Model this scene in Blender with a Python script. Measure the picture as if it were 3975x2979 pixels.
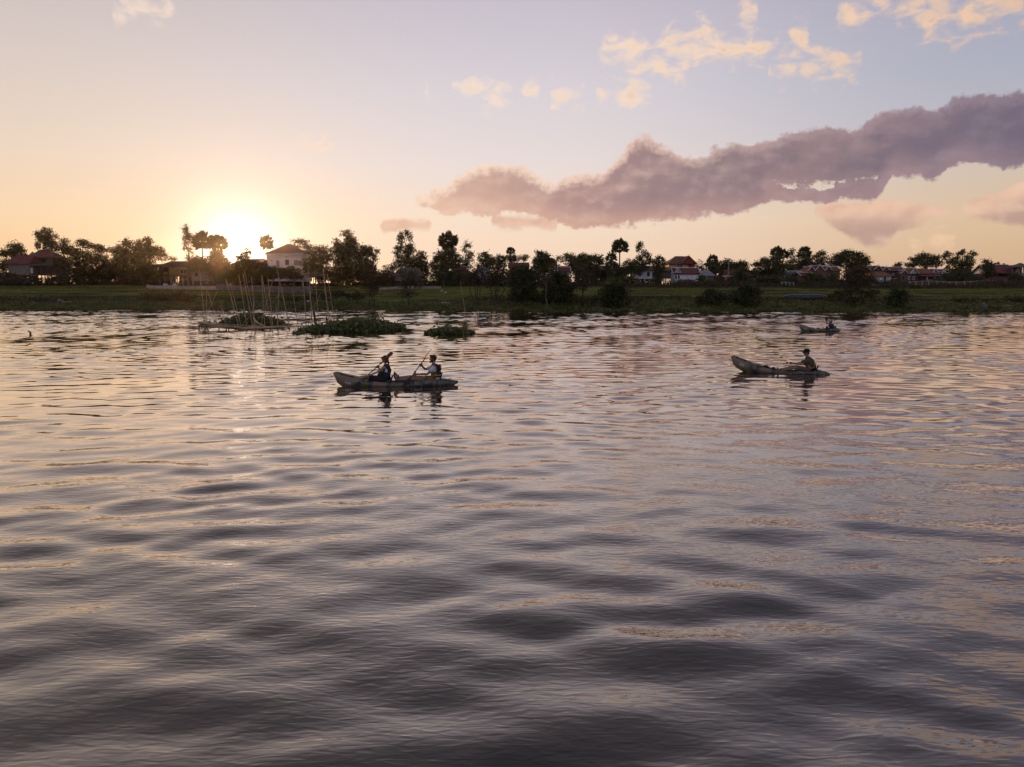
import bpy, bmesh, math, random
import numpy as np
from mathutils import Vector, Matrix
R = math.radians
for o in list(bpy.data.objects):
    bpy.data.objects.remove(o)
scene = bpy.context.scene
COL = scene.collection

# ------------------------------------------------------------------ camera
CAM_H, F_PX, CX, CY, HORIZON = 3.25, 2985.0, 1987.5, 1489.5, 1140.0
PITCH = math.atan((CY - HORIZON) / F_PX)
cam_data = bpy.data.cameras.new('camera')
cam_data.sensor_fit = 'HORIZONTAL'
cam_data.sensor_width = 36.0
cam_data.lens = 36.0 * F_PX / 3975.0
cam_data.clip_start, cam_data.clip_end = 0.1, 20000
cam = bpy.data.objects.new('camera', cam_data)
cam.location = (0, 0, CAM_H)
cam.rotation_euler = (math.pi / 2 - PITCH, 0, 0)
COL.objects.link(cam)
scene.camera = cam


def ray(px, py):
    """direction through a point of the photograph (3975 x 2979)"""
    u, v = (px - CX) / F_PX, (CY - py) / F_PX
    c, s = math.cos(PITCH), math.sin(PITCH)
    return u, c + s * v, -s + c * v


def P(px, py, y):
    """world point at distance y (metres north of the camera) that is seen at px, py"""
    u, f, z = ray(px, py)
    return Vector((u / f * y, y, CAM_H + z / f * y))


def MPP(y):
    return y / F_PX


# ------------------------------------------------------------------ render look
scene.render.engine = 'CYCLES'
scene.view_settings.view_transform = 'Standard'
scene.view_settings.look = 'None'
scene.view_settings.exposure = 0.0
scene.view_settings.gamma = 1.0
scene.view_settings.use_curve_mapping = False
cy = scene.cycles
cy.use_denoising = True
cy.use_adaptive_sampling = True
cy.adaptive_threshold = 0.012
cy.max_bounces = 6
cy.diffuse_bounces = 2
cy.glossy_bounces = 3
cy.transmission_bounces = 3
cy.transparent_max_bounces = 6
cy.volume_bounces = 0
cy.caustics_reflective = False
cy.caustics_refractive = False
cy.sample_clamp_indirect = 6.0

# ------------------------------------------------------------------ sun
SUN_AZ, SUN_EL = -19.3, 2.75          # degrees, azimuth from straight ahead
sa, se = R(SUN_AZ), R(SUN_EL)
SUN_DIR = Vector((math.sin(sa) * math.cos(se), math.cos(sa) * math.cos(se), math.sin(se)))
sun_data = bpy.data.lights.new('sun', 'SUN')
sun_data.energy = 2.3
sun_data.angle = R(0.6)
sun_data.color = (1.0, 0.52, 0.20)
sun = bpy.data.objects.new('sun', sun_data)
sun.rotation_euler = (-SUN_DIR).to_track_quat('-Z', 'Y').to_euler()
sun.location = (-60, 150, 60)
COL.objects.link(sun)

# ------------------------------------------------------------------ sky
world = bpy.data.worlds.new('World')
scene.world = world
world.use_nodes = True
wt = world.node_tree
wt.nodes.clear()


def sl(c):
    return tuple(((x / 255) / 12.92 if x / 255 <= 0.04045 else ((x / 255 + 0.055) / 1.055) ** 2.4) for x in c)


def wn(t):
    return wt.nodes.new(t)


def put(sock, v):
    if isinstance(v, bpy.types.NodeSocket):
        wt.links.new(v, sock)
    else:
        sock.default_value = v


def mth(op, a, b=None, c=None, clamp=False):
    n = wn('ShaderNodeMath')
    n.operation = op
    n.use_clamp = clamp
    put(n.inputs[0], a)
    if b is not None:
        put(n.inputs[1], b)
    if c is not None:
        put(n.inputs[2], c)
    return n.outputs[0]


def smooth(v, lo, hi, a=0.0, b=1.0):
    n = wn('ShaderNodeMapRange')
    n.interpolation_type = 'SMOOTHSTEP'
    put(n.inputs[0], v)
    n.inputs[1].default_value, n.inputs[2].default_value = lo, hi
    n.inputs[3].default_value, n.inputs[4].default_value = a, b
    return n.outputs[0]


def mixc(f, a, b, mode='MIX'):
    n = wn('ShaderNodeMix')
    n.data_type = 'RGBA'
    n.blend_type = mode
    put(n.inputs[0], f)
    for s, v in ((n.inputs[6], a), (n.inputs[7], b)):
        if isinstance(v, bpy.types.NodeSocket):
            wt.links.new(v, s)
        else:
            s.default_value = (*v, 1)
    return n.outputs[2]


def ramp(fac, stops, top):
    n = wn('ShaderNodeValToRGB')
    put(n.inputs[0], fac)
    e = n.color_ramp.elements
    for i, (p, c) in enumerate(stops):
        el = e[i] if i < 2 else e.new(p / top)
        el.position = p / top
        el.color = (*sl(c), 1)
    return n.outputs[0]


tc = wn('ShaderNodeTexCoord')
sep = wn('ShaderNodeSeparateXYZ')
wt.links.new(tc.outputs['Generated'], sep.inputs[0])
DX, DY, DZ = sep.outputs
EL = mth('MULTIPLY', mth('ARCSINE', DZ), 57.29578)
AZ = mth('MULTIPLY', mth('ARCTAN2', DX, DY), 57.29578)
dotn = wn('ShaderNodeVectorMath')
dotn.operation = 'DOT_PRODUCT'
wt.links.new(tc.outputs['Generated'], dotn.inputs[0])
dotn.inputs[1].default_value = SUN_DIR
SS = mth('MULTIPLY', mth('ARCCOSINE', mth('MINIMUM', dotn.outputs[1], 1.0)), 57.29578)

elf = mth('DIVIDE', mth('MAXIMUM', EL, 0.0), 60.0)
rL = ramp(elf, [(0, (247, 190, 136)), (1.8, (250, 203, 152)), (5, (250, 216, 176)), (9, (238, 216, 196)), (14, (222, 207, 200)),
                (21, (200, 189, 191)), (35, (148, 140, 148)), (60, (98, 98, 116))], 60)
rC = ramp(elf, [(0, (250, 212, 180)), (1.8, (252, 219, 190)), (5, (250, 226, 204)), (9, (238, 225, 222)), (14, (223, 215, 222)),
                (21, (200, 192, 206)), (35, (143, 138, 150)), (60, (96, 98, 118))], 60)
rR = ramp(elf, [(0, (214, 172, 136)), (1.8, (222, 184, 148)), (5, (228, 198, 164)), (8, (216, 198, 184)), (11, (190, 188, 199)), (14, (178, 181, 197)),
                (21, (168, 165, 187)), (35, (132, 130, 150)), (60, (92, 96, 118))], 60)
rB = ramp(elf, [(0, (200, 184, 188)), (6, (204, 192, 200)), (14, (198, 192, 208)), (30, (166, 164, 188)), (60, (104, 106, 128))], 60)
base = mixc(smooth(AZ, -34, -2), rL, rC)
base = mixc(smooth(AZ, 2, 35), base, rR)
base = mixc(smooth(mth('ABSOLUTE', AZ), 55, 110), base, rB)

nish = wn('ShaderNodeTexSky')
nish.sky_type = 'NISHITA'
nish.sun_disc = False
nish.sun_elevation = se
nish.sun_rotation = sa
nish.air_density, nish.dust_density, nish.ozone_density = 1.0, 2.5, 1.5
nsc = mixc(1.0, nish.outputs[0], (0.06, 0.06, 0.06), 'MULTIPLY')
base = mixc(0.08, base, nsc)

# glow of the low sun through the hazy air
g1 = mth('EXPONENT', mth('MULTIPLY', mth('POWER', mth('DIVIDE', SS, 1.2), 2.0), -1.0))
g2 = mth('EXPONENT', mth('MULTIPLY', mth('POWER', mth('DIVIDE', SS, 3.1), 2.0), -1.0))
g3 = mth('EXPONENT', mth('MULTIPLY', mth('DIVIDE', SS, 11.0), -1.0))


def addglow(b, g, col):
    return mixc(1.0, b, mixc(g, (0, 0, 0), col), 'ADD')


base = mixc(mth('MULTIPLY', g3, 0.22), base, (0.98, 0.89, 0.82))
base = mixc(mth('MULTIPLY', g2, 0.88), base, (1.07, 1.05, 1.12))
base = addglow(base, g1, (4.5, 3.7, 2.5))

# ---- clouds, placed by azimuth and elevation -------------------------------
A0, A1, E1 = -45.0, 75.0, 32.0


def ae(px, py):
    u, f, z = ray(px, py)
    return math.degrees(math.atan2(u, f)), math.degrees(math.atan2(z, math.hypot(u, f)))


AZN = mth('DIVIDE', mth('SUBTRACT', AZ, A0), A1 - A0, clamp=True)


def curve(pts):
    n = wn('ShaderNodeFloatCurve')
    put(n.inputs[1], AZN)
    cu = n.mapping.curves[0]
    q = sorted(((a - A0) / (A1 - A0), max(0, min(1, e / E1))) for a, e in pts)
    q = [(0.0, q[0][1])] + q + [(1.0, q[-1][1])]
    cu.points[0].location = q[0]
    cu.points[1].location = q[-1]
    for p in q[1:-1]:
        cu.points.new(*p)
    for p in cu.points:
        p.handle_type = 'VECTOR'
    n.mapping.update()
    return mth('MULTIPLY', n.outputs[0], E1)


def band(rows):
    """rows (px, top, bottom); None ends a cloud. Returns (top - el, el - bottom) in degrees"""
    tops, bots = [], []
    groups, cur = [], []
    for r in rows + [None]:
        if r is None:
            if cur:
                groups.append(cur)
            cur = []
        else:
            cur.append(r)
    for k, g in enumerate(groups):
        first, last = g[0], g[-1]
        dl = -34 if k == 0 else -min(34, (first[0] - groups[k - 1][-1][0]) * 0.42)
        dr = 34 if k == len(groups) - 1 else min(34, (groups[k + 1][0][0] - last[0]) * 0.42)
        for (px, yt, yb), d in ((first, dl), (last, dr)):
            a, e = ae(px + d, (yt + yb) / 2)
            tops.append((a, e - 3.0))
            bots.append((a, e + 3.0))
        for px, yt, yb in g:
            tops.append(ae(px, yt))
            bots.append(ae(px, yb))
    T, B = curve(tops), curve(bots)
    return mth('SUBTRACT', T, EL), mth('SUBTRACT', EL, B)


def noise(scale, detail, rough, sx=0.6, off=(0.0, 0.0), dist=0.0):
    cb = wn('ShaderNodeCombineXYZ')
    put(cb.inputs[0], mth('MULTIPLY', mth('ADD', AZ, off[0]), sx))
    put(cb.inputs[1], mth('ADD', EL, off[1]))
    n = wn('ShaderNodeTexNoise')
    n.noise_dimensions = '2D'
    put(n.inputs['Vector'], cb.outputs[0])
    n.inputs['Scale'].default_value = scale
    n.inputs['Detail'].default_value = detail
    n.inputs['Roughness'].default_value = rough
    n.inputs['Distortion'].default_value = dist
    return n.outputs[0]


nA = noise(0.62, 8, 0.56, 0.8)
nA2 = noise(0.62, 8, 0.56, 0.8, off=(-0.35, 0.6))
def billow(scale, sx=0.75, off=(0.0, 0.0), detail=3.0):
    """rounded cauliflower heads"""
    cb = wn('ShaderNodeCombineXYZ')
    put(cb.inputs[0], mth('MULTIPLY', mth('ADD', AZ, off[0]), sx))
    put(cb.inputs[1], mth('ADD', EL, off[1]))
    n = wn('ShaderNodeTexVoronoi')
    n.voronoi_dimensions = '2D'
    n.feature = 'SMOOTH_F1'
    n.inputs['Smoothness'].default_value = 0.35
    put(n.inputs['Vector'], cb.outputs[0])
    n.inputs['Scale'].default_value = scale
    n.inputs['Detail'].default_value = detail
    n.inputs['Roughness'].default_value = 0.55
    n.inputs['Lacunarity'].default_value = 2.3
    n.normalize = True
    return mth('SUBTRACT', 0.55, n.outputs['Distance'])


bA_ = billow(0.62)
bA2_ = billow(0.62, off=(-0.25, 0.45))
bS_ = billow(0.50, 0.62, off=(5.0, 2.0), detail=1.6)
bS2_ = billow(0.50, 0.62, off=(4.55, 2.55), detail=1.6)
nS = noise(0.30, 5, 0.5, 0.28, off=(7, 3))       # long streaks for the flat bases
nSc = mth('SUBTRACT', nS, 0.5)
nW = noise(1.05, 5, 0.52, 0.60, off=(40, 11), dist=0.25)
nAc = mth('SUBTRACT', nA, 0.5)
rel = mth('MULTIPLY', mth('SUBTRACT', nA, nA2), 1.0)

# big mauve bank
rowsA = [(1605, 784, 794), (1666, 771, 820), (1705, 754, 841), (1762, 721, 843), (1800, 687, 843), (1857, 668, 843), (1934, 660, 843), (2010, 658, 845), (2052, 672, 851), (2105, 721, 862), (2143, 744, 881), (2182, 710, 889), (2239, 704, 895), (2353, 695, 895), (2376, 649, 893), (2430, 591, 885), (2468, 565, 883), (2516, 548, 880), (2554, 569, 876), (2601, 578, 870), (2649, 618, 859), (2735, 612, 847), (2792, 584, 843), (2849, 567, 840), (2907, 590, 836), (2964, 572, 820), (2987, 565, 790), (3040, 544, 794), (3136, 525, 798), (3231, 519, 794), (3346, 506, 790), (3422, 462, 778), (3445, 450, 679), (3498, 443, 687), (3555, 439, 698), (3628, 454, 721), (3666, 431, 668), (3708, 408, 641), (3765, 397, 633), (3823, 391, 660), (3899, 401, 668), (3975, 374, 664), (4223, 328, 658), (4719, 301, 611), (5215, 328, 572)]
tA, bA = band(rowsA)
hole_t, hole_b = band([(2945, 672, 684), (2990, 664, 704), (3050, 668, 706), (3090, 684, 712), (3150, 686, 722), (3240, 684, 724), (3330, 676, 712), (3420, 664, 690)])
hole = mth('MINIMUM', hole_t, hole_b)
topA = mth('ADD', mth('ADD', tA, mth('ADD', mth('MULTIPLY', bA_, 0.75), mth('MULTIPLY', bS_, 0.8))), mth('MULTIPLY', nAc, 0.9))
botA = mth('ADD', mth('ADD', mth('SUBTRACT', bA, 0.12), mth('MULTIPLY', nSc, 0.7)), mth('MULTIPLY', nAc, 1.4))
nF = noise(2.6, 5, 0.6, 0.85, off=(3, 19))
fA = mth('ADD', mth('MINIMUM', topA, botA), mth('MULTIPLY', mth('SUBTRACT', nF, 0.5), 0.55))
fA = mth('SUBTRACT', fA, mth('MULTIPLY', smooth(mth('ADD', hole, mth('MULTIPLY', nAc, 3.0)), -0.3, 0.45), 1.55))
alA = smooth(fA, -0.08, 0.26)
edgeA = smooth(mth('ADD', topA, mth('MULTIPLY', mth('SUBTRACT', nF, 0.5), 0.9)), 0.1, 1.0, 1.0, 0.0)
azr = mth('DIVIDE', mth('ADD', AZ, 8.0), 42.0, clamp=True)
edgeA = mth('MULTIPLY', edgeA, smooth(AZ, 2, 20, 1.25, 0.62))
colA = ramp(azr, [(0, (230, 190, 170)), (0.14, (206, 168, 154)), (0.32, (174, 143, 140)), (0.5, (152, 129, 132)), (0.75, (130, 115, 125)),
                  (1.0, (118, 107, 125))], 1.0)
colAb = ramp(azr, [(0, (238, 198, 174)), (0.3, (214, 170, 152)), (0.6, (180, 146, 143)), (1.0, (142, 124, 136))], 1.0)
colA = mixc(smooth(bA, 0.1, 2.2, 0.9, 0.0), colA, colAb)
lit = ramp(azr, [(0, (255, 230, 206)), (0.4, (246, 212, 192)), (0.65, (206, 178, 176)), (1.0, (158, 143, 157))], 1.0)
colA = mixc(mth('MULTIPLY', edgeA, 0.70, clamp=True), colA, lit)
colA = mixc(smooth(mth('ADD', nSc, mth('MULTIPLY', nAc, 0.5)), -0.02, 0.16, 0.0, 0.35), colA, colAb)
relA = mth('ADD', mth('MULTIPLY', mth('SUBTRACT', bS_, bS2_), 1.5), mth('ADD', mth('MULTIPLY', mth('SUBTRACT', bA_, bA2_), 0.7), mth('MULTIPLY', rel, 0.6)))
colA = mixc(mth('MULTIPLY', mth('MAXIMUM', relA, 0.0), 0.5, clamp=True), colA, lit)
colA = mixc(mth('MULTIPLY', mth('MAXIMUM', mth('MULTIPLY', relA, -1.0), 0.0), 0.55, clamp=True), colA, mixc(1.0, colA, (0.74, 0.71, 0.74), 'MULTIPLY'))

# low clouds on the right
rowsD = [(1470, 876, 890), (1560, 872, 894), (1680, 880, 892), None, (1900, 868, 880), (1990, 860, 905), (2080, 858, 900), (2160, 880, 912), None,
         (3160, 828, 850), (3230, 804, 880), (3300, 804, 935), (3370, 806, 958), (3440, 808, 950), (3470, 812, 905), (3560, 812, 880), (3690, 830, 842), None,
         (3715, 830, 845), (3790, 796, 862), (3860, 770, 872), (3920, 742, 885), (3975, 726, 888), (4200, 690, 890), (4500, 760, 880)]
tD, bD = band(rowsD)
fD = mth('MINIMUM', mth('ADD', mth('ADD', tD, 0.15), mth('ADD', mth('MULTIPLY', bA_, 1.1), mth('MULTIPLY', nAc, 0.8))), mth('ADD', bD, mth('ADD', mth('MULTIPLY', nSc, 1.2), mth('MULTIPLY', nAc, 1.0))))
alD = mth('MULTIPLY', smooth(fD, -0.2, 0.3), 0.95)
colD = mixc(smooth(tD, 0.0, 1.6), (0.80, 0.52, 0.38), (0.53, 0.345, 0.285))
colD = mixc(mth('MULTIPLY', mth('MAXIMUM', relA, 0.0), 1.2, clamp=True), colD, (0.86, 0.60, 0.45))
colD = mixc(mth('MULTIPLY', mth('MAXIMUM', mth('MULTIPLY', relA, -1.0), 0.0), 0.8, clamp=True), colD, (0.44, 0.29, 0.26))

# gilded cloudlets high on the right
rowsB = [(440, 28, 66), (520, 8, 74), (600, 10, 66), (680, 36, 60), None, (1762, 318, 350), (1810, 311, 360), (1866, 322, 350), None, (1886, 318, 358), (1935, 312, 364), (1987, 325, 358), None,
         (2325, 168, 190), (2400, 148, 235), (2460, 152, 270), (2520, 148, 298), (2560, 140, 302), (2610, 112, 300), (2660, 106, 290), (2690, 112, 224), (2790, 100, 234), (2860, 128, 240), (2950, 140, 230), (3035, 152, 174), None,
         (3050, 118, 150), (3096, 84, 164), (3145, 104, 158), None, (3238, 44, 76), (3320, -20, 94), (3405, -30, 92), (3440, 20, 60), (3475, 70, 28), (3515, 40, 86), (3600, -60, 120), (3720, -160, 128), (3860, -260, 100), (4100, -420, 40), (4500, -420, -60), (4900, -300, -120)]
rowsC = [(1110, 552, 578), (1200, 548, 580), (1300, 562, 572), None, (1646, 374, 398), (1672, 376, 400), None, (1865, 378, 408), (1905, 372, 414), (1955, 382, 406), None,
         (2026, 328, 348), (2060, 330, 362), (2098, 346, 364), None, (2122, 366, 396), (2200, 370, 406), (2280, 384, 402), None, (2305, 332, 362), (2400, 345, 380), (2536, 352, 384), None,
         (2862, 52, 74), (2905, 22, 52), (2950, 8, 34), None, (2968, 250, 275), (3050, 220, 278), (3150, 211, 272), (3250, 224, 264), (3348, 234, 252), None,
         (3520, 918, 930), (3620, 928, 952), (3715, 936, 958)]
tB, bB = band(rowsB)
tC, bC = band(rowsC)
nWc = mth('SUBTRACT', nW, 0.5)
fB = mth('MAXIMUM', mth('ADD', mth('MINIMUM', tB, bB), 0.08), mth('ADD', mth('MINIMUM', tC, bC), 0.32))
fB = mth('ADD', mth('MINIMUM', mth('ADD', fB, 0.25), 0.85), mth('MULTIPLY', nWc, 4.6))
alB = mth('MULTIPLY', smooth(fB, -0.25, 1.7), 0.95)
azb = mth('DIVIDE', mth('ADD', AZ, 28.0), 68.0, clamp=True)
colB = ramp(azb, [(0, (246, 222, 204)), (0.35, (250, 226, 206)), (0.62, (249, 218, 190)), (0.85, (244, 204, 168)), (1.0, (230, 190, 160))], 1.0)
shB = ramp(azb, [(0, (226, 208, 200)), (0.6, (214, 186, 172)), (1.0, (158, 138, 142))], 1.0)
colB = mixc(smooth(mth('ADD', fB, mth('MULTIPLY', rel, -1.5)), 0.9, 2.8, 0.0, 0.75), colB, shB)

sky = mixc(alB, base, colB)
sky = mixc(alD, sky, colD)
sky = mixc(alA, sky, colA)
bg = wn('ShaderNodeBackground')
wt.links.new(mixc(1.0, sky, (10, 10, 10), 'MULTIPLY'), bg.inputs[0])
bg.inputs[1].default_value = 0.1
wo = wn('ShaderNodeOutputWorld')
wt.links.new(bg.outputs[0], wo.inputs[0])
world.cycles.sampling_method = 'MANUAL'
world.cycles.sample_map_resolution = 1024

# ------------------------------------------------------------------ helpers
RNG = np.random.default_rng(7)
random.seed(7)
MATS = {}


def mat(name, col, rough=0.8, var=0.0, vscale=3.0, spec=0.3, bump=0.0, bscale=20.0, coord='Object', trans=0.0, col2=None, metallic=0.0):
    """procedural material: base colour broken up by noise, optional fine relief and leaf translucency"""
    if name in MATS:
        return MATS[name]
    m = bpy.data.materials.new(name)
    m.use_nodes = True
    nt = m.node_tree
    b = nt.nodes['Principled BSDF']
    b.inputs['Roughness'].default_value = rough
    b.inputs['Specular IOR Level'].default_value = spec
    b.inputs['Metallic'].default_value = metallic
    t = nt.nodes.new('ShaderNodeTexCoord')
    src = t.outputs[coord]
    n = nt.nodes.new('ShaderNodeTexNoise')
    n.inputs['Scale'].default_value = vscale
    n.inputs['Detail'].default_value = 4
    nt.links.new(src, n.inputs['Vector'])
    r = nt.nodes.new('ShaderNodeValToRGB')
    c2 = col2 if col2 else tuple(c * (1 + var) for c in col)
    c1 = col if col2 else tuple(c * (1 - var) for c in col)
    r.color_ramp.elements[0].position, r.color_ramp.elements[1].position = 0.35, 0.65
    r.color_ramp.elements[0].color = (*c1, 1)
    r.color_ramp.elements[1].color = (*c2, 1)
    nt.links.new(n.outputs[0], r.inputs[0])
    nt.links.new(r.outputs[0], b.inputs['Base Color'])
    if bump:
        n2 = nt.nodes.new('ShaderNodeTexNoise')
        n2.inputs['Scale'].default_value = bscale
        n2.inputs['Detail'].default_value = 3
        nt.links.new(src, n2.inputs['Vector'])
        bp = nt.nodes.new('ShaderNodeBump')
        bp.inputs['Strength'].default_value = bump
        bp.inputs['Distance'].default_value = 0.05
        nt.links.new(n2.outputs[0], bp.inputs['Height'])
        nt.links.new(bp.outputs[0], b.inputs['Normal'])
    if trans:
        tr = nt.nodes.new('ShaderNodeBsdfTranslucent')
        hs = nt.nodes.new('ShaderNodeMix')
        hs.data_type = 'RGBA'
        hs.blend_type = 'MULTIPLY'
        hs.inputs[0].default_value = 1
        hs.inputs[7].default_value = (1.5, 1.35, 0.6, 1)
        nt.links.new(r.outputs[0], hs.inputs[6])
        nt.links.new(hs.outputs[2], tr.inputs[0])
        mx = nt.nodes.new('ShaderNodeMixShader')
        mx.inputs[0].default_value = trans
        nt.links.new(b.outputs[0], mx.inputs[1])
        nt.links.new(tr.outputs[0], mx.inputs[2])
        nt.links.new(mx.outputs[0], nt.nodes['Material Output'].inputs[0])
    MATS[name] = m
    return m


class MB:
    """collects shapes and links them as one mesh object"""

    def __init__(self):
        self.v, self.f, self.smooth = [], [], False

    def add(self, vs, fs):
        o = len(self.v)
        self.v += [tuple(p) for p in vs]
        self.f += [tuple(i + o for i in f) for f in fs]
        return self

    def box(self, x0, x1, y0, y1, z0, z1):
        return self.add([(x0, y0, z0), (x1, y0, z0), (x1, y1, z0), (x0, y1, z0), (x0, y0, z1), (x1, y0, z1), (x1, y1, z1), (x0, y1, z1)],
                        [(0, 3, 2, 1), (4, 5, 6, 7), (0, 1, 5, 4), (1, 2, 6, 5), (2, 3, 7, 6), (3, 0, 4, 7)])

    def tube(self, pts, rad, n=6, cap=True, flat=1.0):
        pts = [Vector(p) for p in pts]
        if not hasattr(rad, '__len__'):
            rad = [rad] * len(pts)
        vs, fs = [], []
        up = None
        for i, p in enumerate(pts):
            d = (pts[min(i + 1, len(pts) - 1)] - pts[max(i - 1, 0)])
            d = d.normalized() if d.length > 1e-9 else Vector((0, 0, 1))
            if up is None:
                up = Vector((0, 0, 1)) if abs(d.z) < 0.9 else Vector((1, 0, 0))
            a = d.cross(up)
            a = a.normalized() if a.length > 1e-6 else Vector((1, 0, 0))
            b = a.cross(d).normalized()
            up = b
            for k in range(n):
                t = 2 * math.pi * k / n
                vs.append(p + a * (math.cos(t) * rad[i]) + b * (math.sin(t) * rad[i] * flat))
        for i in range(len(pts) - 1):
            for k in range(n):
                k2 = (k + 1) % n
                fs.append((i * n + k, i * n + k2, (i + 1) * n + k2, (i + 1) * n + k))
        if cap:
            fs.append(tuple(range(n - 1, -1, -1)))
            fs.append(tuple((len(pts) - 1) * n + k for k in range(n)))
        return self.add(vs, fs)

    def ball(self, c, r, nu=10, nv=7):
        rx, ry, rz = r if hasattr(r, '__len__') else (r, r, r)
        vs = [(c[0], c[1], c[2] - rz)]
        for j in range(1, nv):
            t = math.pi * j / nv - math.pi / 2
            for i in range(nu):
                a = 2 * math.pi * i / nu
                vs.append((c[0] + rx * math.cos(t) * math.cos(a), c[1] + ry * math.cos(t) * math.sin(a), c[2] + rz * math.sin(t)))
        vs.append((c[0], c[1], c[2] + rz))
        fs = [(0, 1 + (i + 1) % nu, 1 + i) for i in range(nu)]
        for j in range(nv - 2):
            for i in range(nu):
                a, b = 1 + j * nu + i, 1 + j * nu + (i + 1) % nu
                fs.append((a, b, b + nu, a + nu))
        l = len(vs) - 1
        fs += [(l, 1 + (nv - 2) * nu + i, 1 + (nv - 2) * nu + (i + 1) % nu) for i in range(nu)]
        return self.add(vs, fs)

    def build(self, name, m, parent=None, smooth=False):
        me = bpy.data.meshes.new(name)
        me.from_pydata(self.v, [], self.f)
        me.update()
        if smooth:
            me.polygons.foreach_set('use_smooth', [True] * len(me.polygons))
        return link(name, me, m, parent)


def link(name, me, m, parent=None):
    o = bpy.data.objects.new(name, me)
    if m and not me.materials:
        me.materials.append(m)
    COL.objects.link(o)
    if parent:
        o.parent = parent
    return o


def tag(o, label=None, cat=None, group=None, kind=None):
    if label:
        o['label'] = label
    if cat:
        o['category'] = cat
    if group:
        o['group'] = group
    if kind:
        o['kind'] = kind
    return o


def thing(name, label, cat, loc=(0, 0, 0), rz=0.0, group=None):
    o = bpy.data.objects.new(name, None)
    o.empty_display_size = 0.3
    o.location = loc
    o.rotation_euler = (0, 0, rz)
    COL.objects.link(o)
    return tag(o, label, cat, group)


def mesh_np(name, verts, quads, m, parent=None, smooth=False, tri=False):
    """fast mesh from numpy arrays: verts (n,3), quads (m,4) or tris (m,3)"""
    me = bpy.data.meshes.new(name)
    k = 3 if tri else 4
    me.vertices.add(len(verts))
    me.vertices.foreach_set('co', np.ascontiguousarray(verts, dtype=np.float32).ravel())
    me.loops.add(len(quads) * k)
    me.loops.foreach_set('vertex_index', np.ascontiguousarray(quads, dtype=np.int32).ravel())
    me.polygons.add(len(quads))
    me.polygons.foreach_set('loop_start', np.arange(0, len(quads) * k, k, dtype=np.int32))
    if smooth:
        me.polygons.foreach_set('use_smooth', np.ones(len(quads), dtype=bool))
    me.update(calc_edges=True)
    return link(name, me, m, parent)


def leaf_quads(c, size, aspect=0.6, flat=0.0, rng=RNG, fold=0.0):
    """diamond leaves at centres c; flat 0 = any orientation, 1 = lying level"""
    n = len(c)
    size = np.broadcast_to(np.asarray(size, float), (n,))
    d = rng.normal(size=(n, 3))
    d[:, 2] *= (1 - flat)
    d /= np.linalg.norm(d, axis=1)[:, None] + 1e-9
    u = rng.normal(size=(n, 3))
    u[:, 2] *= (1 - flat)
    u -= (u * d).sum(1)[:, None] * d
    u /= np.linalg.norm(u, axis=1)[:, None] + 1e-9
    h = (size * 0.5)[:, None]
    v = np.stack([c - d * h, c + u * h * aspect - d * h * 0.1, c + d * h, c - u * h * aspect - d * h * 0.1], 1)
    return v.reshape(-1, 3), np.arange(n * 4).reshape(-1, 4)

# ------------------------------------------------------------------ river bank profile
SH_X = np.array([-400, -108, -90, -66, -52, -34, -28, -20, -12, 0, 30, 62, 96, 130, 400.0])
SH_Y = np.array([150, 148, 150, 155, 158, 157, 148, 144, 140, 138, 137, 139, 138, 138, 135.0])


def shore(x):
    return np.interp(x, SH_X, SH_Y) + 0.35 * np.sin(np.asarray(x) * 0.9) + 0.2 * np.sin(np.asarray(x) * 2.3 + 1)


PR_T = np.array([-30, -6, -1.0, 1.0, 4.0, 8.0, 12, 14, 19, 20, 26, 27.2, 34, 35, 44, 45.5, 54, 58, 80, 5000.0])
PR_Z = np.array([-2.5, -1.2, -0.3, 0.12, 0.5, 1.05, 1.6, 2.15, 2.35, 2.75, 2.95, 3.35, 3.6, 4.0, 4.35, 4.75, 5.1, 5.3, 5.5, 6.0])


def warp_t(x, t):
    """the terrace edges wander"""
    x = np.asarray(x)
    k = np.clip((t - 9) / 6, 0, 1) * np.clip((62 - t) / 8, 0, 1)
    return t + k * (1.3 * np.sin(x * 0.043 + 0.3) + 0.8 * np.sin(x * 0.117 + 2 + t * 0.1) + 0.35 * np.sin(x * 0.31 + t * 0.3))


def ground(x, y):
    t = warp_t(x, np.asarray(y) - shore(x))
    z = np.interp(t, PR_T, PR_Z)
    w = np.clip((t - 9) / 6, 0, 1) * np.clip((60 - t) / 10, 0, 1)
    return z + w * 0.09 * (np.sin(np.asarray(x) * 0.13 + t * 0.5) + np.sin(np.asarray(x) * 0.31 + 2)) * 0.6


def gz(x, y):
    return float(ground(x, y))


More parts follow.
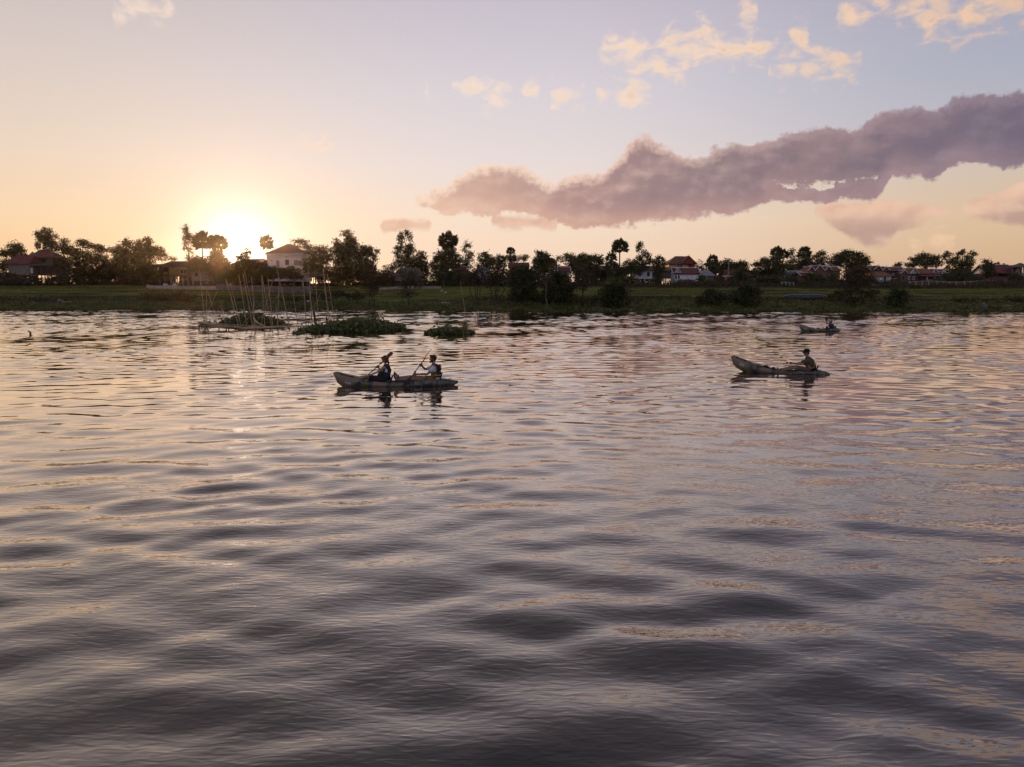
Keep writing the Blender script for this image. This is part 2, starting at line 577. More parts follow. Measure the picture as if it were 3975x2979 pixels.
def build_ground():
    xs = np.concatenate([np.linspace(-2600, -170, 14), np.linspace(-165, 165, 331), np.linspace(170, 2600, 14)])
    ts = np.concatenate([np.linspace(-30, -2, 6), np.linspace(-1, 62, 200), np.linspace(66, 100, 10), np.geomspace(110, 2600, 16)])
    X, T = np.meshgrid(xs, ts)
    Y = T + shore(X)
    Z = ground(X, Y)
    Z = Z + np.where((T > 0) & (T < 60), RNG.normal(0, 0.035, Z.shape), 0)
    v = np.stack([X, Y, Z], -1).reshape(-1, 3)
    nx, nt_ = len(xs), len(ts)
    i = np.arange((nt_ - 1) * (nx - 1))
    r, c = i // (nx - 1), i % (nx - 1)
    a = r * nx + c
    q = np.stack([a, a + 1, a + nx + 1, a + nx], 1)
    m = bpy.data.materials.new('field_ground')
    m.use_nodes = True
    nt = m.node_tree
    b = nt.nodes['Principled BSDF']
    b.inputs['Roughness'].default_value = 0.95
    b.inputs['Specular IOR Level'].default_value = 0.1
    g = nt.nodes.new('ShaderNodeNewGeometry')
    mp = nt.nodes.new('ShaderNodeMapping')
    mp.inputs['Scale'].default_value = (0.12, 0.8, 0.8)
    nt.links.new(g.outputs['Position'], mp.inputs[0])
    n = nt.nodes.new('ShaderNodeTexNoise')
    n.inputs['Scale'].default_value = 0.5
    n.inputs['Detail'].default_value = 6
    nt.links.new(mp.outputs[0], n.inputs['Vector'])
    rp = nt.nodes.new('ShaderNodeValToRGB')
    e = rp.color_ramp.elements
    e[0].position, e[1].position = 0.38, 0.62
    e[0].color = (0.075, 0.072, 0.026, 1)
    e[1].color = (0.13, 0.17, 0.030, 1)
    nt.links.new(n.outputs[0], rp.inputs[0])
    # steep faces of the terraces and the bank show bare earth
    sp = nt.nodes.new('ShaderNodeSeparateXYZ')
    nt.links.new(g.outputs['True Normal'], sp.inputs[0])
    mr = nt.nodes.new('ShaderNodeMapRange')
    mr.inputs[1].default_value, mr.inputs[2].default_value = 0.985, 0.94
    nt.links.new(sp.outputs[2], mr.inputs[0])
    mx = nt.nodes.new('ShaderNodeMix')
    mx.data_type = 'RGBA'
    n3 = nt.nodes.new('ShaderNodeTexNoise')
    n3.inputs['Scale'].default_value = 0.09
    n3.inputs['Detail'].default_value = 3
    nt.links.new(g.outputs['Position'], n3.inputs['Vector'])
    m3 = nt.nodes.new('ShaderNodeMapRange')
    m3.inputs[1].default_value, m3.inputs[2].default_value = 0.42, 0.60
    nt.links.new(n3.outputs[0], m3.inputs[0])
    mm3 = nt.nodes.new('ShaderNodeMath')
    mm3.operation = 'MULTIPLY'
    nt.links.new(mr.outputs[0], mm3.inputs[0])
    nt.links.new(m3.outputs[0], mm3.inputs[1])
    nt.links.new(mm3.outputs[0], mx.inputs[0])
    nt.links.new(rp.outputs[0], mx.inputs[6])
    mx.inputs[7].default_value = (0.045, 0.032, 0.022, 1)
    nt.links.new(mx.outputs[2], b.inputs['Base Color'])
    o = mesh_np('river_bank', v, q, m, smooth=False)
    tag(o, kind='structure')


build_ground()

# ------------------------------------------------------------------ river
KAYAK_WAKES = [(-1.9, 27.2, 1.0, 0.02, 5.0), (13.0, 31.0, 1.0, -0.10, 6.0), (27.6, 66.0, 1.0, 0.0, 7.0)]      # stern x, y, direction, length


def wave_height(X, Y, DS):
    """sum of travelling waves; those shorter than four grid steps DS are left to the material"""
    rng = np.random.default_rng(21)
    H = np.zeros_like(X)
    patch = 0.75 + 0.35 * np.sin(X * 0.21 + Y * 0.13 + 1.0) * np.sin(Y * 0.17 - X * 0.05) + 0.25 * np.sin(X * 0.47 - Y * 0.36 + 2)
    for k in range(72):
        lam = 0.40 * (1.9 / 0.40) ** (rng.random() ** 0.75)
        ang = rng.normal(0.05, 0.46) + (0.5 if rng.random() < 0.25 else 0.0)
        kx, ky = math.sin(ang) * 2 * math.pi / lam, -math.cos(ang) * 2 * math.pi / lam
        slope = 0.0106 * (1.2 if lam > 0.7 else 0.85)
        amp = slope * lam / (2 * math.pi)
        ph = rng.random() * 6.28
        att = np.clip(lam / (DS * 3) - 0.35, 0, 1)
        th = kx * X + ky * Y + ph + 0.5 * np.sin(X * 0.3 + ph * 3) * (1 if lam < 1.5 else 0.4)
        H += amp * att * np.sin(th)
    H *= np.clip(patch, 0.35, 1.5)
    far = np.clip((np.hypot(X, Y) - 38) / 75, 0, 1)
    H *= 1 + (0.25 + 0.85 * np.clip((-X - 8) / 40, 0, 1)) * far * far * (3 - 2 * far)      # more wind on the open far reach
    for (wx, wy, dx, dy, L) in KAYAK_WAKES:
        a = (X - wx) * dx + (Y - wy) * dy
        b = -(X - wx) * dy + (Y - wy) * dx
        env = np.clip(a / 0.4, 0, 1) * np.exp(-np.maximum(a, 0) / L)
        for sgn in (-1, 1):
            bb = b - sgn * (0.25 + 0.22 * a)
            H += 0.034 * env * np.exp(-(bb / 0.28) ** 2) * np.cos(bb * 9 + a * 2)
        H += 0.02 * env * np.exp(-(b / 0.3) ** 2) * np.cos(a * 7 + 2.0)
    return H


def build_water():
    a_in = np.linspace(R(-42), R(42), 430)
    a_out = np.linspace(R(42), R(318), 70)[1:-1]
    an = np.concatenate([a_in, a_out])
    rr = np.concatenate([[0.6, 1.5, 2.5, 3.2], np.geomspace(3.8, 50, 670), np.arange(50.2, 172, 0.2), np.geomspace(175, 2600, 16)])
    Rr, An = np.meshgrid(rr, an, indexing='ij')
    X, Y = Rr * np.sin(An), Rr * np.cos(An)
    DS = np.maximum(np.minimum(Rr * 0.0039, 0.2), 0.5 * Rr * (R(84) / 430))
    Z = wave_height(X, Y, DS)
    Z = np.where((An > R(42.5)), Z * 0.0, Z)
    v = np.stack([X, Y, Z], -1).reshape(-1, 3)
    nr, na = len(rr), len(an)
    i = np.arange((nr - 1) * na)
    r, c = i // na, i % na
    a, b = r * na + c, r * na + (c + 1) % na
    q = np.stack([a, b, b + na, a + na], 1)
    hub = len(v)
    v = np.concatenate([v, [[0, 0, 0]]])
    q = np.concatenate([q, np.stack([np.full(na, hub), np.arange(na), (np.arange(na) + 1) % na, np.full(na, hub)], 1)[:0]])
    m = bpy.data.materials.new('river_water')
    m.use_nodes = True
    nt = m.node_tree
    L = nt.links.new
    nt.nodes.remove(nt.nodes['Principled BSDF'])
    df = nt.nodes.new('ShaderNodeBsdfDiffuse')
    df.inputs['Color'].default_value = (0.036, 0.030, 0.022, 1)
    gl = nt.nodes.new('ShaderNodeBsdfGlossy')
    gl.inputs['Color'].default_value = (1.0, 0.928, 0.86, 1)
    gl.inputs['Roughness'].default_value = 0.03
    fr = nt.nodes.new('ShaderNodeFresnel')
    fr.inputs['IOR'].default_value = 1.54
    g = nt.nodes.new('ShaderNodeNewGeometry')

    def nz(rot, sc, scale, detail, rough=0.55, dist=0.0):
        mp = nt.nodes.new('ShaderNodeMapping')
        mp.inputs['Rotation'].default_value = (0, 0, R(rot))
        mp.inputs['Scale'].default_value = sc
        L(g.outputs['Position'], mp.inputs[0])
        n = nt.nodes.new('ShaderNodeTexNoise')
        n.noise_dimensions = '2D'
        n.inputs['Scale'].default_value = scale
        n.inputs['Detail'].default_value = detail
        n.inputs['Roughness'].default_value = rough
        n.inputs['Distortion'].default_value = dist
        L(mp.outputs[0], n.inputs['Vector'])
        return n.outputs[0]

    def mm(op, a, b):
        n = nt.nodes.new('ShaderNodeMath')
        n.operation = op
        for s, x in zip(n.inputs, (a, b)):
            if isinstance(x, bpy.types.NodeSocket):
                L(x, s)
            else:
                s.default_value = x
        return n.outputs[0]

    # capillary ripples: two crossing trains, stronger in some patches and in the nearer reach
    r1 = nz(-28, (0.30, 1.0, 1), 15.0, 1.0, dist=0.4)
    r2 = nz(22, (0.34, 1.0, 1), 12.0, 1.0, dist=0.4)
    pa = nz(0, (0.5, 1.0, 1), 0.42, 2)
    h = mm('ADD', mm('MULTIPLY', r1, mm('MULTIPLY', pa, 0.0072)), mm('MULTIPLY', r2, mm('MULTIPLY', mm('SUBTRACT', 1.0, pa), 0.0056)))
    sy = nt.nodes.new('ShaderNodeSeparateXYZ')
    L(g.outputs['Position'], sy.inputs[0])
    fd = nt.nodes.new('ShaderNodeMapRange')
    fd.interpolation_type = 'SMOOTHSTEP'
    L(sy.outputs[1], fd.inputs[0])
    fd.inputs[1].default_value, fd.inputs[2].default_value = 9.0, 24.0
    fd.inputs[3].default_value, fd.inputs[4].default_value = 1.0, 0.12
    h = mm('MULTIPLY', h, fd.outputs[0])
    chop = nz(6, (0.45, 1.0, 1), 1.5, 2.0)         # short chop of the open far reach
    f2 = nt.nodes.new('ShaderNodeMapRange')
    f2.interpolation_type = 'SMOOTHSTEP'
    L(sy.outputs[1], f2.inputs[0])
    f2.inputs[1].default_value, f2.inputs[2].default_value = 30.0, 110.0
    f2.inputs[3].default_value, f2.inputs[4].default_value = 0.0, 0.016
    h = mm('ADD', h, mm('MULTIPLY', chop, f2.outputs[0]))
    bp = nt.nodes.new('ShaderNodeBump')
    bp.inputs['Strength'].default_value = 1.0
    bp.inputs['Distance'].default_value = 1.0
    L(h, bp.inputs['Height'])
    for nd in (gl, df, fr):
        L(bp.outputs[0], nd.inputs['Normal'])
    inv = mm('SUBTRACT', 1.0, fr.outputs[0])     # mirror share raised above plain Fresnel to brighten the reflected sky
    fac = mm('SUBTRACT', 1.0, mm('MULTIPLY', inv, inv))
    mx = nt.nodes.new('ShaderNodeMixShader')
    L(fac, mx.inputs[0])
    L(df.outputs[0], mx.inputs[1])
    L(gl.outputs[0], mx.inputs[2])
    L(mx.outputs[0], nt.nodes['Material Output'].inputs[0])
    o = mesh_np('river_water', v, q, m, smooth=True)
    tag(o, kind='structure')


build_water()

# ------------------------------------------------------------------ vegetation
LEAF_DARK = mat('leaf_dark', (0.036, 0.044, 0.015), 0.6, col2=(0.072, 0.084, 0.026), vscale=0.45, trans=0.14, spec=0.25)
LEAF_MID = mat('leaf_mid', (0.042, 0.052, 0.017), 0.6, col2=(0.085, 0.092, 0.026), vscale=0.5, trans=0.14, spec=0.25)
LEAF_WARM = mat('leaf_warm', (0.044, 0.044, 0.015), 0.65, col2=(0.086, 0.080, 0.024), vscale=0.5, trans=0.12, spec=0.2)
LEAF_BROWN = mat('leaf_brown', (0.052, 0.040, 0.024), 0.75, col2=(0.088, 0.068, 0.036), vscale=0.6, trans=0.10, spec=0.15)
LEAF_WATER = mat('leaf_hyacinth', (0.075, 0.096, 0.030), 0.42, col2=(0.155, 0.170, 0.062), vscale=1.6, trans=0.25, spec=0.45)
BARK = mat('bark', (0.060, 0.046, 0.036), 0.9, 0.3, 4.0, bump=0.4)
BARK_PALE = mat('bark_pale', (0.15, 0.125, 0.10), 0.9, 0.25, 4.0, bump=0.3)
PALM_BARK = mat('palm_bark', (0.050, 0.040, 0.034), 0.9, 0.3, 6.0, bump=0.4)
LM = {'d': LEAF_DARK, 'm': LEAF_MID, 'w': LEAF_WARM, 'b': LEAF_BROWN}


def crown_points(blobs, dens, clump, rng):
    """leaf centres: clumps scattered through ellipsoids (centre, radii, weight), fuller towards the shell"""
    out = []
    for c, r, w in blobs:
        n_leaf = max(150, int(dens * w * r[0] * r[2] * 430))
        n_cl = max(6, n_leaf // 13)
        d = rng.normal(size=(n_cl, 3))
        d /= np.linalg.norm(d, axis=1)[:, None]
        rad = rng.random(n_cl) ** 0.42
        cc = np.array(c) + d * rad[:, None] * np.array(r) * rng.uniform(0.86, 1.14, (n_cl, 1))
        k = rng.integers(0, n_cl, n_leaf)
        out.append(cc[k] + rng.normal(size=(n_leaf, 3)) * clump * np.array([1, 1, 0.75]))
    return np.concatenate(out)


def limb(mb, a, b, ra, rb, rng, seg=4, wob=0.12, n=5):
    a, b = Vector(a), Vector(b)
    L = (b - a).length
    pts = [a]
    for i in range(1, seg):
        t = i / seg
        p = a.lerp(b, t) + Vector(rng.normal(0, wob * L / seg, 3))
        p.z += 0.10 * L * math.sin(t * math.pi) * (0.4 if L > 1 else 0)
        pts.append(p)
    pts.append(b)
    mb.tube(pts, [ra + (rb - ra) * i / seg for i in range(seg + 1)], n)


TREE_N = [0]


def tree(name, label, depth, blobs, trunk, leaf='m', size=0.40, dens=1.0, clump=0.34, group=None, cat='tree', flat=0.15, tr=0.2, bark=None, stems=1, ground_y=None):
    """blobs in photograph pixels (px, py, rx, ry[, weight]); trunk = px where the trunk meets the ground"""
    TREE_N[0] += 1
    rng = np.random.default_rng(100 + TREE_N[0])
    m = MPP(depth)
    base = P(trunk, 1110, depth)
    base.z = gz(base.x, depth)
    t = thing(name, label, cat, base, 0, group)
    bl = []
    for b in blobs:
        c = P(b[0], b[1], depth)
        rx, rz = b[2] * m, b[3] * m
        ry = min(max(rx * 0.9, 0.9), 3.6)
        c.y += rng.uniform(-0.4, 0.4) * ry
        bl.append(((c - base)[:], (rx, ry, rz), b[4] if len(b) > 4 else 1.0))
    pts = crown_points(bl, dens, clump, rng)
    gnd = np.array([0.05 - 0.0 * p for p in pts[:, 2]])
    pts[:, 2] = np.maximum(pts[:, 2], gnd)
    v, q = leaf_quads(pts, size * rng.uniform(0.6, 1.25, len(pts)), 0.62, flat, rng)
    mesh_np('crown', v, q, LM.get(leaf, leaf), t)
    mb = MB()
    zs = [c[2] for c, r, w in bl]
    cx = sum(c[0] * r[0] for c, r, w in bl) / sum(r[0] for c, r, w in bl)
    ztop = max(zs)
    fork = Vector((cx * 0.5, 0, max(0.5, min(zs) * 0.75)))
    for s in range(stems):
        off = Vector((rng.normal(0, 0.35), rng.normal(0, 0.3), 0)) if stems > 1 else Vector((0, 0, 0))
        ro = tr / math.sqrt(stems)
        f2 = fork + off * 2.2
        limb(mb, off - Vector((0, 0, 0.35)), f2, ro, ro * 0.7, rng, 4, 0.10)
        for i, (c, r, w) in enumerate(bl):
            if stems > 1 and (i % stems) != s:
                continue
            limb(mb, f2, Vector(c) + Vector((0, 0, r[2] * 0.3)), ro * 0.55, ro * 0.16, rng, 4, 0.2)
            for k in range(3):
                d = Vector(rng.normal(size=3)).normalized()
                limb(mb, Vector(c), Vector(c) + Vector((d.x * r[0], d.y * r[1], abs(d.z) * r[2])) * 0.85, ro * 0.22, 0.02, rng, 3, 0.2, 4)
    mb.build('trunk', bark or BARK, t)
    return t


# --- sugar palms -------------------------------------------------------------
def fan_leaf_mesh():
    """a stiff fan on its stalk, 1 unit long: stalk along +Z, fan pleated, tips pointed"""
    mb = MB()
    mb.add([(-0.02, 0, -0.55), (0.02, 0, -0.55), (0.018, 0, 0.02), (-0.018, 0, 0.02), (0, 0.025, -0.25)], [(0, 1, 2, 3), (0, 4, 3), (1, 2, 4)])
    n = 15
    for i in range(n):
        a = R(-118 + 236 * i / (n - 1))
        L = 0.52 * (1 - 0.16 * abs(i - (n - 1) / 2) / (n / 2))
        w = R(9.4)
        dn = 0.06 if i % 2 else -0.02
        p0 = (0, 0, 0)
        p1 = (math.sin(a - w) * L * 0.68, 0.05 + dn, math.cos(a - w) * L * 0.68)
        p2 = (math.sin(a) * L, 0.13, math.cos(a) * L)
        p3 = (math.sin(a + w) * L * 0.68, 0.05 - dn, math.cos(a + w) * L * 0.68)
        mb.add([p0, p1, p2, p3], [(0, 1, 2, 3)])
    me = bpy.data.meshes.new('leaf')
    me.from_pydata(mb.v, [], mb.f)
    me.materials.append(LEAF_DARK)
    return me


FAN = fan_leaf_mesh()


def palm(label, depth, cx, cyy, r, n=30, trunk_px=None, group='sugar palms above the village', low=-0.75, skirt=False):
    TREE_N[0] += 1
    rng = np.random.default_rng(300 + TREE_N[0])
    m = MPP(depth)
    top = P(cx, cyy, depth)
    base = P(trunk_px or cx, 1110, depth)
    base.z = gz(base.x, depth)
    t = thing('sugar_palm', label, 'palm', base, 0, group)
    hub = top - base
    mb = MB()
    mid = Vector((hub.x * 0.6, 0, hub.z * 0.5))
    mb.tube([(0, 0, -0.3), (0.02, 0, hub.z * 0.1), mid, hub * 1.0], [0.30, 0.21, 0.17, 0.15], 8)
    mb.build('trunk', PALM_BARK, t)
    Rm = r * m
    ga = math.pi * (3 - math.sqrt(5))
    for i in range(n):
        zz = 1 - (1 - low) * (i + 0.5) / n
        ph = i * ga + rng.uniform(-0.3, 0.3)
        s = math.sqrt(max(0, 1 - zz * zz))
        d = Vector((s * math.cos(ph), s * math.sin(ph), zz)).normalized()
        o = bpy.data.objects.new('leaf', FAN)
        o.parent = t
        k = Rm / 1.05 * rng.uniform(0.86, 1.1)
        o.scale = (k, k, k)
        up = d + Vector((0, 0, -0.12 * s))
        rot = up.to_track_quat('Z', 'Y') @ Matrix.Rotation(rng.uniform(-0.9, 0.9), 3, 'Z').to_quaternion()
        o.rotation_mode = 'QUATERNION'
        o.rotation_quaternion = rot
        o.location = hub + up.normalized() * k * 0.55
        COL.objects.link(o)
    return t


G_BACK = 'trees behind the village houses'
G_BANK = 'trees and bushes along the river bank'

# left of the sun
tree('broadleaf_tree', 'small round-topped tree at the far left, left of the red roofed house', 216, [(55, 958, 30, 20), (22, 985, 26, 16), (62, 986, 36, 24), (15, 1030, 30, 26)], 45, 'm', group=G_BACK)
tree('broadleaf_tree', 'tall oval tree rising behind the left red roof, highest left of the sun', 222, [(192, 925, 32, 36), (152, 918, 13, 24), (147, 950, 11, 18, .7), (207, 958, 18, 24, .7), (182, 972, 18, 22, .6), (175, 890, 8, 9)], 190, 'm', dens=0.95, group=G_BACK)
tree('rain_tree', 'broad flat-layered tree right of the left red roofed house', 206, [(248, 940, 18, 15, .8), (322, 942, 28, 11), (262, 964, 48, 14), (345, 955, 45, 11), (388, 970, 28, 14), (300, 985, 66, 16), (372, 1002, 48, 20), (300, 1030, 90, 34), (340, 1068, 84, 30)], 312, 'w', group=G_BACK, flat=0.5)
tree('broadleaf_tree', 'low tree with sky gaps between the flat-layered tree and the bushy double-topped tree', 210, [(436, 973, 26, 13, .8), (415, 1008, 28, 16, .6), (462, 1010, 20, 16, .6), (430, 1045, 45, 30), (420, 1080, 44, 22)], 432, 'w', dens=0.8, group=G_BACK)
tree('broadleaf_tree', 'double-topped bushy tree in front of the yellow house, left crown of the clump', 204, [(492, 944, 25, 18, .8), (468, 962, 18, 14, .6), (478, 990, 36, 30), (470, 1040, 46, 42)], 482, 'w', dens=0.95, group=G_BACK)
tree('broadleaf_tree', 'largest bushy tree left of the yellow house with a long sloping right side', 200, [(572, 938, 17, 18), (545, 945, 16, 14, .7), (560, 975, 48, 28), (540, 1010, 55, 42), (600, 975, 30, 22, .8), (628, 992, 28, 22, .7), (668, 1006, 20, 8, .6), (570, 1060, 70, 40)], 566, 'w', group=G_BACK)
tree('willowy_tree', 'thin drooping tree touching the left side of the two palms before the sun', 214, [(722, 893, 16, 20, .8), (732, 922, 20, 28, .9), (718, 955, 9, 24, .6), (736, 975, 10, 28, .6), (733, 1005, 9, 20, .6)], 738, 'w', dens=0.7, group=G_BACK)
palm('sugar palm left of the setting sun with a heart-shaped crown', 207, 786, 938, 44, 40, low=-0.8)
palm('sugar palm nearest the setting sun, right of the heart-shaped one', 209, 846, 945, 40, 34, 850, low=-0.9)
tree('broadleaf_tree', 'dark round tree at the foot of the heart-shaped palm, right of the yellow house', 203, [(768, 1018, 38, 24), (750, 1045, 32, 24), (800, 1042, 34, 26)], 768, 'w', group=G_BACK)
tree('broadleaf_tree', 'dark tree directly under the palm nearest the sun', 205, [(850, 1012, 40, 26), (842, 1050, 52, 30), (842, 985, 24, 20)], 848, 'w', group=G_BACK)
tree('broadleaf_tree', 'sunlit bushy tree straight below the setting sun', 200, [(890, 1040, 36, 30), (880, 1075, 56, 26), (925, 1055, 34, 34)], 892, 'w', group=G_BACK)
tree('tropical_tree', 'tree with stepped bare side branches right of the setting sun', 206, [(962, 968, 14, 5, .9), (958, 982, 22, 8), (945, 1000, 34, 12), (955, 1025, 44, 20)], 955, 'w', group=G_BACK, flat=0.4)
palm('slender sugar palm behind the white two-storey house', 224, 1036, 942, 33, 26, low=-0.95)
tree('broadleaf_tree', 'flat-topped tree just right of the white two-storey house roof', 218, [(1162, 940, 34, 11, .9), (1148, 958, 18, 10, .7), (1188, 958, 22, 14, .8), (1190, 985, 22, 24, .7), (1180, 1030, 26, 42, .9)], 1185, 'm', dens=0.85, group=G_BACK, flat=0.4)
tree('shrub', 'low green hedge bushes in front of the white two-storey house, under its door', 197, [(1040, 1060, 50, 26), (1000, 1072, 48, 22), (1075, 1062, 34, 22), (1112, 1062, 30, 22), (1146, 1068, 24, 22)], 1060, 'w', group=G_BACK, cat='bush', dens=1.1)
tree('bamboo_clump', 'feathery bamboo clump between the white house and the tallest dark tree', 207, [(1228, 972, 30, 22, .55), (1262, 970, 22, 22, .5), (1240, 1000, 50, 28, .9), (1225, 1040, 58, 36), (1250, 1070, 50, 26)], 1240, 'w', dens=0.9, group=G_BACK, tr=0.3, stems=4)
tree('broadleaf_tree', 'tallest dark tree right of the white house, with a ragged pointed top', 203, [(1342, 908, 22, 16, .6), (1356, 930, 22, 18, .8), (1306, 940, 16, 14, .5), (1322, 960, 28, 18, .7), (1362, 955, 32, 34), (1335, 995, 60, 40), (1360, 1040, 66, 40), (1310, 1060, 60, 34)], 1350, 'w', group=G_BACK)
tree('broadleaf_tree', 'dark tree with forked bare right edge beside the tallest dark tree', 206, [(1418, 968, 26, 20, .9), (1400, 995, 34, 34), (1440, 985, 20, 22, .7), (1463, 978, 8, 10), (1455, 1000, 10, 14, .6), (1430, 1030, 36, 28, .8), (1420, 1070, 50, 30)], 1425, 'w', dens=0.95, group=G_BACK)
tree('shrub', 'scrubby bush left of the thatched hut', 201, [(1500, 1050, 30, 20, .6), (1530, 1040, 26, 16, .6), (1510, 1078, 40, 20, .8)], 1508, 'b', group=G_BACK, cat='bush', dens=0.8)
tree('broadleaf_tree', 'tall narrow tree with a split top above the thatched hut', 213, [(1582, 908, 14, 16, .7), (1560, 928, 16, 26, .8), (1594, 935, 9, 28, .5), (1548, 975, 20, 32, .8), (1588, 975, 24, 32), (1568, 1015, 42, 30)], 1576, 'm', dens=0.85, group=G_BACK)
tree('broadleaf_tree', 'shorter leafy tree right of the split-topped tree', 209, [(1632, 1000, 26, 28, .8), (1615, 1035, 44, 30), (1645, 1050, 26, 36, .8), (1600, 1075, 40, 24)], 1628, 'w', group=G_BACK)
palm('sugar palm with a tall dense crown left of a slender curled tree', 213, 1740, 938, 42, 40, low=-0.95)
tree('broadleaf_tree', 'bushy tree wrapped round the foot of the dense-crowned palm', 207, [(1738, 985, 40, 22), (1702, 1002, 30, 24, .8), (1765, 1015, 34, 32), (1720, 1040, 46, 42), (1680, 1030, 20, 26, .5)], 1730, 'm', group=G_BACK)
tree('willowy_tree', 'slender tree with a curled top right of the dense-crowned palm', 210, [(1816, 950, 15, 16), (1802, 968, 12, 16, .7), (1822, 985, 20, 18, .6), (1815, 1012, 24, 24, .75), (1812, 1038, 22, 18)], 1815, 'm', dens=0.72, size=0.36, group=G_BACK)
tree('broadleaf_tree', 'rounded tree right of the slender curled tree', 206, [(1880, 1000, 26, 20), (1905, 1012, 22, 18), (1885, 1035, 36, 26)], 1885, 'm', group=G_BACK)
palm('small sugar palm with a round top above the red roof in the middle', 216, 1982, 978, 20, 26, low=-0.4)
tree('broadleaf_tree', 'low trees under the small round-topped palm', 214, [(1945, 1005, 26, 14, .8), (1985, 1005, 30, 16), (2030, 1002, 26, 12, .7), (1940, 1025, 30, 16)], 1985, 'm', group=G_BACK)
tree('broadleaf_tree', 'tree with a pale twiggy top behind the two dark bank bushes', 198, [(2095, 985, 18, 12), (2108, 1000, 34, 18), (2130, 1015, 30, 18, .9), (2092, 1020, 26, 24), (2118, 1040, 44, 26)], 2108, 'm', group=G_BACK)
tree('broadleaf_tree', 'loose rounded tree left of the widest tree in the middle of the village', 216, [(2212, 996, 30, 14, .75), (2180, 1008, 22, 12, .6), (2225, 1018, 40, 20, .8), (2232, 1045, 36, 24)], 2215, 'm', dens=0.85, group=G_BACK)
tree('broadleaf_tree', 'widest rounded tree in the middle, between two red roofs', 202, [(2270, 1000, 30, 16), (2245, 1012, 24, 16), (2310, 1004, 36, 16, .8), (2280, 1028, 54, 24), (2330, 1018, 22, 14, .6), (2290, 1060, 50, 32)], 2282, 'w', group=G_BACK)
palm('tall lone sugar palm standing clear of the trees in the middle', 205, 2406, 962, 38, 34, 2404, low=-0.6)
palm('short sugar palm leaning on the left of the tall lone palm', 209, 2374, 1002, 26, 24, 2378, low=-0.5)
tree('broadleaf_tree', 'dark tree under the short leaning palm', 206, [(2372, 1030, 24, 18), (2392, 1038, 16, 20), (2360, 1050, 22, 22)], 2375, 'd', group=G_BACK)
tree('vine_clump', 'creeper climbing the trunk of the tall lone palm', 201, [(2408, 1055, 16, 26), (2372, 1064, 18, 30), (2400, 1080, 24, 18)], 2404, 'm', group=G_BACK, cat='creeper', size=.34)
tree('shrub', 'low rounded tree left of the two-pronged tree', 203, [(2445, 1026, 30, 18), (2462, 1048, 34, 20), (2430, 1050, 24, 18)], 2448, 'm', group=G_BACK, cat='tree')
tree('broadleaf_tree', 'two-pronged airy tree left of the pavilion', 205, [(2485, 952, 11, 14), (2477, 968, 9, 12, .7), (2502, 982, 12, 14, .7), (2484, 1003, 18, 14, .9), (2516, 996, 12, 20, .7), (2520, 1018, 16, 16, .8), (2495, 1030, 28, 22)], 2498, 'm', dens=0.85, group=G_BACK)
tree('broadleaf_tree', 'small upright tree touching the left side of the brown stilt house', 198, [(2558, 1008, 16, 14, .8), (2575, 1018, 12, 14, .7), (2545, 1022, 16, 16, .7), (2560, 1045, 26, 26), (2556, 1075, 18, 24, .9)], 2556, 'm', group=G_BACK)
tree('bare_tree', 'nearly leafless small tree between the pavilion and the crooked palm', 222, [(2718, 1028, 22, 16, .35), (2726, 1040, 18, 14, .35)], 2722, 'b', dens=0.6, size=.34, group=G_BACK, tr=0.16)
palm('crooked sugar palm right of the pavilion', 212, 2766, 1012, 26, 26, 2770, low=-0.7)
tree('broadleaf_tree', 'dark bushy tree at the foot of the crooked palm', 209, [(2766, 1038, 24, 18), (2745, 1026, 8, 8), (2786, 1024, 8, 12), (2775, 1052, 22, 14)], 2768, 'd', group=G_BACK)
tree('broadleaf_tree', 'tree behind the utility pole, left of the red gable', 215, [(2820, 1022, 22, 16, .8), (2812, 1040, 26, 18), (2845, 1032, 20, 14), (2830, 1056, 28, 16)], 2822, 'm', group=G_BACK)
tree('broadleaf_tree', 'round-topped tree behind the red gable, right of the utility pole', 215, [(2876, 1024, 24, 12), (2855, 1034, 18, 12, .7), (2886, 1036, 20, 14, .8)], 2878, 'd', group=G_BACK)
tree('vine_clump', 'tree smothered in creeper in front of the red gable', 190, [(2884, 1048, 18, 14), (2872, 1068, 30, 22), (2856, 1092, 36, 20), (2890, 1095, 34, 22)], 2872, 'm', group=G_BACK, cat='creeper')
tree('rain_tree', 'large dark spreading tree right of the red gable', 203, [(2968, 1012, 22, 12), (3010, 1008, 30, 18), (2938, 1028, 22, 9), (2978, 1032, 44, 20), (3030, 1040, 28, 26), (2945, 1055, 34, 18), (3000, 1062, 40, 22)], 2992, 'd', group=G_BACK, flat=0.4)
palm('sugar palm above the large dark spreading tree', 213, 3016, 982, 28, 30, 3018, low=-0.5)
palm('sugar palm hidden to its stalk right of the large dark spreading tree', 216, 3040, 990, 26, 26, 3038, low=-0.7)
tree('broadleaf_tree', 'airy tree with light gaps between two sugar palms on the right', 217, [(3074, 978, 12, 12, .8), (3066, 998, 14, 14, .6), (3082, 1010, 12, 18, .6), (3062, 1030, 26, 20, .8), (3078, 1045, 24, 18)], 3074, 'm', dens=0.75, group=G_BACK)
palm('sugar palm with a dark bushy base left of the triple gable brown house', 214, 3122, 985, 30, 32, low=-0.8)
tree('broadleaf_tree', 'dark trees at the base of that right-hand palm, left of the brown gables', 211, [(3125, 1014, 30, 16), (3110, 1034, 30, 20), (3150, 1034, 22, 18)], 3125, 'd', group=G_BACK)
tree('broadleaf_tree', 'leafy tree just behind the triple gable brown house', 221, [(3188, 984, 22, 12, .85), (3166, 1000, 16, 12, .8), (3206, 1000, 14, 10, .6), (3186, 1015, 30, 14, .9), (3178, 1030, 34, 12)], 3186, 'm', dens=0.85, group=G_BACK)
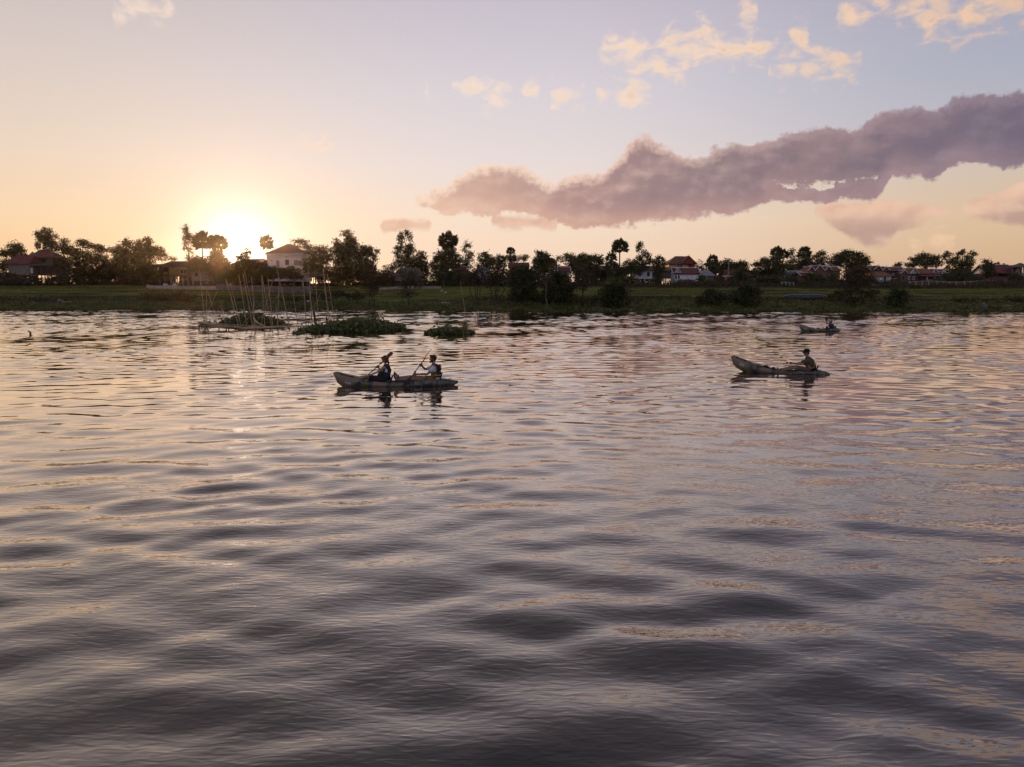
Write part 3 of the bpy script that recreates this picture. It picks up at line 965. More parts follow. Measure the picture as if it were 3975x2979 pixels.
tree('rain_tree', 'great dome-shaped tree right of the triple gable brown house', 212, [(3286, 980, 26, 10), (3262, 996, 34, 14), (3312, 990, 36, 13), (3345, 1002, 30, 12), (3282, 1010, 56, 15), (3362, 1018, 26, 13, .9), (3255, 1026, 30, 14, .8), (3225, 1018, 20, 10, .8), (3320, 1030, 50, 12, .7)], 3300, 'd', group=G_BACK, flat=0.45, tr=0.4)
tree('broadleaf_tree', 'small tree top peeping over the dark triple roofs', 222, [(3492, 1028, 16, 8), (3480, 1036, 14, 8)], 3490, 'm', group=G_BACK)
tree('rain_tree', 'dome-shaped tree behind the orange roofed wooden house', 216, [(3588, 994, 28, 11), (3560, 1008, 30, 12), (3612, 1004, 24, 12), (3585, 1022, 44, 16), (3542, 1028, 24, 12), (3638, 1002, 7, 12, .8), (3632, 1022, 24, 16)], 3588, 'd', group=G_BACK, flat=0.4)
tree('broadleaf_tree', 'big airy tree with two rounded lobes right of the orange roof', 211, [(3680, 986, 16, 11, .85), (3668, 1000, 12, 12, .7), (3728, 984, 14, 10), (3742, 978, 10, 8), (3775, 988, 16, 10, .85), (3710, 1005, 20, 12, .7), (3755, 1005, 26, 12, .75), (3690, 1018, 18, 14, .7), (3735, 1022, 40, 14), (3768, 1030, 14, 14, .8), (3725, 1045, 40, 14)], 3728, 'm', dens=0.9, group=G_BACK)
tree('broadleaf_tree', 'tree against the left end of the big red temple roof', 205, [(3828, 1022, 14, 14, .9), (3818, 1040, 14, 14, .8), (3846, 1034, 10, 16, .9), (3835, 1060, 24, 20)], 3832, 'd', group=G_BACK)
tree('shrub', 'thicket below the airy two-lobed tree', 200, [(3712, 1078, 50, 24), (3752, 1072, 30, 26), (3690, 1100, 52, 20), (3770, 1095, 40, 22)], 3718, 'd', group=G_BACK, cat='bush')
tree('shrub', 'bushes at the right edge in front of the temple', 196, [(3950, 1082, 26, 26), (3925, 1110, 36, 16), (3965, 1115, 36, 24), (3890, 1128, 40, 10)], 3950, 'm', group=G_BACK, cat='bush')
tree('shrub', 'bamboo thicket in front of the triple gable brown house', 193, [(3150, 1075, 22, 18, .8), (3172, 1092, 36, 24), (3210, 1100, 34, 22), (3135, 1100, 24, 22), (3235, 1088, 18, 30, .8)], 3180, 'm', group=G_BACK, cat='bush', stems=4)
tree('shrub', 'bushes beneath the large dark spreading tree', 195, [(2960, 1095, 36, 20), (3000, 1088, 30, 20), (3070, 1095, 30, 20), (3030, 1105, 20, 14)], 2995, 'd', group=G_BACK, cat='bush')
tree('shrub', 'bushes in front of the dark triple roofed house', 195, [(3420, 1108, 40, 14), (3390, 1095, 20, 16), (3470, 1105, 28, 14)], 3420, 'm', group=G_BACK, cat='bush')
tree('shrub', 'bushes hiding the stilts of the orange roofed wooden house', 195, [(3530, 1106, 26, 12), (3588, 1108, 34, 13), (3642, 1096, 26, 20)], 3590, 'd', group=G_BACK, cat='bush')
tree('shrub', 'dark undergrowth at the far left before the red roofed house', 200, [(20, 1080, 40, 26), (70, 1092, 50, 16), (140, 1092, 40, 12), (215, 1085, 36, 18)], 70, 'b', group=G_BACK, cat='bush')
tree('shrub', 'bushes in front of the thatched hut', 186, [(1590, 1085, 16, 12), (1572, 1100, 14, 10), (1640, 1095, 22, 8)], 1585, 'm', group=G_BACK, cat='bush')
tree('shrub', 'bush tangle under the dense-crowned palm', 192, [(1700, 1075, 40, 22), (1760, 1075, 40, 24), (1735, 1100, 60, 14), (1800, 1085, 30, 22)], 1740, 'd', group=G_BACK, cat='bush')
tree('shrub', 'bushes under the white house on stilts and the tin roofed house', 194, [(2722, 1085, 14, 18, .9), (2735, 1105, 24, 12), (2700, 1112, 16, 8), (2790, 1085, 16, 12)], 2725, 'm', group=G_BACK, cat='bush')

# bank trees and bushes
def bank(name, label, depth, blobs, trunk, leaf='d', **k):
    k.setdefault('cat', 'bush')
    return tree(name, label, depth, blobs, trunk, leaf, group=G_BANK, **k)


bank('bare_tree', 'twiggy half-bare tree on the bank before the forked dark tree', 152, [(1450, 1060, 44, 26, .45), (1440, 1095, 40, 24, .5), (1472, 1085, 26, 26, .4), (1445, 1130, 36, 22, .45)], 1448, 'b', dens=1.52, size=.30, tr=0.14, stems=4, cat='tree')
bank('bare_tree', 'twiggy leaning tree on the bank before the thatched hut', 149, [(1590, 1072, 48, 26, .45), (1570, 1112, 26, 18, .4), (1618, 1100, 28, 22, .35), (1580, 1140, 36, 14, .5)], 1588, 'b', dens=1.52, size=.30, tr=0.14, stems=3, cat='tree')
bank('bare_tree', 'crooked-stemmed scrub tree right of the lone pole', 147, [(1845, 1070, 44, 26, .55), (1820, 1085, 26, 20, .5), (1868, 1092, 26, 18, .5), (1852, 1050, 26, 14, .4)], 1852, 'b', dens=1.61, size=.30, tr=0.2, stems=4, cat='tree')
bank('bare_tree', 'many-stemmed scrub tree touching the left dark bank bush', 146, [(1925, 1070, 46, 30, .55), (1910, 1100, 36, 20, .5), (1950, 1090, 28, 22, .5), (1930, 1040, 24, 14, .4)], 1912, 'b', dens=1.61, size=.30, tr=0.26, stems=5, cat='tree')
bank('river_bush', 'large dark bush on the bank, left one of the adjoining pair', 143, [(2022, 1050, 38, 22), (2048, 1080, 48, 34), (2000, 1088, 36, 30), (2040, 1120, 54, 30), (2010, 1150, 40, 24), (2066, 1155, 32, 22)], 2035, 'd', dens=1.15, tr=0.16, stems=3)
bank('river_bush', 'large dark bush on the bank, right one of the adjoining pair', 143, [(2160, 1072, 34, 18), (2185, 1085, 28, 20), (2150, 1105, 54, 26), (2195, 1120, 38, 28), (2155, 1145, 56, 26), (2120, 1160, 30, 18), (2205, 1160, 34, 18)], 2160, 'd', dens=1.15, tr=0.16, stems=3)
bank('bare_tree', 'pale-trunked leafless tree between the two dark bank bushes', 141, [(2120, 1080, 34, 30, .12), (2095, 1060, 20, 16, .12), (2140, 1050, 16, 24, .1)], 2122, 'b', dens=0.5, size=.26, tr=0.15, cat='tree', bark=BARK_PALE)
bank('bare_tree', 'tall brown twiggy tree with a straight trunk right of the two dark bank bushes', 142, [(2262, 1060, 40, 28, .45), (2245, 1085, 26, 22, .4), (2288, 1085, 28, 26, .4), (2262, 1110, 30, 16, .4)], 2263, 'b', dens=1.52, size=.30, tr=0.2, cat='tree')
bank('river_bush', 'scrubby low bush at the foot of the straight-trunked twiggy tree', 141, [(2290, 1170, 36, 14, .6), (2235, 1160, 34, 18, .6), (2310, 1158, 20, 14, .5)], 2262, 'b', dens=0.8, size=.32)
bank('river_bush', 'ball-shaped dark bush standing at the water edge in the middle', 141, [(2372, 1110, 30, 16), (2402, 1115, 36, 18), (2365, 1135, 38, 20), (2405, 1145, 42, 24), (2370, 1162, 42, 20), (2415, 1172, 34, 16), (2370, 1185, 34, 12)], 2385, 'd', dens=1.2, tr=0.14, stems=3)
bank('river_bush', 'lighter green bush behind the ball-shaped dark bush', 150, [(2400, 1092, 40, 12, .9), (2442, 1088, 28, 12, .9), (2370, 1098, 20, 10, .8)], 2410, 'w', dens=1.0)
bank('river_bush', 'shaggy bush on the bank before the tin roofed house', 144, [(2755, 1140, 30, 16), (2735, 1162, 36, 18), (2790, 1155, 32, 20), (2760, 1178, 46, 12)], 2760, 'd', dens=1.05)
bank('river_bush', 'big two-humped bush on the bank right of the shaggy bush', 142, [(2905, 1118, 36, 16), (2925, 1138, 32, 22), (2880, 1140, 36, 24), (2848, 1155, 30, 18), (2900, 1168, 50, 20), (2930, 1180, 26, 14)], 2900, 'd', dens=1.15, tr=0.15, stems=3)
bank('bare_tree', 'wide brown leafless tree on the bank before the great dome tree', 145, [(3300, 1060, 46, 24, .5), (3345, 1055, 36, 26, .5), (3275, 1092, 36, 22, .45), (3325, 1095, 48, 26, .5), (3370, 1090, 30, 22, .4), (3315, 1130, 44, 18, .45)], 3312, 'b', dens=1.90, size=.28, tr=0.24, stems=4, cat='tree')
bank('river_bush', 'green bushes around the foot of the wide leafless tree', 147, [(3270, 1140, 30, 16, .8), (3370, 1140, 40, 16, .7), (3310, 1172, 40, 14), (3230, 1150, 22, 12, .6)], 3305, 'w', dens=0.9)
bank('river_bush', 'ragged dark bush on the bank before the orange roofed house', 142, [(3480, 1130, 26, 18, .7), (3462, 1150, 30, 18, .8), (3500, 1155, 36, 22, .8), (3480, 1178, 44, 14, .9), (3520, 1140, 20, 14, .5)], 3485, 'd', dens=0.9, stems=3)
bank('river_bush', 'low dark thicket on the bank near the right edge', 150, [(3770, 1172, 46, 11), (3720, 1166, 30, 9, .8), (3850, 1170, 50, 9), (3930, 1165, 50, 13), (3970, 1178, 30, 14)], 3800, 'd', dens=1.0)
bank('river_bush', 'long dry brown bush on the bank behind the bamboo poles', 160, [(1240, 1150, 50, 12, .7), (1310, 1142, 50, 14, .8), (1380, 1148, 44, 14, .8), (1150, 1158, 50, 9, .7)], 1300, 'b', dens=0.9)
bank('river_bush', 'low brown scrub on the bank left of the bamboo poles', 166, [(640, 1150, 60, 11, .8), (560, 1152, 40, 9, .7), (720, 1155, 44, 10, .8), (700, 1140, 22, 8, .6)], 640, 'b', dens=0.9)

# --- feathery banana-like plants before the white house -----------------------
def frond_mesh():
    mb = MB()
    n = 7
    for i in range(n):
        t0, t1 = i / n, (i + 1) / n
        f = lambda t: (t * 0.9, 0.55 * math.sin(t * 2.4) * 0.9)
        w0, w1 = 0.20 * math.sin(math.pi * min(1, t0 * 0.9 + 0.1)), 0.20 * math.sin(math.pi * min(1, t1 * 0.9 + 0.1))
        (x0, z0), (x1, z1) = f(t0), f(t1)
        mb.add([(x0, 0, z0), (x1, 0, z1), (x1 - 0.05, w1, z1 - 0.10), (x0, w0, z0 - 0.06), (x1 - 0.05, -w1, z1 - 0.10), (x0, -w0, z0 - 0.06)],
               [(0, 1, 2, 3), (1, 0, 5, 4)])
    me = bpy.data.meshes.new('leaf')
    me.from_pydata(mb.v, [], mb.f)
    me.materials.append(LEAF_MID)
    return me


FROND = frond_mesh()


def banana(label, px, depth, py_top, n=9, L=2.4):
    rng = np.random.default_rng(int(px))
    b = P(px, 1100, depth)
    b.z = gz(b.x, depth)
    t = thing('banana_plant', label, 'banana plant', b, 0, 'banana plants among the houses')
    top = P(px, py_top, depth).z - b.z
    MB().tube([(0, 0, -0.2), (0.05, 0, top * 0.5), (0, 0, top * 0.75)], [0.16, 0.13, 0.08], 7).build('stem', BARK_PALE, t)
    for i in range(n):
        o = bpy.data.objects.new('leaf', FROND)
        o.parent = t
        o.location = (0, 0, top * 0.68)
        s = L * rng.uniform(0.75, 1.1)
        o.scale = (s, s, s * rng.uniform(0.7, 1.5))
        o.rotation_euler = (0, rng.uniform(-0.5, 0.1), i * 2.4 + rng.uniform(-0.3, 0.3))
        COL.objects.link(o)


banana('banana plant with arching leaves in front of the white two-storey house', 1142, 194, 1040, 11, 2.6)
banana('banana plant left of the white two-storey house door', 1018, 195, 1066, 9, 2.3)
banana('banana plant at the right foot of the white two-storey house', 1172, 192, 1062, 8, 2.0)
banana('pale banana plant below the large dark spreading tree', 2985, 190, 1086, 8, 2.0)
banana('banana plant left of the leaning twiggy tree, under the dense-crowned palm', 1722, 190, 1066, 8, 2.0)


# --- ground cover ------------------------------------------------------------
def cover():
    rng = np.random.default_rng(5)
    n = 90000
    x = rng.uniform(-125, 118, n)
    t = rng.beta(1.1, 1.5, n) * 13 - 1.1
    y = shore(x) + t + 0.5 * np.sin(x * 0.7) * (t < 1)
    h = rng.random(n) ** 1.4 * (0.50 + 0.22 * np.sin(x * 0.4 + y * 0.7) + 0.2 * np.sin(x * 1.3))
    z = np.maximum(ground(x, y), -0.02) + np.clip(h, 0.02, 1)
    v, q = leaf_quads(np.stack([x, y, z], 1), rng.uniform(0.18, 0.42, n), 0.75, 0.62, rng)
    m = mat('bank_leaves', (0.085, 0.092, 0.027), 0.55, col2=(0.175, 0.180, 0.058), vscale=0.8, trans=0.2, spec=0.3)
    tag(mesh_np('bank_plants', v, q, m), 'low leafy water plants covering the river bank along the water edge', 'ground cover', kind='stuff')
    # dry scrub on the step behind them
    n = 26000
    x = rng.uniform(-130, 125, n)
    t = rng.normal(13.2, 1.5, n)
    y = shore(x) + t
    keep = (np.sin(x * 0.11 + 1) + np.sin(x * 0.043) + rng.normal(0, 0.6, n)) > -0.35
    x, y, t = x[keep], y[keep], t[keep]
    z = ground(x, y) + rng.random(len(x)) ** 1.5 * 0.55
    v, q = leaf_quads(np.stack([x, y, z], 1), rng.uniform(0.2, 0.45, len(x)), 0.45, 0.0, rng)
    tag(mesh_np('dry_scrub', v, q, LEAF_BROWN), 'dry brown scrub on the earth step behind the water plants', 'scrub', kind='stuff')
    # young rice on the terraces: thin upright blades
    n = 110000
    x = rng.uniform(-135, 130, n)
    t = 14.5 + rng.random(n) * 42
    y = shore(x) + t
    tw = warp_t(x, t)
    keep = np.ones(n, bool)
    for k, (tc_, w_) in enumerate(((19.5, 0.8), (26.6, 0.9), (34.5, 0.8), (44.8, 0.9))):
        keep &= ~((np.abs(tw - tc_) < w_ * (0.45 + 0.9 * np.sin(x * 0.06 + k * 1.9))))
    keep &= t < np.interp(x, [-140, -72, -30, -10, 8, 20, 140], [57, 57, 56, 51, 46, 43, 42.5])
    keep &= (np.sin(x * 0.21 + t * 0.9) + np.sin(x * 0.07 - t * 0.5) + rng.normal(0, 0.8, n)) > -1.1
    x, y = x[keep], y[keep]
    n = len(x)
    g = ground(x, y)
    a = rng.uniform(0, math.pi, n)
    w = rng.uniform(0.04, 0.10, n)
    hh = rng.uniform(0.14, 0.34, n)
    lean = rng.normal(0, 0.08, (n, 2))
    p0 = np.stack([x - np.cos(a) * w, y - np.sin(a) * w, g - 0.02], 1)
    p1 = np.stack([x + np.cos(a) * w, y + np.sin(a) * w, g - 0.02], 1)
    p2 = np.stack([x + lean[:, 0], y + lean[:, 1], g + hh], 1)
    v = np.stack([p0, p1, p2], 1).reshape(-1, 3)
    m = mat('rice_blades', (0.120, 0.125, 0.034), 0.6, col2=(0.215, 0.225, 0.048), vscale=0.12, trans=0.35, spec=0.15)
    tag(mesh_np('rice_grass', v, np.arange(n * 3).reshape(-1, 3), m, tri=True), 'short green rice grass on the terraced fields behind the bank', 'grass', kind='stuff')
    # dark hedge line and yard growth at the foot of the village
    n = 70000
    x = rng.uniform(-140, 140, n)
    cen = np.interp(x, [-140, -72, -30, -10, 8, 20, 140], [56, 58, 57, 52, 47, 44, 43.5])
    t = cen + rng.normal(0, 1.0, n) + np.abs(rng.normal(0, 1, n)) * np.maximum(0.5, (58 - cen) * 0.55)
    y = shore(x) + t
    hmax = 0.9 + 0.5 * np.sin(x * 0.17) + 0.4 * np.sin(x * 0.61 + 1)
    z = ground(x, y) + rng.random(n) * np.clip(hmax, 0.25, 2)
    v, q = leaf_quads(np.stack([x, y, z], 1), rng.uniform(0.25, 0.5, n), 0.5, 0.1, rng)
    tag(mesh_np('village_undergrowth', v, q, LEAF_BROWN), 'dark undergrowth along the foot of the village', 'undergrowth', kind='stuff')


cover()


def thicket():
    """the mass of growth behind the houses that closes the view under the crowns"""
    rng = np.random.default_rng(15)
    n = 75000
    px = rng.uniform(-150, 4150, n)
    y = rng.uniform(226, 238, n)
    top = 1044 + 18 * np.sin(px * 0.011) + 12 * np.sin(px * 0.037 + 1) + 8 * np.sin(px * 0.09) + 4 * np.sin(px * 0.23)
    top = np.minimum(top, 1060)
    for a, b, t in ((148, 225, 1104), (224, 236, 1060), (425, 440, 1100), (684, 697, 1106), (560, 655, 1052), (708, 1030, 1048), (1285, 1375, 1056), (1460, 1650, 1062), (1205, 1285, 1106), (1378, 1440, 1096), (1660, 1700, 1104), (2195, 2235, 1098),
                    (2566, 2622, 1112), (2410, 2450, 1075), (3255, 3282, 1090), (3770, 3830, 1062), (3955, 4100, 1075)):
        top = np.where((px > a) & (px < b), t, top)
    bot = 1118
    py = top + (bot - top) * rng.random(n) ** 0.9 + rng.normal(0, 2.0, n)
    u = (px - CX) / F_PX
    v = (CY - py) / F_PX
    c, s = math.cos(PITCH), math.sin(PITCH)
    f = c + s * v
    x = u / f * y
    z = CAM_H + (-s + c * v) / f * y
    z = np.maximum(z, ground(x, y) + 0.05)
    vv, q = leaf_quads(np.stack([x, y, z], 1), rng.uniform(0.45, 0.95, n), 0.65, 0.1, rng)
    tag(mesh_np('far_thicket', vv, q, LEAF_BROWN), 'dark thicket of scrub and hedges closing the view behind the houses', 'thicket', kind='stuff')


thicket()

# ------------------------------------------------------------------ village houses
def roof_mat(name, c1, c2):
    """tiles: rows of colour broken by noise and a fine relief"""
    m = mat(name, c1, 0.75, col2=c2, vscale=1.4, spec=0.25, bump=0.5, bscale=7.0)
    return m


ROOF_RED = roof_mat('roof_dark_red', (0.125, 0.036, 0.034), (0.185, 0.060, 0.050))
ROOF_BROWN = roof_mat('roof_brown_tile', (0.135, 0.062, 0.045), (0.200, 0.095, 0.066))
ROOF_ORANGE = roof_mat('roof_orange_tile', (0.18, 0.075, 0.036), (0.25, 0.112, 0.050))
ROOF_GREY = roof_mat('roof_grey', (0.100, 0.082, 0.075), (0.150, 0.122, 0.108))
ROOF_TIN = roof_mat('roof_tin', (0.20, 0.22, 0.24), (0.29, 0.31, 0.33))
ROOF_THATCH = roof_mat('roof_thatch', (0.105, 0.085, 0.068), (0.165, 0.135, 0.105))
W_WHITE = mat('wall_white', (0.66, 0.68, 0.74), 0.8, 0.10, 1.2, bump=0.15, bscale=5)
W_PINK = mat('wall_pale_pink', (0.62, 0.55, 0.54), 0.85, 0.08, 1.0, bump=0.1, bscale=5)
W_CREAM = mat('wall_cream', (0.62, 0.52, 0.30), 0.8, 0.08, 1.2)
W_YELLOW = mat('wall_ochre', (0.36, 0.26, 0.10), 0.85, 0.15, 1.5)
W_BROWN = mat('wall_brown_wood', (0.120, 0.070, 0.050), 0.85, 0.25, 2.0, bump=0.3, bscale=9)
W_TAN = mat('wall_tan_wood', (0.17, 0.098, 0.064), 0.85, 0.18, 2.0, bump=0.3, bscale=9)
W_GREY = mat('wall_grey_wood', (0.19, 0.16, 0.145), 0.9, 0.2, 2.0, bump=0.3, bscale=9)
W_BLUE = mat('wall_pale_blue', (0.40, 0.46, 0.52), 0.8, 0.15, 1.5)
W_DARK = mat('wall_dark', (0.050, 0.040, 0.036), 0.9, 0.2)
TRIM_W = mat('trim_white', (0.62, 0.62, 0.66), 0.7, 0.08)
TRIM_D = mat('trim_dark', (0.07, 0.045, 0.035), 0.8, 0.2)
TRIM_R = mat('gable_red', (0.26, 0.045, 0.040), 0.75, 0.15)
WINDOW = mat('window_dark', (0.020, 0.022, 0.028), 0.25, 0.2, spec=0.5)
SHUTTER = mat('shutter_grey', (0.17, 0.15, 0.15), 0.7, 0.2)
POSTM = mat('post_wood', (0.13, 0.10, 0.085), 0.9, 0.25, 5)
CONC = mat('post_concrete', (0.27, 0.25, 0.24), 0.9, 0.15, 5)
EARTHW = mat('low_wall_grey', (0.34, 0.29, 0.26), 0.95, 0.2, 1.2, bump=0.5, bscale=4)
G_HOUSE = 'houses of the river village'


class House:
    """local frame: x along the river, y away from it, z up; built from photograph pixels at distance y"""

    def __init__(self, name, label, y, px, cat='house', group=G_HOUSE):
        self.y, self.m = y, MPP(y)
        b = P(px, 1110, y)
        b.z = gz(b.x, y)
        self.b = b
        self.t = thing(name, label, cat, b, 0, group)

    def X(self, px):
        return P(px, 1050, self.y).x - self.b.x

    def Z(self, py):
        return P(CX, py, self.y).z - self.b.z

    def walls(self, x0, x1, y_top, y_bot, d, m, y0=0.0, name='wall', label=None):
        o = MB().box(self.X(x0), self.X(x1), y0, y0 + d, self.Z(y_bot), self.Z(y_top)).build(name, m, self.t)
        return tag(o, label)

    def hip(self, x0, x1, r0, r1, y_eave, y_ridge, d, m, over=0.5, y0=0.0, eave_trim=None):
        """hipped or gabled roof with its ridge along x (r0..r1 in px); gabled when the ridge is as long as the eaves"""
        X0, X1, R0, R1 = self.X(x0), self.X(x1), self.X(r0), self.X(r1)
        ze, zr = self.Z(y_eave), self.Z(y_ridge)
        ya, yb, ym = y0 - over, y0 + d + over, y0 + d / 2
        th = 0.14
        mb = MB()
        mb.add([(X0, ya, ze), (X1, ya, ze), (X1, yb, ze), (X0, yb, ze), (R0, ym, zr), (R1, ym, zr)],
               [(0, 1, 5, 4), (1, 2, 5), (2, 3, 4, 5), (3, 0, 4), (3, 2, 1, 0)])
        r = mb.build('roof', m, self.t)
        if eave_trim:
            MB().box(X0 + .02, X1 - .02, ya + .02, yb - .02, ze - 0.26, ze - 0.004).build('eave', eave_trim, r)
        MB().tube([(R0, ym, zr + 0.03), (R1, ym, zr + 0.03)], 0.09, 5).build('ridge_cap', m if not eave_trim else m, r)
        return r

    def gable_x(self, x0, x1, y_eave, y_ridge, d, m, trim=None, y0=0.0, over=0.45, flare=0.25, gable=None):
        """ridge along the river: the long slope faces the water, gables at both ends with white barge boards"""
        X0, X1, ze, zr = self.X(x0), self.X(x1), self.Z(y_eave), self.Z(y_ridge)
        ya, yb, ym = y0 - over, y0 + d + over, y0 + d / 2
        zk = ze + (zr - ze) * 0.30
        yk = (0.62 * ya + 0.38 * ym), (0.62 * yb + 0.38 * ym)
        prof = [(ya, ze), (yk[0], zk), (ym, zr), (yk[1], zk), (yb, ze)]
        mb = MB()
        vs = [(x, yy, zz) for x in (X0, X1) for yy, zz in prof]
        low = [(x, yy, zz - 0.16) for x in (X0, X1) for yy, zz in prof]
        mb.add(vs + low, [(i, i + 1, i + 6, i + 5)[::-1] for i in range(4)] + [(10 + i, 11 + i, 16 + i, 15 + i) for i in range(4)])
        r = mb.build('roof', m, self.t)
        for sx, xx in ((-1, X0), (1, X1)):
            g = MB()
            xi = xx - sx * 0.35
            g.add([(xi, ya + .25, ze), (xi, ym, zr - 0.18), (xi, yb - .25, ze)], [(0, 1, 2)])
            tag(g.build('gable', gable or W_GREY, r))
            if trim:
                t = MB()
                t.tube([(xx, ya - 0.12, ze - 0.05 + flare * 0.5), (xx, ya + 0.1, ze + 0.02), (xx, yk[0], zk + 0.06), (xx, ym, zr + 0.12)], [0.07, 0.1, 0.1, 0.1], 5)
                t.tube([(xx, yb + 0.12, ze - 0.05 + flare * 0.5), (xx, yb - 0.1, ze + 0.02), (xx, yk[1], zk + 0.06), (xx, ym, zr + 0.12)], [0.07, 0.1, 0.1, 0.1], 5)
                t.tube([(xx, ym, zr + 0.1), (xx + sx * 0.1, ym, zr + 0.42)], [0.06, 0.02], 5)
                t.build('barge_board', trim, r)
        if trim:
            MB().tube([(X0, ym, zr + 0.09), (X1, ym, zr + 0.09)], 0.1, 5).build('ridge_cap', trim, r)
        return r

    def gable_y(self, x0, x1, xr, y_eave, y_ridge, d, m, trim=None, gable=None, y0=0.0, over=0.5):
        """ridge runs away from the river: the triangular gable faces the water"""
        X0, X1, XM, ze, zr = self.X(x0), self.X(x1), self.X(xr), self.Z(y_eave), self.Z(y_ridge)
        ya, yb = y0 - over, y0 + d
        mb = MB()
        vs = []
        for yy in (ya, yb):
            vs += [(X0, yy, ze), (XM, yy, zr), (X1, yy, ze), (X0, yy, ze - 0.15), (XM, yy, zr - 0.17), (X1, yy, ze - 0.15)]
        mb.add(vs, [(0, 1, 7, 6)[::-1], (1, 2, 8, 7)[::-1], (3, 9, 10, 4), (4, 10, 11, 5), (0, 3, 4, 1), (1, 4, 5, 2), (0, 6, 9, 3), (2, 5, 11, 8)])
        r = mb.build('roof', m, self.t)
        g = MB()
        g.add([(X0 + .2, ya + 0.4, ze - .02), (XM, ya + 0.4, zr - 0.2), (X1 - .2, ya + 0.4, ze - .02)], [(0, 2, 1)])
        g.build('gable', gable or W_TAN, r)
        if trim:
            t = MB()
            t.tube([(X0 - .15, ya - .03, ze + 0.05), (X0 + .1, ya - .03, ze + 0.03), (XM, ya - .03, zr + .05), (XM, ya - .03, zr + 0.5)], [.06, .09, .1, .03], 5)
            t.tube([(X1 + .15, ya - .03, ze + 0.05), (X1 - .1, ya - .03, ze + 0.03), (XM, ya - .03, zr + .05)], [.06, .09, .1], 5)
            t.build('barge_board', trim, r)
        MB().tube([(XM, ya, zr + 0.05), (XM, yb, zr + 0.05)], 0.09, 5).build('ridge_cap', trim or m, r)
        return r

    def win(self, x0, x1, y0_, y1_, m=WINDOW, frame=TRIM_D, y=0.0, name='window', label=None):
        X0, X1, Z0, Z1 = self.X(x0), self.X(x1), self.Z(y1_), self.Z(y0_)
        f = MB()
        w = 0.08
        f.box(X0 - w, X1 + w, y - 0.07, y + 0.02, Z1, Z1 + w).box(X0 - w, X1 + w, y - 0.07, y + 0.02, Z0 - w, Z0)
        f.box(X0 - w, X0, y - 0.066, y + 0.02, Z0, Z1).box(X1, X1 + w, y - 0.066, y + 0.02, Z0, Z1)
        o = f.build(name, frame, self.t)
        tag(o, label)
        pn = MB().box(X0, X1, y - 0.03, y + 0.012, Z0, Z1)
        pn.build('pane' if name == 'window' else 'panel', m, o)
        return o

    def posts(self, xs, y_top, d, m=POSTM, r=0.12, rows=(0.25, 0.75), y0=0.0, y_bot=None):
        zt = self.Z(y_top)
        for px in xs:
            for k in rows:
                x, yy = self.X(px), y0 + d * k
                zb = gz(self.b.x + x, self.y + yy) - self.b.z - 0.1
                MB().tube([(x, yy, zb), (x, yy, zt)], r, 6).build('post', m, self.t)

    def stairs(self, px, y_top, w=1.0, n=8, m=POSTM, run=2.0):
        x, zt = self.X(px), self.Z(y_top)
        zb = gz(self.b.x + x, self.y - run) - self.b.z
        st = MB().tube([(x - w / 2, -0.05, zt), (x - w / 2, -run, zb)], 0.06, 5).tube([(x + w / 2, -0.05, zt), (x + w / 2, -run, zb)], 0.06, 5)
        o = st.build('staircase', m, self.t)
        for i in range(n):
            k = (i + 0.5) / n
            MB().box(x - w / 2, x + w / 2, -run * k - 0.12, -run * k + 0.12, zt + (zb - zt) * k - 0.03, zt + (zb - zt) * k + 0.03).build('step', m, o)


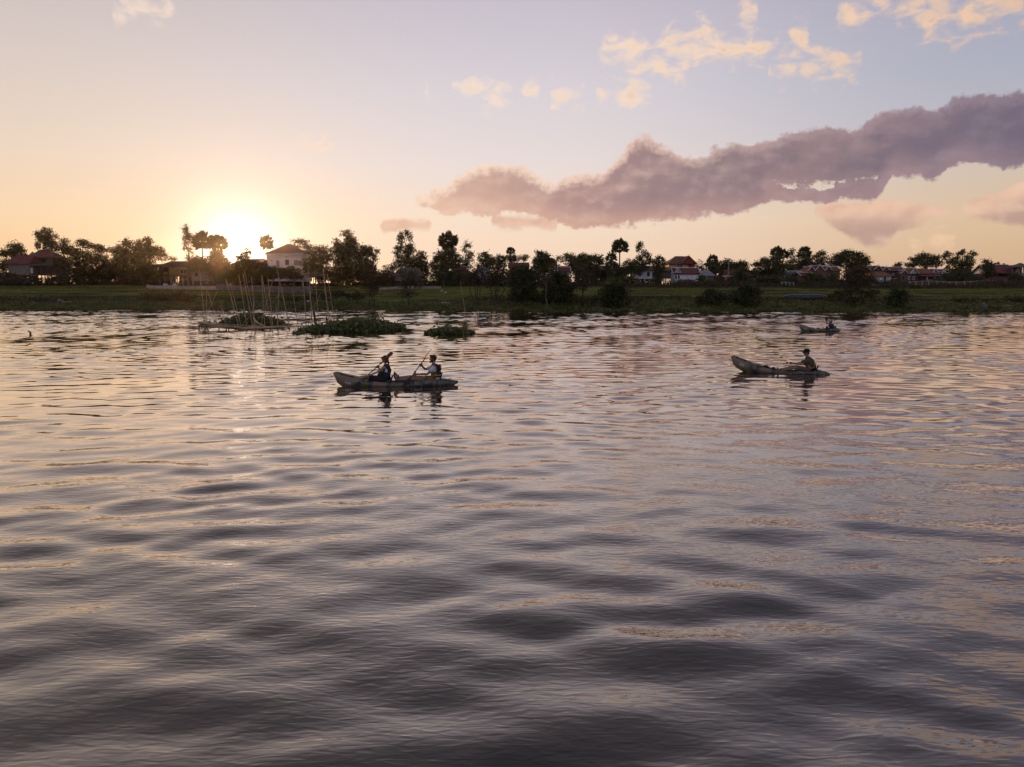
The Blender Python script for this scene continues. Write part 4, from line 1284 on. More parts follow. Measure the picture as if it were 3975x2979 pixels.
def houses():
    # far left red roofed house
    h = House('village_house', 'red roofed house at the far left with a lower front roof', 203, 90)
    h.hip(88, 194, 105, 150, 1000, 967, 6.5, ROOF_RED, 0.5, y0=2.5)
    h.walls(98, 186, 1001, 1068, 6.0, W_BROWN, y0=2.8)
    h.hip(36, 134, 62, 128, 1026, 992, 5.0, ROOF_RED, 0.5, y0=-1.6)
    h.walls(46, 127, 1026, 1068, 4.4, W_GREY, y0=-1.4)
    g = MB().add([(h.X(92), 2.2, h.Z(991)), (h.X(130), 2.2, h.Z(991)), (h.X(112), 2.2, h.Z(975))], [(0, 1, 2)]).build('gable', W_GREY, h.t)
    MB().box(h.X(128), h.X(188), -0.8, 2.7, h.Z(1031), h.Z(1029)).build('awning', ROOF_TIN, h.t)
    h.posts([132, 160, 186], 1031, 3.0, y0=-0.8)
    h.win(140, 156, 1006, 1016, y=2.8)
    h.walls(127, 134, 1042, 1062, 0.4, W_WHITE, y0=-1.0, name='pillar')
    h = House('village_house', 'small shed with a pale upper wall behind the low tree with sky gaps', 208, 468)
    h.hip(448, 490, 458, 480, 1040, 1028, 4, ROOF_BROWN)
    h.walls(452, 486, 1040, 1090, 4, W_TAN)
    # yellow house
    h = House('village_house', 'ochre house with a balcony and brown tiled roof left of the setting sun', 205, 660)
    h.hip(598, 728, 640, 708, 1038, 1014, 6.5, ROOF_BROWN, 0.5)
    h.gable_x(608, 672, 1036, 1026, 3.0, ROOF_BROWN, None, y0=-2.2)
    h.walls(655, 722, 1037, 1071, 6.0, W_YELLOW)
    h.walls(610, 655, 1037, 1071, 5.0, W_BROWN, y0=1.0)
    MB().box(h.X(607), h.X(660), -1.6, -1.5, h.Z(1066), h.Z(1058)).build('railing', W_YELLOW, h.t)
    MB().box(h.X(606), h.X(722), -1.7, 5.8, h.Z(1073), h.Z(1070.5)).build('floor_slab', W_TAN, h.t)
    for x in (703, 715):
        h.win(x, x + 6, 1050, 1060)
    h.posts([608, 630, 652, 678, 700, 720], 1072, 6.0, CONC, 0.16)
    # grey shed in the palms
    h = House('village_shed', 'low grey shed half hidden between the heart-shaped palm and the sun', 201, 772, 'shed')
    h.gable_x(738, 810, 1058, 1046, 4.5, ROOF_GREY, None)
    h.walls(742, 806, 1058, 1090, 4.0, W_GREY)
    h.win(757, 766, 1060, 1072)
    # silhouetted house right of the sun
    h = House('village_house', 'silhouetted house right of the setting sun, left of the white two-storey house', 208, 970)
    h.hip(910, 1024, 925, 1018, 1022, 1005, 6.0, ROOF_BROWN)
    h.walls(918, 1020, 1022, 1092, 5.5, W_BROWN)
    h.win(985, 1000, 1032, 1048)
    # white two storey house (turned so that its right side shows)
    y = 206
    h = House('two_storey_house', 'white two-storey house with a brown pyramid roof right of the setting sun', y, 1108)
    d = 9.5
    h.hip(1030, 1180, 1096, 1116, 986, 945, d, ROOF_BROWN, 0.7, eave_trim=TRIM_W)
    h.walls(1040, 1174, 989, 1092, d, W_PINK)
    zt = h.Z(989)
    h.win(1073, 1086, 1012, 1036, SHUTTER, TRIM_W, name='door')
    h.win(1109, 1122, 1010, 1028, WINDOW, TRIM_D)
    h.win(1052, 1060, 1009, 1014, SHUTTER, TRIM_W)
    h.win(1111, 1118, 997, 1002, SHUTTER, TRIM_W)
    h.win(1053, 1060, 997, 1001, W_PINK, TRIM_W)
    for i, x in enumerate((1144.5, 1152.5, 1160.5, 1168.0)):
        h.win(x, x + 3.0, 1011 + i, 1030, WINDOW, TRIM_D)
    MB().box(h.X(1068), h.X(1092), -1.0, 0, h.Z(1042), h.Z(1039)).build('balcony', TRIM_W, h.t)
    h.posts([1172], 1040, 8, TRIM_W, 0.2, rows=(0.0,))
    # open thatched shelter under the trees with the bright gap
    h = House('thatched_shelter', 'low open shelter on posts under the trees, with bright sky showing beneath', 203, 1232, 'shelter')
    h.gable_x(1205, 1262, 1072, 1055, 4, ROOF_THATCH)
    h.posts([1212, 1221, 1232, 1240, 1252], 1071, 4)
    h = House('village_house', 'red roofed house half hidden in the dark tree left of the thatched hut', 210, 1405)
    h.gable_x(1375, 1435, 1042, 1026, 5, ROOF_BROWN)
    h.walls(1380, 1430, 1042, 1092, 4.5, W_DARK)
    # thatched hut
    h = House('thatched_hut', 'thatched hut with a dark doorway under the split-topped tree', 200, 1575, 'hut')
    h.hip(1522, 1640, 1545, 1620, 1072, 1040, 6, ROOF_THATCH)
    h.walls(1532, 1625, 1072, 1092, 5, W_GREY)
    h.win(1559, 1571, 1073, 1092, WINDOW, TRIM_D, name='door')
    h.posts([1532, 1550, 1572, 1600, 1622], 1092, 5)
    h = House('village_house', 'tile roofed house behind the slender curled tree', 206, 1780)
    h.gable_x(1752, 1812, 1048, 1035, 5, ROOF_BROWN, TRIM_W)
    h.walls(1757, 1808, 1048, 1084, 4.5, W_BROWN)
    h.posts([1757, 1780, 1806], 1083, 4.5)
    h = House('village_house', 'pale blue gabled house hidden by scrub trees left of the middle', 204, 1875)
    h.gable_y(1850, 1905, 1872, 1052, 1038, 6, ROOF_TIN, TRIM_W, W_BLUE)
    h.walls(1856, 1900, 1052, 1082, 6, W_BLUE)
    h.win(1868, 1876, 1058, 1072)
    h.posts([1857, 1878, 1899], 1082, 6, CONC)
    h = House('village_house', 'house with a plain dark red roof under the small round-topped palm', 207, 2012)
    h.gable_x(1972, 2055, 1038, 1018, 6, ROOF_RED)
    h.walls(1980, 2048, 1038, 1082, 5, W_BROWN)
    h.posts([1942, 1980, 2046], 1082, 5, CONC)
    h = House('village_house', 'red roofed white house right of the two dark bank bushes', 205, 2188)
    h.gable_x(2165, 2216, 1055, 1037, 5, ROOF_RED, TRIM_W, flare=0.5)
    h.gable_x(2160, 2200, 1040, 1033, 4, ROOF_RED, TRIM_W, y0=3)
    h.walls(2172, 2212, 1055, 1082, 4.5, W_WHITE)
    h.win(2190, 2197, 1060, 1072)
    h.posts([2173, 2192, 2211], 1082, 4.5, CONC)
    h = House('village_house', 'red roofed house with a dark open front left of the tall lone palm', 207, 2352)
    h.gable_x(2322, 2372, 1052, 1031, 6, ROOF_BROWN)
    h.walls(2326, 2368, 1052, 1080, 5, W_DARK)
    h.posts([2326, 2346, 2367], 1080, 5)
    h = House('village_house', 'white gabled house partly behind the tall lone palm', 204, 2392)
    h.gable_x(2384, 2440, 1052, 1040, 6, ROOF_BROWN, TRIM_W)
    h.gable_y(2362, 2388, 2374, 1058, 1038, 6, ROOF_BROWN, TRIM_W, W_WHITE)
    h.walls(2366, 2436, 1056, 1084, 5, W_BLUE)
    h.win(2395, 2402, 1060, 1074)
    h.posts([2366, 2390, 2414, 2435], 1084, 5, CONC)
    h = House('stilt_house', 'long white house on stilts behind the two-pronged tree', 203, 2508)
    h.gable_x(2462, 2545, 1050, 1034, 6, ROOF_BROWN, TRIM_W)
    h.walls(2466, 2546, 1050, 1083, 5.5, W_WHITE)
    for x in (2480, 2513, 2534):
        h.win(x, x + 8, 1058, 1072)
    h.posts([2467, 2484, 2504, 2526, 2545], 1083, 5.5, CONC)
    h.stairs(2474, 1083)
    h = House('stilt_house', 'brown wooden house on tall stilts with sky showing beneath, left of the white one', 206, 2596)
    h.gable_x(2556, 2622, 1052, 1036, 6, ROOF_ORANGE)
    h.walls(2568, 2620, 1052, 1081, 5.5, W_GREY)
    h.posts([2570, 2580, 2588, 2594, 2602, 2610, 2617], 1081, 5.5, POSTM, 0.13)
    # pavilion with two tier red roof
    h = House('pavilion', 'tall cream pavilion with a two-tier red temple roof', 214, 2648, 'pavilion')
    h.hip(2588, 2702, 2630, 2667, 1025, 994, 8.5, ROOF_BROWN, 0.9)
    h.gable_y(2640, 2700, 2668, 1024, 995.5, 5, ROOF_BROWN, TRIM_R, TRIM_R, y0=-1.0)
    h.walls(2597, 2690, 1026, 1050, 7.5, W_CREAM)
    MB().box(h.X(2590), h.X(2699), -0.95, 8.6, h.Z(1027), h.Z(1025.2)).build('eave', TRIM_D, h.t)
    for x in (2632, 2644, 2674, 2692):
        MB().box(h.X(x) - .16, h.X(x) + .16, -0.3, 0.0, h.Z(1052), h.Z(1026)).build('column', TRIM_R, h.t)
    h.win(2675, 2686, 1028, 1040, TRIM_R, TRIM_D)
    # white stilt house
    h = House('stilt_house', 'white house on stilts with a dark red roof and white gable trim', 201, 2666)
    h.gable_x(2613, 2720, 1063, 1040, 5.6, ROOF_RED, TRIM_W, flare=0.7, gable=W_WHITE)
    h.walls(2620, 2712, 1063, 1094, 5.0, W_WHITE)
    h.gable_y(2616, 2642, 2630, 1060, 1042, 2.5, ROOF_RED, TRIM_W, W_WHITE, y0=-0.4, over=0.35)
    h.win(2623, 2626.5, 1071, 1083)
    h.win(2634, 2637.5, 1071, 1083)
    h.win(2671.5, 2682, 1065.5, 1088, W_WHITE, SHUTTER, name='door')
    h.win(2690, 2703, 1075, 1083.5, W_WHITE, mat('shutter_pale', (0.42, 0.44, 0.5), 0.8, 0.1))
    h.posts([2622, 2636, 2652, 2668, 2690, 2709], 1094, 5.0, CONC, 0.17)
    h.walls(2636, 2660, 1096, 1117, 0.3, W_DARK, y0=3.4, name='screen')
    h = House('village_house', 'low house with a grey tin roof right of the white house on stilts', 203, 2744)
    h.hip(2712, 2779, 2716, 2764, 1071, 1050, 6, ROOF_TIN, 0.3)
    h.walls(2714, 2772, 1071, 1096, 5.5, W_GREY)
    h.win(2750, 2765, 1076, 1095, W_TAN, TRIM_D, name='door')
    h = House('village_house', 'red gabled house with a white awning right of the utility pole', 208, 2870)
    h.gable_x(2818, 2926, 1072, 1046, 7, ROOF_RED)
    h.gable_y(2820, 2862, 2842, 1070, 1050, 4, ROOF_BROWN, TRIM_D, W_TAN, y0=-2)
    h.walls(2824, 2920, 1072, 1100, 6, W_BROWN)
    MB().box(h.X(2804), h.X(2844), -4.0, -1.0, h.Z(1075), h.Z(1072.5)).build('awning', TRIM_W, h.t)
    h.walls(2810, 2842, 1076, 1100, 2, W_GREY, y0=-3.4)
    h.posts([2806, 2842], 1075, 1, CONC, .08, rows=(0,), y0=-3.8)
    # grey roofed house and two dark red ones
    h = House('village_house', 'house with a plain grey roof left of the small dark red twin roofs', 203, 3068)
    h.hip(3038, 3098, 3044, 3084, 1064, 1050, 6, ROOF_GREY)
    h.walls(3042, 3092, 1064, 1094, 5.5, W_GREY)
    h.win(3052, 3060, 1074, 1084)
    h.posts([3044, 3052, 3068, 3090], 1094, 5, CONC)
    h = House('village_house', 'small dark red twin-roofed house with white ridges below the brown gables', 200, 3130)
    h.gable_x(3085, 3140, 1066, 1052, 5, ROOF_RED, TRIM_W, y0=3)
    h.gable_x(3108, 3164, 1071, 1058, 5, ROOF_RED, TRIM_W)
    h.walls(3090, 3158, 1071, 1098, 5, W_BROWN)
    h.win(3128, 3135, 1077, 1086)
    # triple gable brown house
    h = House('village_house', 'triple gable brown house with three white-edged tile roofs', 204, 3205)
    h.gable_x(3146, 3180, 1050, 1035, 6, ROOF_BROWN, TRIM_W, y0=1.5)
    h.gable_y(3134, 3162, 3148, 1051, 1034, 6, ROOF_BROWN, TRIM_W, W_TAN)
    h.gable_x(3180, 3250, 1049, 1030.5, 7, ROOF_BROWN, TRIM_W, y0=2.5)
    h.gable_y(3160, 3200, 3180, 1051, 1030, 7, ROOF_BROWN, TRIM_W, W_TAN)
    h.gable_x(3212, 3268, 1051, 1035, 6, ROOF_BROWN, TRIM_W, y0=0.3)
    h.gable_y(3196, 3228, 3212, 1051, 1034.5, 5, ROOF_BROWN, TRIM_W, W_TAN, y0=-0.3)
    h.walls(3140, 3262, 1051, 1082, 7, W_TAN)
    for x in (3185, 3209, 3240):
        h.win(x, x + 4.5, 1063, 1073)
    h.posts([3142, 3165, 3190, 3222, 3258], 1082, 7, CONC, .16)
    # triple gable dark house
    h = House('village_house', 'dark house with three white-edged dark red roofs right of the great dome tree', 206, 3450)
    h.gable_x(3378, 3408, 1048, 1039, 5, ROOF_RED, TRIM_W)
    h.gable_y(3388, 3424, 3407, 1048, 1032.5, 8, ROOF_RED, TRIM_W, W_BROWN)
    h.gable_x(3408, 3480, 1047, 1033, 7, ROOF_RED, TRIM_W, y0=4)
    h.gable_y(3422, 3452, 3437, 1050, 1037, 6, ROOF_RED, TRIM_W, W_BROWN)
    h.gable_x(3438, 3522, 1052, 1037, 7, ROOF_RED, TRIM_W)
    h.walls(3386, 3508, 1051, 1076, 6.5, W_BROWN)
    for x in (3466, 3486, 3498):
        h.win(x, x + 6, 1061, 1070, W_BLUE)
    MB().box(h.X(3460), h.X(3496), -1.5, 0, h.Z(1083), h.Z(1080.5)).build('balcony', W_CREAM, h.t)
    h.posts([3462, 3494], 1081, 1, W_CREAM, .13, rows=(0,), y0=-1.4)
    h.posts([3390, 3420, 3505], 1076, 6.5)
    h = House('village_house', 'low house with an orange tile roof and pale blue walls before the dark triple roofs', 200, 3428)
    h.hip(3384, 3466, 3394, 3452, 1073, 1055, 5.5, ROOF_ORANGE)
    h.walls(3396, 3462, 1073, 1098, 5, W_BLUE)
    h.win(3434, 3440, 1076, 1096, WINDOW, TRIM_D, name='door')
    h.win(3414, 3428, 1078, 1088, W_WHITE, TRIM_D)
    # orange roofed wooden house
    h = House('village_house', 'brown wooden house with a bright orange tile roof and white gable', 203, 3560)
    h.gable_x(3542, 3628, 1063, 1041, 7, ROOF_ORANGE, None)
    h.gable_y(3526, 3562, 3544, 1063, 1041, 7, ROOF_ORANGE, TRIM_W, W_BLUE, y0=-0.4)
    h.gable_y(3496, 3528, 3513, 1062, 1049, 5, ROOF_BROWN, TRIM_W, W_GREY, y0=0.6)
    h.hip(3560, 3662, 3575, 3640, 1074, 1061, 6, ROOF_RED, 0.4, y0=-2.0)
    h.walls(3496, 3566, 1063, 1096, 6, W_BROWN)
    h.walls(3566, 3650, 1074, 1096, 4, W_BROWN, y0=0.5)
    for x in (3506, 3528, 3546):
        h.win(x, x + 5, 1074, 1086, WINDOW, TRIM_W if x > 3510 else TRIM_D)
    MB().box(h.X(3580), h.X(3612), -2.2, -2.05, h.Z(1094), h.Z(1086)).build('railing', W_GREY, h.t)
    h.posts([3498, 3518, 3540, 3562, 3584, 3614, 3646], 1096, 6, CONC, .15)
    h.posts([3584, 3614], 1076, 1, W_WHITE, .1, rows=(0,), y0=-2.1)
    h = House('village_house', 'dark red roofed house with small white gables right of the orange roof', 206, 3685)
    h.gable_x(3626, 3680, 1062, 1046, 6, ROOF_RED, TRIM_W)
    h.gable_y(3612, 3640, 3624, 1062, 1045, 5, ROOF_RED, TRIM_W, W_BLUE, y0=-0.3)
    h.gable_y(3644, 3662, 3653, 1064, 1055, 3, ROOF_RED, TRIM_W, W_WHITE, y0=-0.8)
    h.hip(3640, 3745, 3655, 3730, 1075, 1060, 7, ROOF_RED)
    h.walls(3622, 3735, 1064, 1098, 5.5, W_BROWN)
    h.win(3710, 3718, 1080, 1092, W_BLUE)
    h.posts([3624, 3660, 3700, 3734], 1098, 5.5)
    # temple at the right edge
    h = House('temple', 'temple hall with a great steep dark red roof and a white gable at the right', 208, 3900, 'temple')
    h.gable_x(3840, 3952, 1062, 1027, 9, ROOF_RED, TRIM_W, gable=W_WHITE, flare=0.8)
    h.gable_y(3934, 3962, 3950, 1060, 1030, 6, ROOF_RED, TRIM_W, W_WHITE, y0=-0.2)
    h.hip(3838, 3965, 3850, 3945, 1087, 1058, 13, ROOF_RED, 0.5, y0=-2.5)
    h.walls(3848, 3932, 1087, 1108, 8, W_WHITE, y0=-1.8)
    for i, x in enumerate((3868, 3884, 3900)):
        h.win(x, x + 7, 1091, 1104, WINDOW if i < 2 else W_BLUE, TRIM_D, y=-1.8)
    h = House('pavilion', 'small open pavilion cut by the right edge of the picture', 204, 3978, 'pavilion')
    h.hip(3954, 4010, 3975, 3990, 1037, 1022, 5, ROOF_GREY)
    h.posts([3966, 3985, 4002], 1037, 5, CONC, .14)
    MB().box(h.X(3960), h.X(4006), 0, 5, h.Z(1064), h.Z(1061)).build('floor_slab', CONC, h.t)
    h.posts([3964, 4002], 1062, 5, CONC, .2)
    # thatched cattle shed and straw heap
    h = House('straw_heap', 'low grey-brown straw heap below the tin roofed house', 195, 2782, 'straw heap', None)
    b = MB()
    rng = np.random.default_rng(8)
    nu, nv = 22, 7
    vs, fs = [], []
    for j in range(nv + 1):
        for i in range(nu):
            a = 2 * math.pi * i / nu
            k = math.cos(j / nv * math.pi / 2) ** 0.7
            vs.append((math.cos(a) * 2.2 * k * rng.uniform(.92, 1.08), math.sin(a) * 1.3 * k, 1.5 * math.sin(j / nv * math.pi / 2) * (1 + 0.15 * math.sin(3 * a)) * rng.uniform(.93, 1.05) - 0.1))
    for j in range(nv):
        for i in range(nu):
            fs.append((j * nu + i, j * nu + (i + 1) % nu, (j + 1) * nu + (i + 1) % nu, (j + 1) * nu + i))
    b.add(vs, fs).build('straw', ROOF_THATCH, h.t)
    MB().box(-1.6, 2.4, -1.2, 1.2, 1.15, 1.25).build('canopy_sheet', ROOF_GREY, h.t)
    for x, yy in ((-1.5, -1.1), (2.3, -1.1), (2.3, 1.1), (-1.5, 1.1)):
        MB().tube([(x, yy, -0.2), (x, yy, 1.2)], .06, 5).build('post', POSTM, h.t)
    h = House('animal_shed', 'little thatched animal shed below the large dark spreading tree', 192, 2985, 'shed')
    h.hip(2968, 3004, 2978, 2992, 1112, 1105, 2.5, ROOF_TIN)
    h.walls(2972, 3000, 1112, 1127, 2, W_BROWN)
    h.posts([2968, 3003], 1112, 2)


houses()


# ------------------------------------------------------------------ walls, fences, poles
def low_wall(name, label, pts, h, m, cat='wall', posts=0, th=0.25, grp=None):
    """pts: (px of foot, distance); the wall follows the ground"""
    t = thing(name, label, cat, (0, 0, 0), 0, grp)
    seg = []
    for (px, yy) in pts:
        p = P(px, 1110, yy)
        seg.append((p.x, yy))
    n = 40
    xs = np.linspace(seg[0][0], seg[-1][0], n)
    ys = np.interp(xs, [s[0] for s in seg], [s[1] for s in seg])
    rng = np.random.default_rng(int(pts[0][0]))
    zb = np.array([gz(a, b) for a, b in zip(xs, ys)])
    zt = zb + h * (1 + 0.10 * np.sin(xs * 0.5 + 1) + rng.normal(0, 0.03, n))
    vs, fs = [], []
    for i in range(n):
        vs += [(xs[i], ys[i], zb[i] - 0.3), (xs[i], ys[i], zt[i]), (xs[i], ys[i] + th, zt[i]), (xs[i], ys[i] + th, zb[i] - 0.3)]
    for i in range(n - 1):
        a = i * 4
        fs += [(a, a + 4, a + 5, a + 1), (a + 1, a + 5, a + 6, a + 2), (a + 2, a + 6, a + 7, a + 3)]
    fs += [(0, 1, 2, 3), (n * 4 - 4, n * 4 - 1, n * 4 - 2, n * 4 - 3)]
    MB().add(vs, fs).build('panel' if posts else 'wall', m, t)
    if posts:
        MB().tube([(xs[i], ys[i] - 0.02, zt[i] + 0.05) for i in range(n)], 0.08, 4).build('rail', CONC, t)
        for k in range(posts):
            i = int(k * (n - 1) / (posts - 1))
            MB().box(xs[i] - .12, xs[i] + .12, ys[i] - .1, ys[i] + th + .06, zb[i] - .2, zt[i] + 0.25).build('post', CONC, t)
    return t


low_wall('low_wall', 'pale grey low earth wall in front of the ochre house', [(568, 194), (700, 193), (845, 192)], 0.9, EARTHW)
low_wall('low_wall', 'brown-grey hedge-topped wall in front of the white two-storey house', [(840, 191), (1000, 190), (1212, 189)], 1.45, mat('wall_brown_earth', (0.165, 0.13, 0.11), 0.95, 0.25, 1.2, bump=0.6, bscale=4))
low_wall('low_wall', 'pale low wall below the thatched hut', [(1470, 190), (1600, 188), (1712, 186)], 0.75, EARTHW)
low_wall('concrete_fence', 'long brick and post fence on the right behind the rice terraces', [(3530, 189), (3700, 189), (3850, 189)], 1.1, W_BROWN, 'fence', 13)
low_wall('low_wall', 'short reddish wall piece at the right end of the brick and post fence', [(3822, 187), (3882, 187)], 0.5, W_TAN)
low_wall('concrete_fence', 'low dark rail fence under the grey roofed house', [(3035, 187), (3080, 187)], 0.9, W_DARK, 'fence', 4)


def utility_pole(label, px, y, py_top, arm=True, m=CONC):
    b = P(px, 1110, y)
    b.z = gz(b.x, y)
    zt = P(px, py_top, y).z - b.z
    t = thing('utility_pole', label, 'utility pole', b)
    MB().tube([(0, 0, -0.3), (0, 0, zt)], [0.16, 0.09], 7).build('pole', m, t)
    if arm:
        MB().box(-0.9, 0.9, -0.06, 0.06, zt - 0.75, zt - 0.63).build('cross_arm', POSTM, t)
        for x in (-0.8, 0.8):
            MB().tube([(x, 0, zt - 0.62), (x, 0, zt - 0.4)], [0.06, 0.04], 6).build('insulator', TRIM_D, t)
    return b, zt


pa, za = utility_pole('utility pole with a cross arm left of the red gable', 2826, 207, 1003)
pb, zb_ = utility_pole('pale utility pole before the airy two-lobed tree on the right', 3632, 212, 1022)
pc, zc_ = utility_pole('thin utility pole left of the orange roofed house ridge', 3586, 218, 1020)
pd_, zd_ = utility_pole('leaning antenna pole with a small head right of the red gable', 2905, 207, 1025, False, POSTM)


def wire(label, a, b, sag):
    pts = []
    for i in range(25):
        k = i / 24
        p = a.lerp(b, k)
        p.z -= sag * 4 * k * (1 - k)
        pts.append(p)
    t = MB().tube(pts, 0.022, 4, cap=False).build('power_line', TRIM_D)
    tag(t, label, 'cable')


wire('power line running left from the cross-armed utility pole over the trees', P(1640, 991, 208), Vector((pa.x, pa.y, pa.z + za - 0.4)), 1.6)
wire('power line running right from the cross-armed utility pole', Vector((pa.x, pa.y, pa.z + za - 0.4)), Vector((pb.x, pb.y, pb.z + zb_ - 0.4)), 1.5)
wire('power line at the far right reaching out of the picture', Vector((pb.x, pb.y, pb.z + zb_ - 0.4)), P(4060, 1022, 212), 0.9)


# ------------------------------------------------------------------ small things on the bank
def at_ground(px, y):
    b = P(px, 1150, y)
    b.z = gz(b.x, y)
    return b


# upturned long boat
def bank_boat():
    y = 153
    b = at_ground(3125, y)
    t = thing('long_boat', 'long dark blue boat lying upside down on the bank at the right', 'boat', b)
    L, n = 9.4, 18
    vs, fs = [], []
    prof = [(-1, 0), (-0.92, 0.55), (-0.5, 0.92), (0, 1.0), (0.5, 0.92), (0.92, 0.55), (1, 0)]
    for i in range(n + 1):
        u = i / n * 2 - 1
        w = 0.75 * (1 - abs(u) ** 3.5) + 0.05
        hgt = 0.95 - 0.62 * abs(u) ** 5
        z0 = -0.0 - 0.25 * max(0, abs(u) - 0.8) * 5 * 0.2
        for (a, k) in prof:
            vs.append((u * L / 2, a * w, z0 + 0.25 + (hgt - 0.25) * k * 0.95))
    k = len(prof)
    for i in range(n):
        for j in range(k - 1):
            fs.append((i * k + j, (i + 1) * k + j, (i + 1) * k + j + 1, i * k + j + 1))
    fs += [tuple(range(k)), tuple(range(n * k + k - 1, n * k - 1, -1))]
    MB().add(vs, fs).build('hull', mat('boat_blue', (0.050, 0.062, 0.090), 0.6, 0.25, 1.5), t, True)
    pts = [(u * L / 2, -(0.75 * (1 - abs(u) ** 3.5) + 0.07), 0.26) for u in np.linspace(-1, 1, 24)]
    MB().tube(pts, 0.05, 5).build('gunwale', TRIM_D, t)
    pts = [(u * L / 2, 0, 0.95 - 0.62 * abs(u) ** 5 + 0.0) for u in np.linspace(-0.98, 0.98, 24)]
    MB().tube(pts, 0.045, 5).build('keel', TRIM_W if False else W_BLUE, t)
    for px, r in ((3080, 0.05), (3195, 0.07)):
        q = at_ground(px, y - 1.4)
        o = MB().tube([(0, 0, -0.2), (0.03, 0, 1.2 if px > 3100 else 0.9)], r, 6).build('mooring_stake', POSTM)
        o.location = q
        tag(o, 'short wooden stake in front of the upturned boat, %s one' % ('right' if px > 3100 else 'left'), 'stake', 'stakes before the upturned boat')


bank_boat()


def debris(label, px, y, bits, m, cat='debris', name='debris_pile'):
    b = at_ground(px, y)
    t = thing(name, label, cat, b)
    for (x0, z0, x1, z1, r) in bits:
        MB().tube([(x0, 0, z0), ((x0 + x1) / 2, -0.1, (z0 + z1) / 2 + 0.08), (x1, 0.05, z1)], [r, r * 1.1, r * 0.8], 6).build('branch', m, t)


debris('pale driftwood branches lying on the bank at the left', 245, 158, [(-1.0, 0.9, 0.2, 0.4, 0.11), (-1.2, 0.25, -0.9, 0.95, 0.10), (0.4, 0.3, 1.6, 0.5, 0.08), (-0.4, 0.25, 0.6, 0.3, 0.10)], mat('driftwood', (0.34, 0.28, 0.26), 0.9, 0.15), 'driftwood', 'driftwood')
debris('dark brush heap on the bank left of the pale driftwood', 155, 159, [(-1.6, 0.2, 0.4, 1.1, 0.22), (-0.8, 0.2, 1.2, 0.8, 0.2), (-1.2, 0.7, 0.5, 0.2, 0.2), (0.2, 0.2, 1.9, 0.5, 0.16), (-0.2, 1.2, 0.6, 1.7, 0.14)], W_DARK, 'brush heap', 'brush_heap')
o = MB().box(-0.75, 0.75, -0.25, 0.25, 0.15, 0.32).build('plank', TRIM_W)
o.location = at_ground(1728, 150)
tag(o, 'short pale plank lying on the bank left of the lone pole', 'plank')


def egret(label, px, py, y, s=0.4):
    p = P(px, py, y)
    p.z = gz(p.x, y)
    t = thing('egret', label, 'bird', p, 0, 'white egrets in the rice field')
    MB().ball((0, 0, 0.32 * s / .4), (0.2 * s / .4, 0.11, 0.13), 8, 6).tube([(0.15, 0, 0.38), (0.2, 0, 0.55), (0.26, 0, 0.62)], [0.05, 0.03, 0.035], 6).tube([(0.26, 0, 0.62), (0.38, 0, 0.58)], [0.025, 0.006], 5).build('body', TRIM_W, t, True)
    for x in (-0.03, 0.04):
        MB().tube([(x, 0, 0.25), (x, 0, -0.02)], 0.012, 4).build('leg', TRIM_D, t)


egret('left white egret of two in the rice field left of the lone pole', 1714, 1130, 172, 0.5)
egret('right white egret of two in the rice field left of the lone pole', 1729, 1137, 168, 0.5)
egret('lone white egret in the rice field behind the bamboo poles', 1195, 1156, 166, 0.6)


def jar(label, px, y, r, h):
    b = at_ground(px, y)
    o = thing('water_jar', label, 'water jar', b, 0, 'pale water jars under the houses')
    mb = MB()
    vs, fs = [], []
    prof = [(0.55, 0), (0.95, 0.3), (1.0, 0.55), (0.7, 0.9), (0.62, 0.95), (0.72, 1.0), (0.5, 0.98)]
    for rr, hh in prof:
        for i in range(12):
            a = 2 * math.pi * i / 12
            vs.append((math.cos(a) * rr * r, math.sin(a) * rr * r, hh * h))
    for j in range(len(prof) - 1):
        for i in range(12):
            fs.append((j * 12 + i, j * 12 + (i + 1) % 12, (j + 1) * 12 + (i + 1) % 12, (j + 1) * 12 + i))
    mb.add(vs, fs).build('jar_body', mat('jar_pale', (0.5, 0.47, 0.46), 0.6, 0.15), o, True)
    MB().tube([(0, 0, h), (0, 0, h + 0.06)], r * 0.75, 10).build('lid', CONC, o)


jar('left pale water jar under the ochre house, by its post', 645, 199, 0.65, 0.9)
jar('right pale water jar under the ochre house, by its post', 680, 199, 0.5, 0.9)
jar('left pale water jar on the field edge right of the wide leafless tree', 3387, 186, 0.5, 0.7)
jar('right pale water jar on the field edge right of the wide leafless tree', 3401, 186, 0.48, 0.7)
for lab, px, y, w, c in (('blue tarpaulin lying in front of the far left red roofed house', 98, 198, 1.6, (0.16, 0.24, 0.34)),
                         ('pale tarpaulin beside the dark side of the far left red roofed house', 200, 201, 1.1, (0.42, 0.36, 0.36)),
                         ('long pale blue-grey sheet before the temple', 3848, 190, 3.6, (0.27, 0.30, 0.30))):
    mb = MB()
    vs = [(i / 8 * 2 * w - w, 0.6 * j, 1.2 + 0.28 * math.sin(i * 1.3 + j) - 0.35 * j) for j in range(-1, 2) for i in range(9)]
    fs = [(j * 9 + i, j * 9 + i + 1, j * 9 + i + 10, j * 9 + i + 9) for j in range(2) for i in range(8)]
    vs2 = [(x, yy, z - 0.05) for x, yy, z in vs]
    mb.add(vs, fs).add(vs2, [f[::-1] for f in fs])
    o = mb.build('tarpaulin', mat('tarp_%d' % px, c, 0.6, 0.15), None, True)
    o.location = at_ground(px, y)
    tag(o, lab, 'tarpaulin')

# ------------------------------------------------------------------ things on the river
def on_water(px, py):
    """point of the water surface seen at px, py, and its distance"""
    u, f, z = ray(px, py)
    k = -CAM_H / z
    return Vector((u * k, f * k, 0.0))


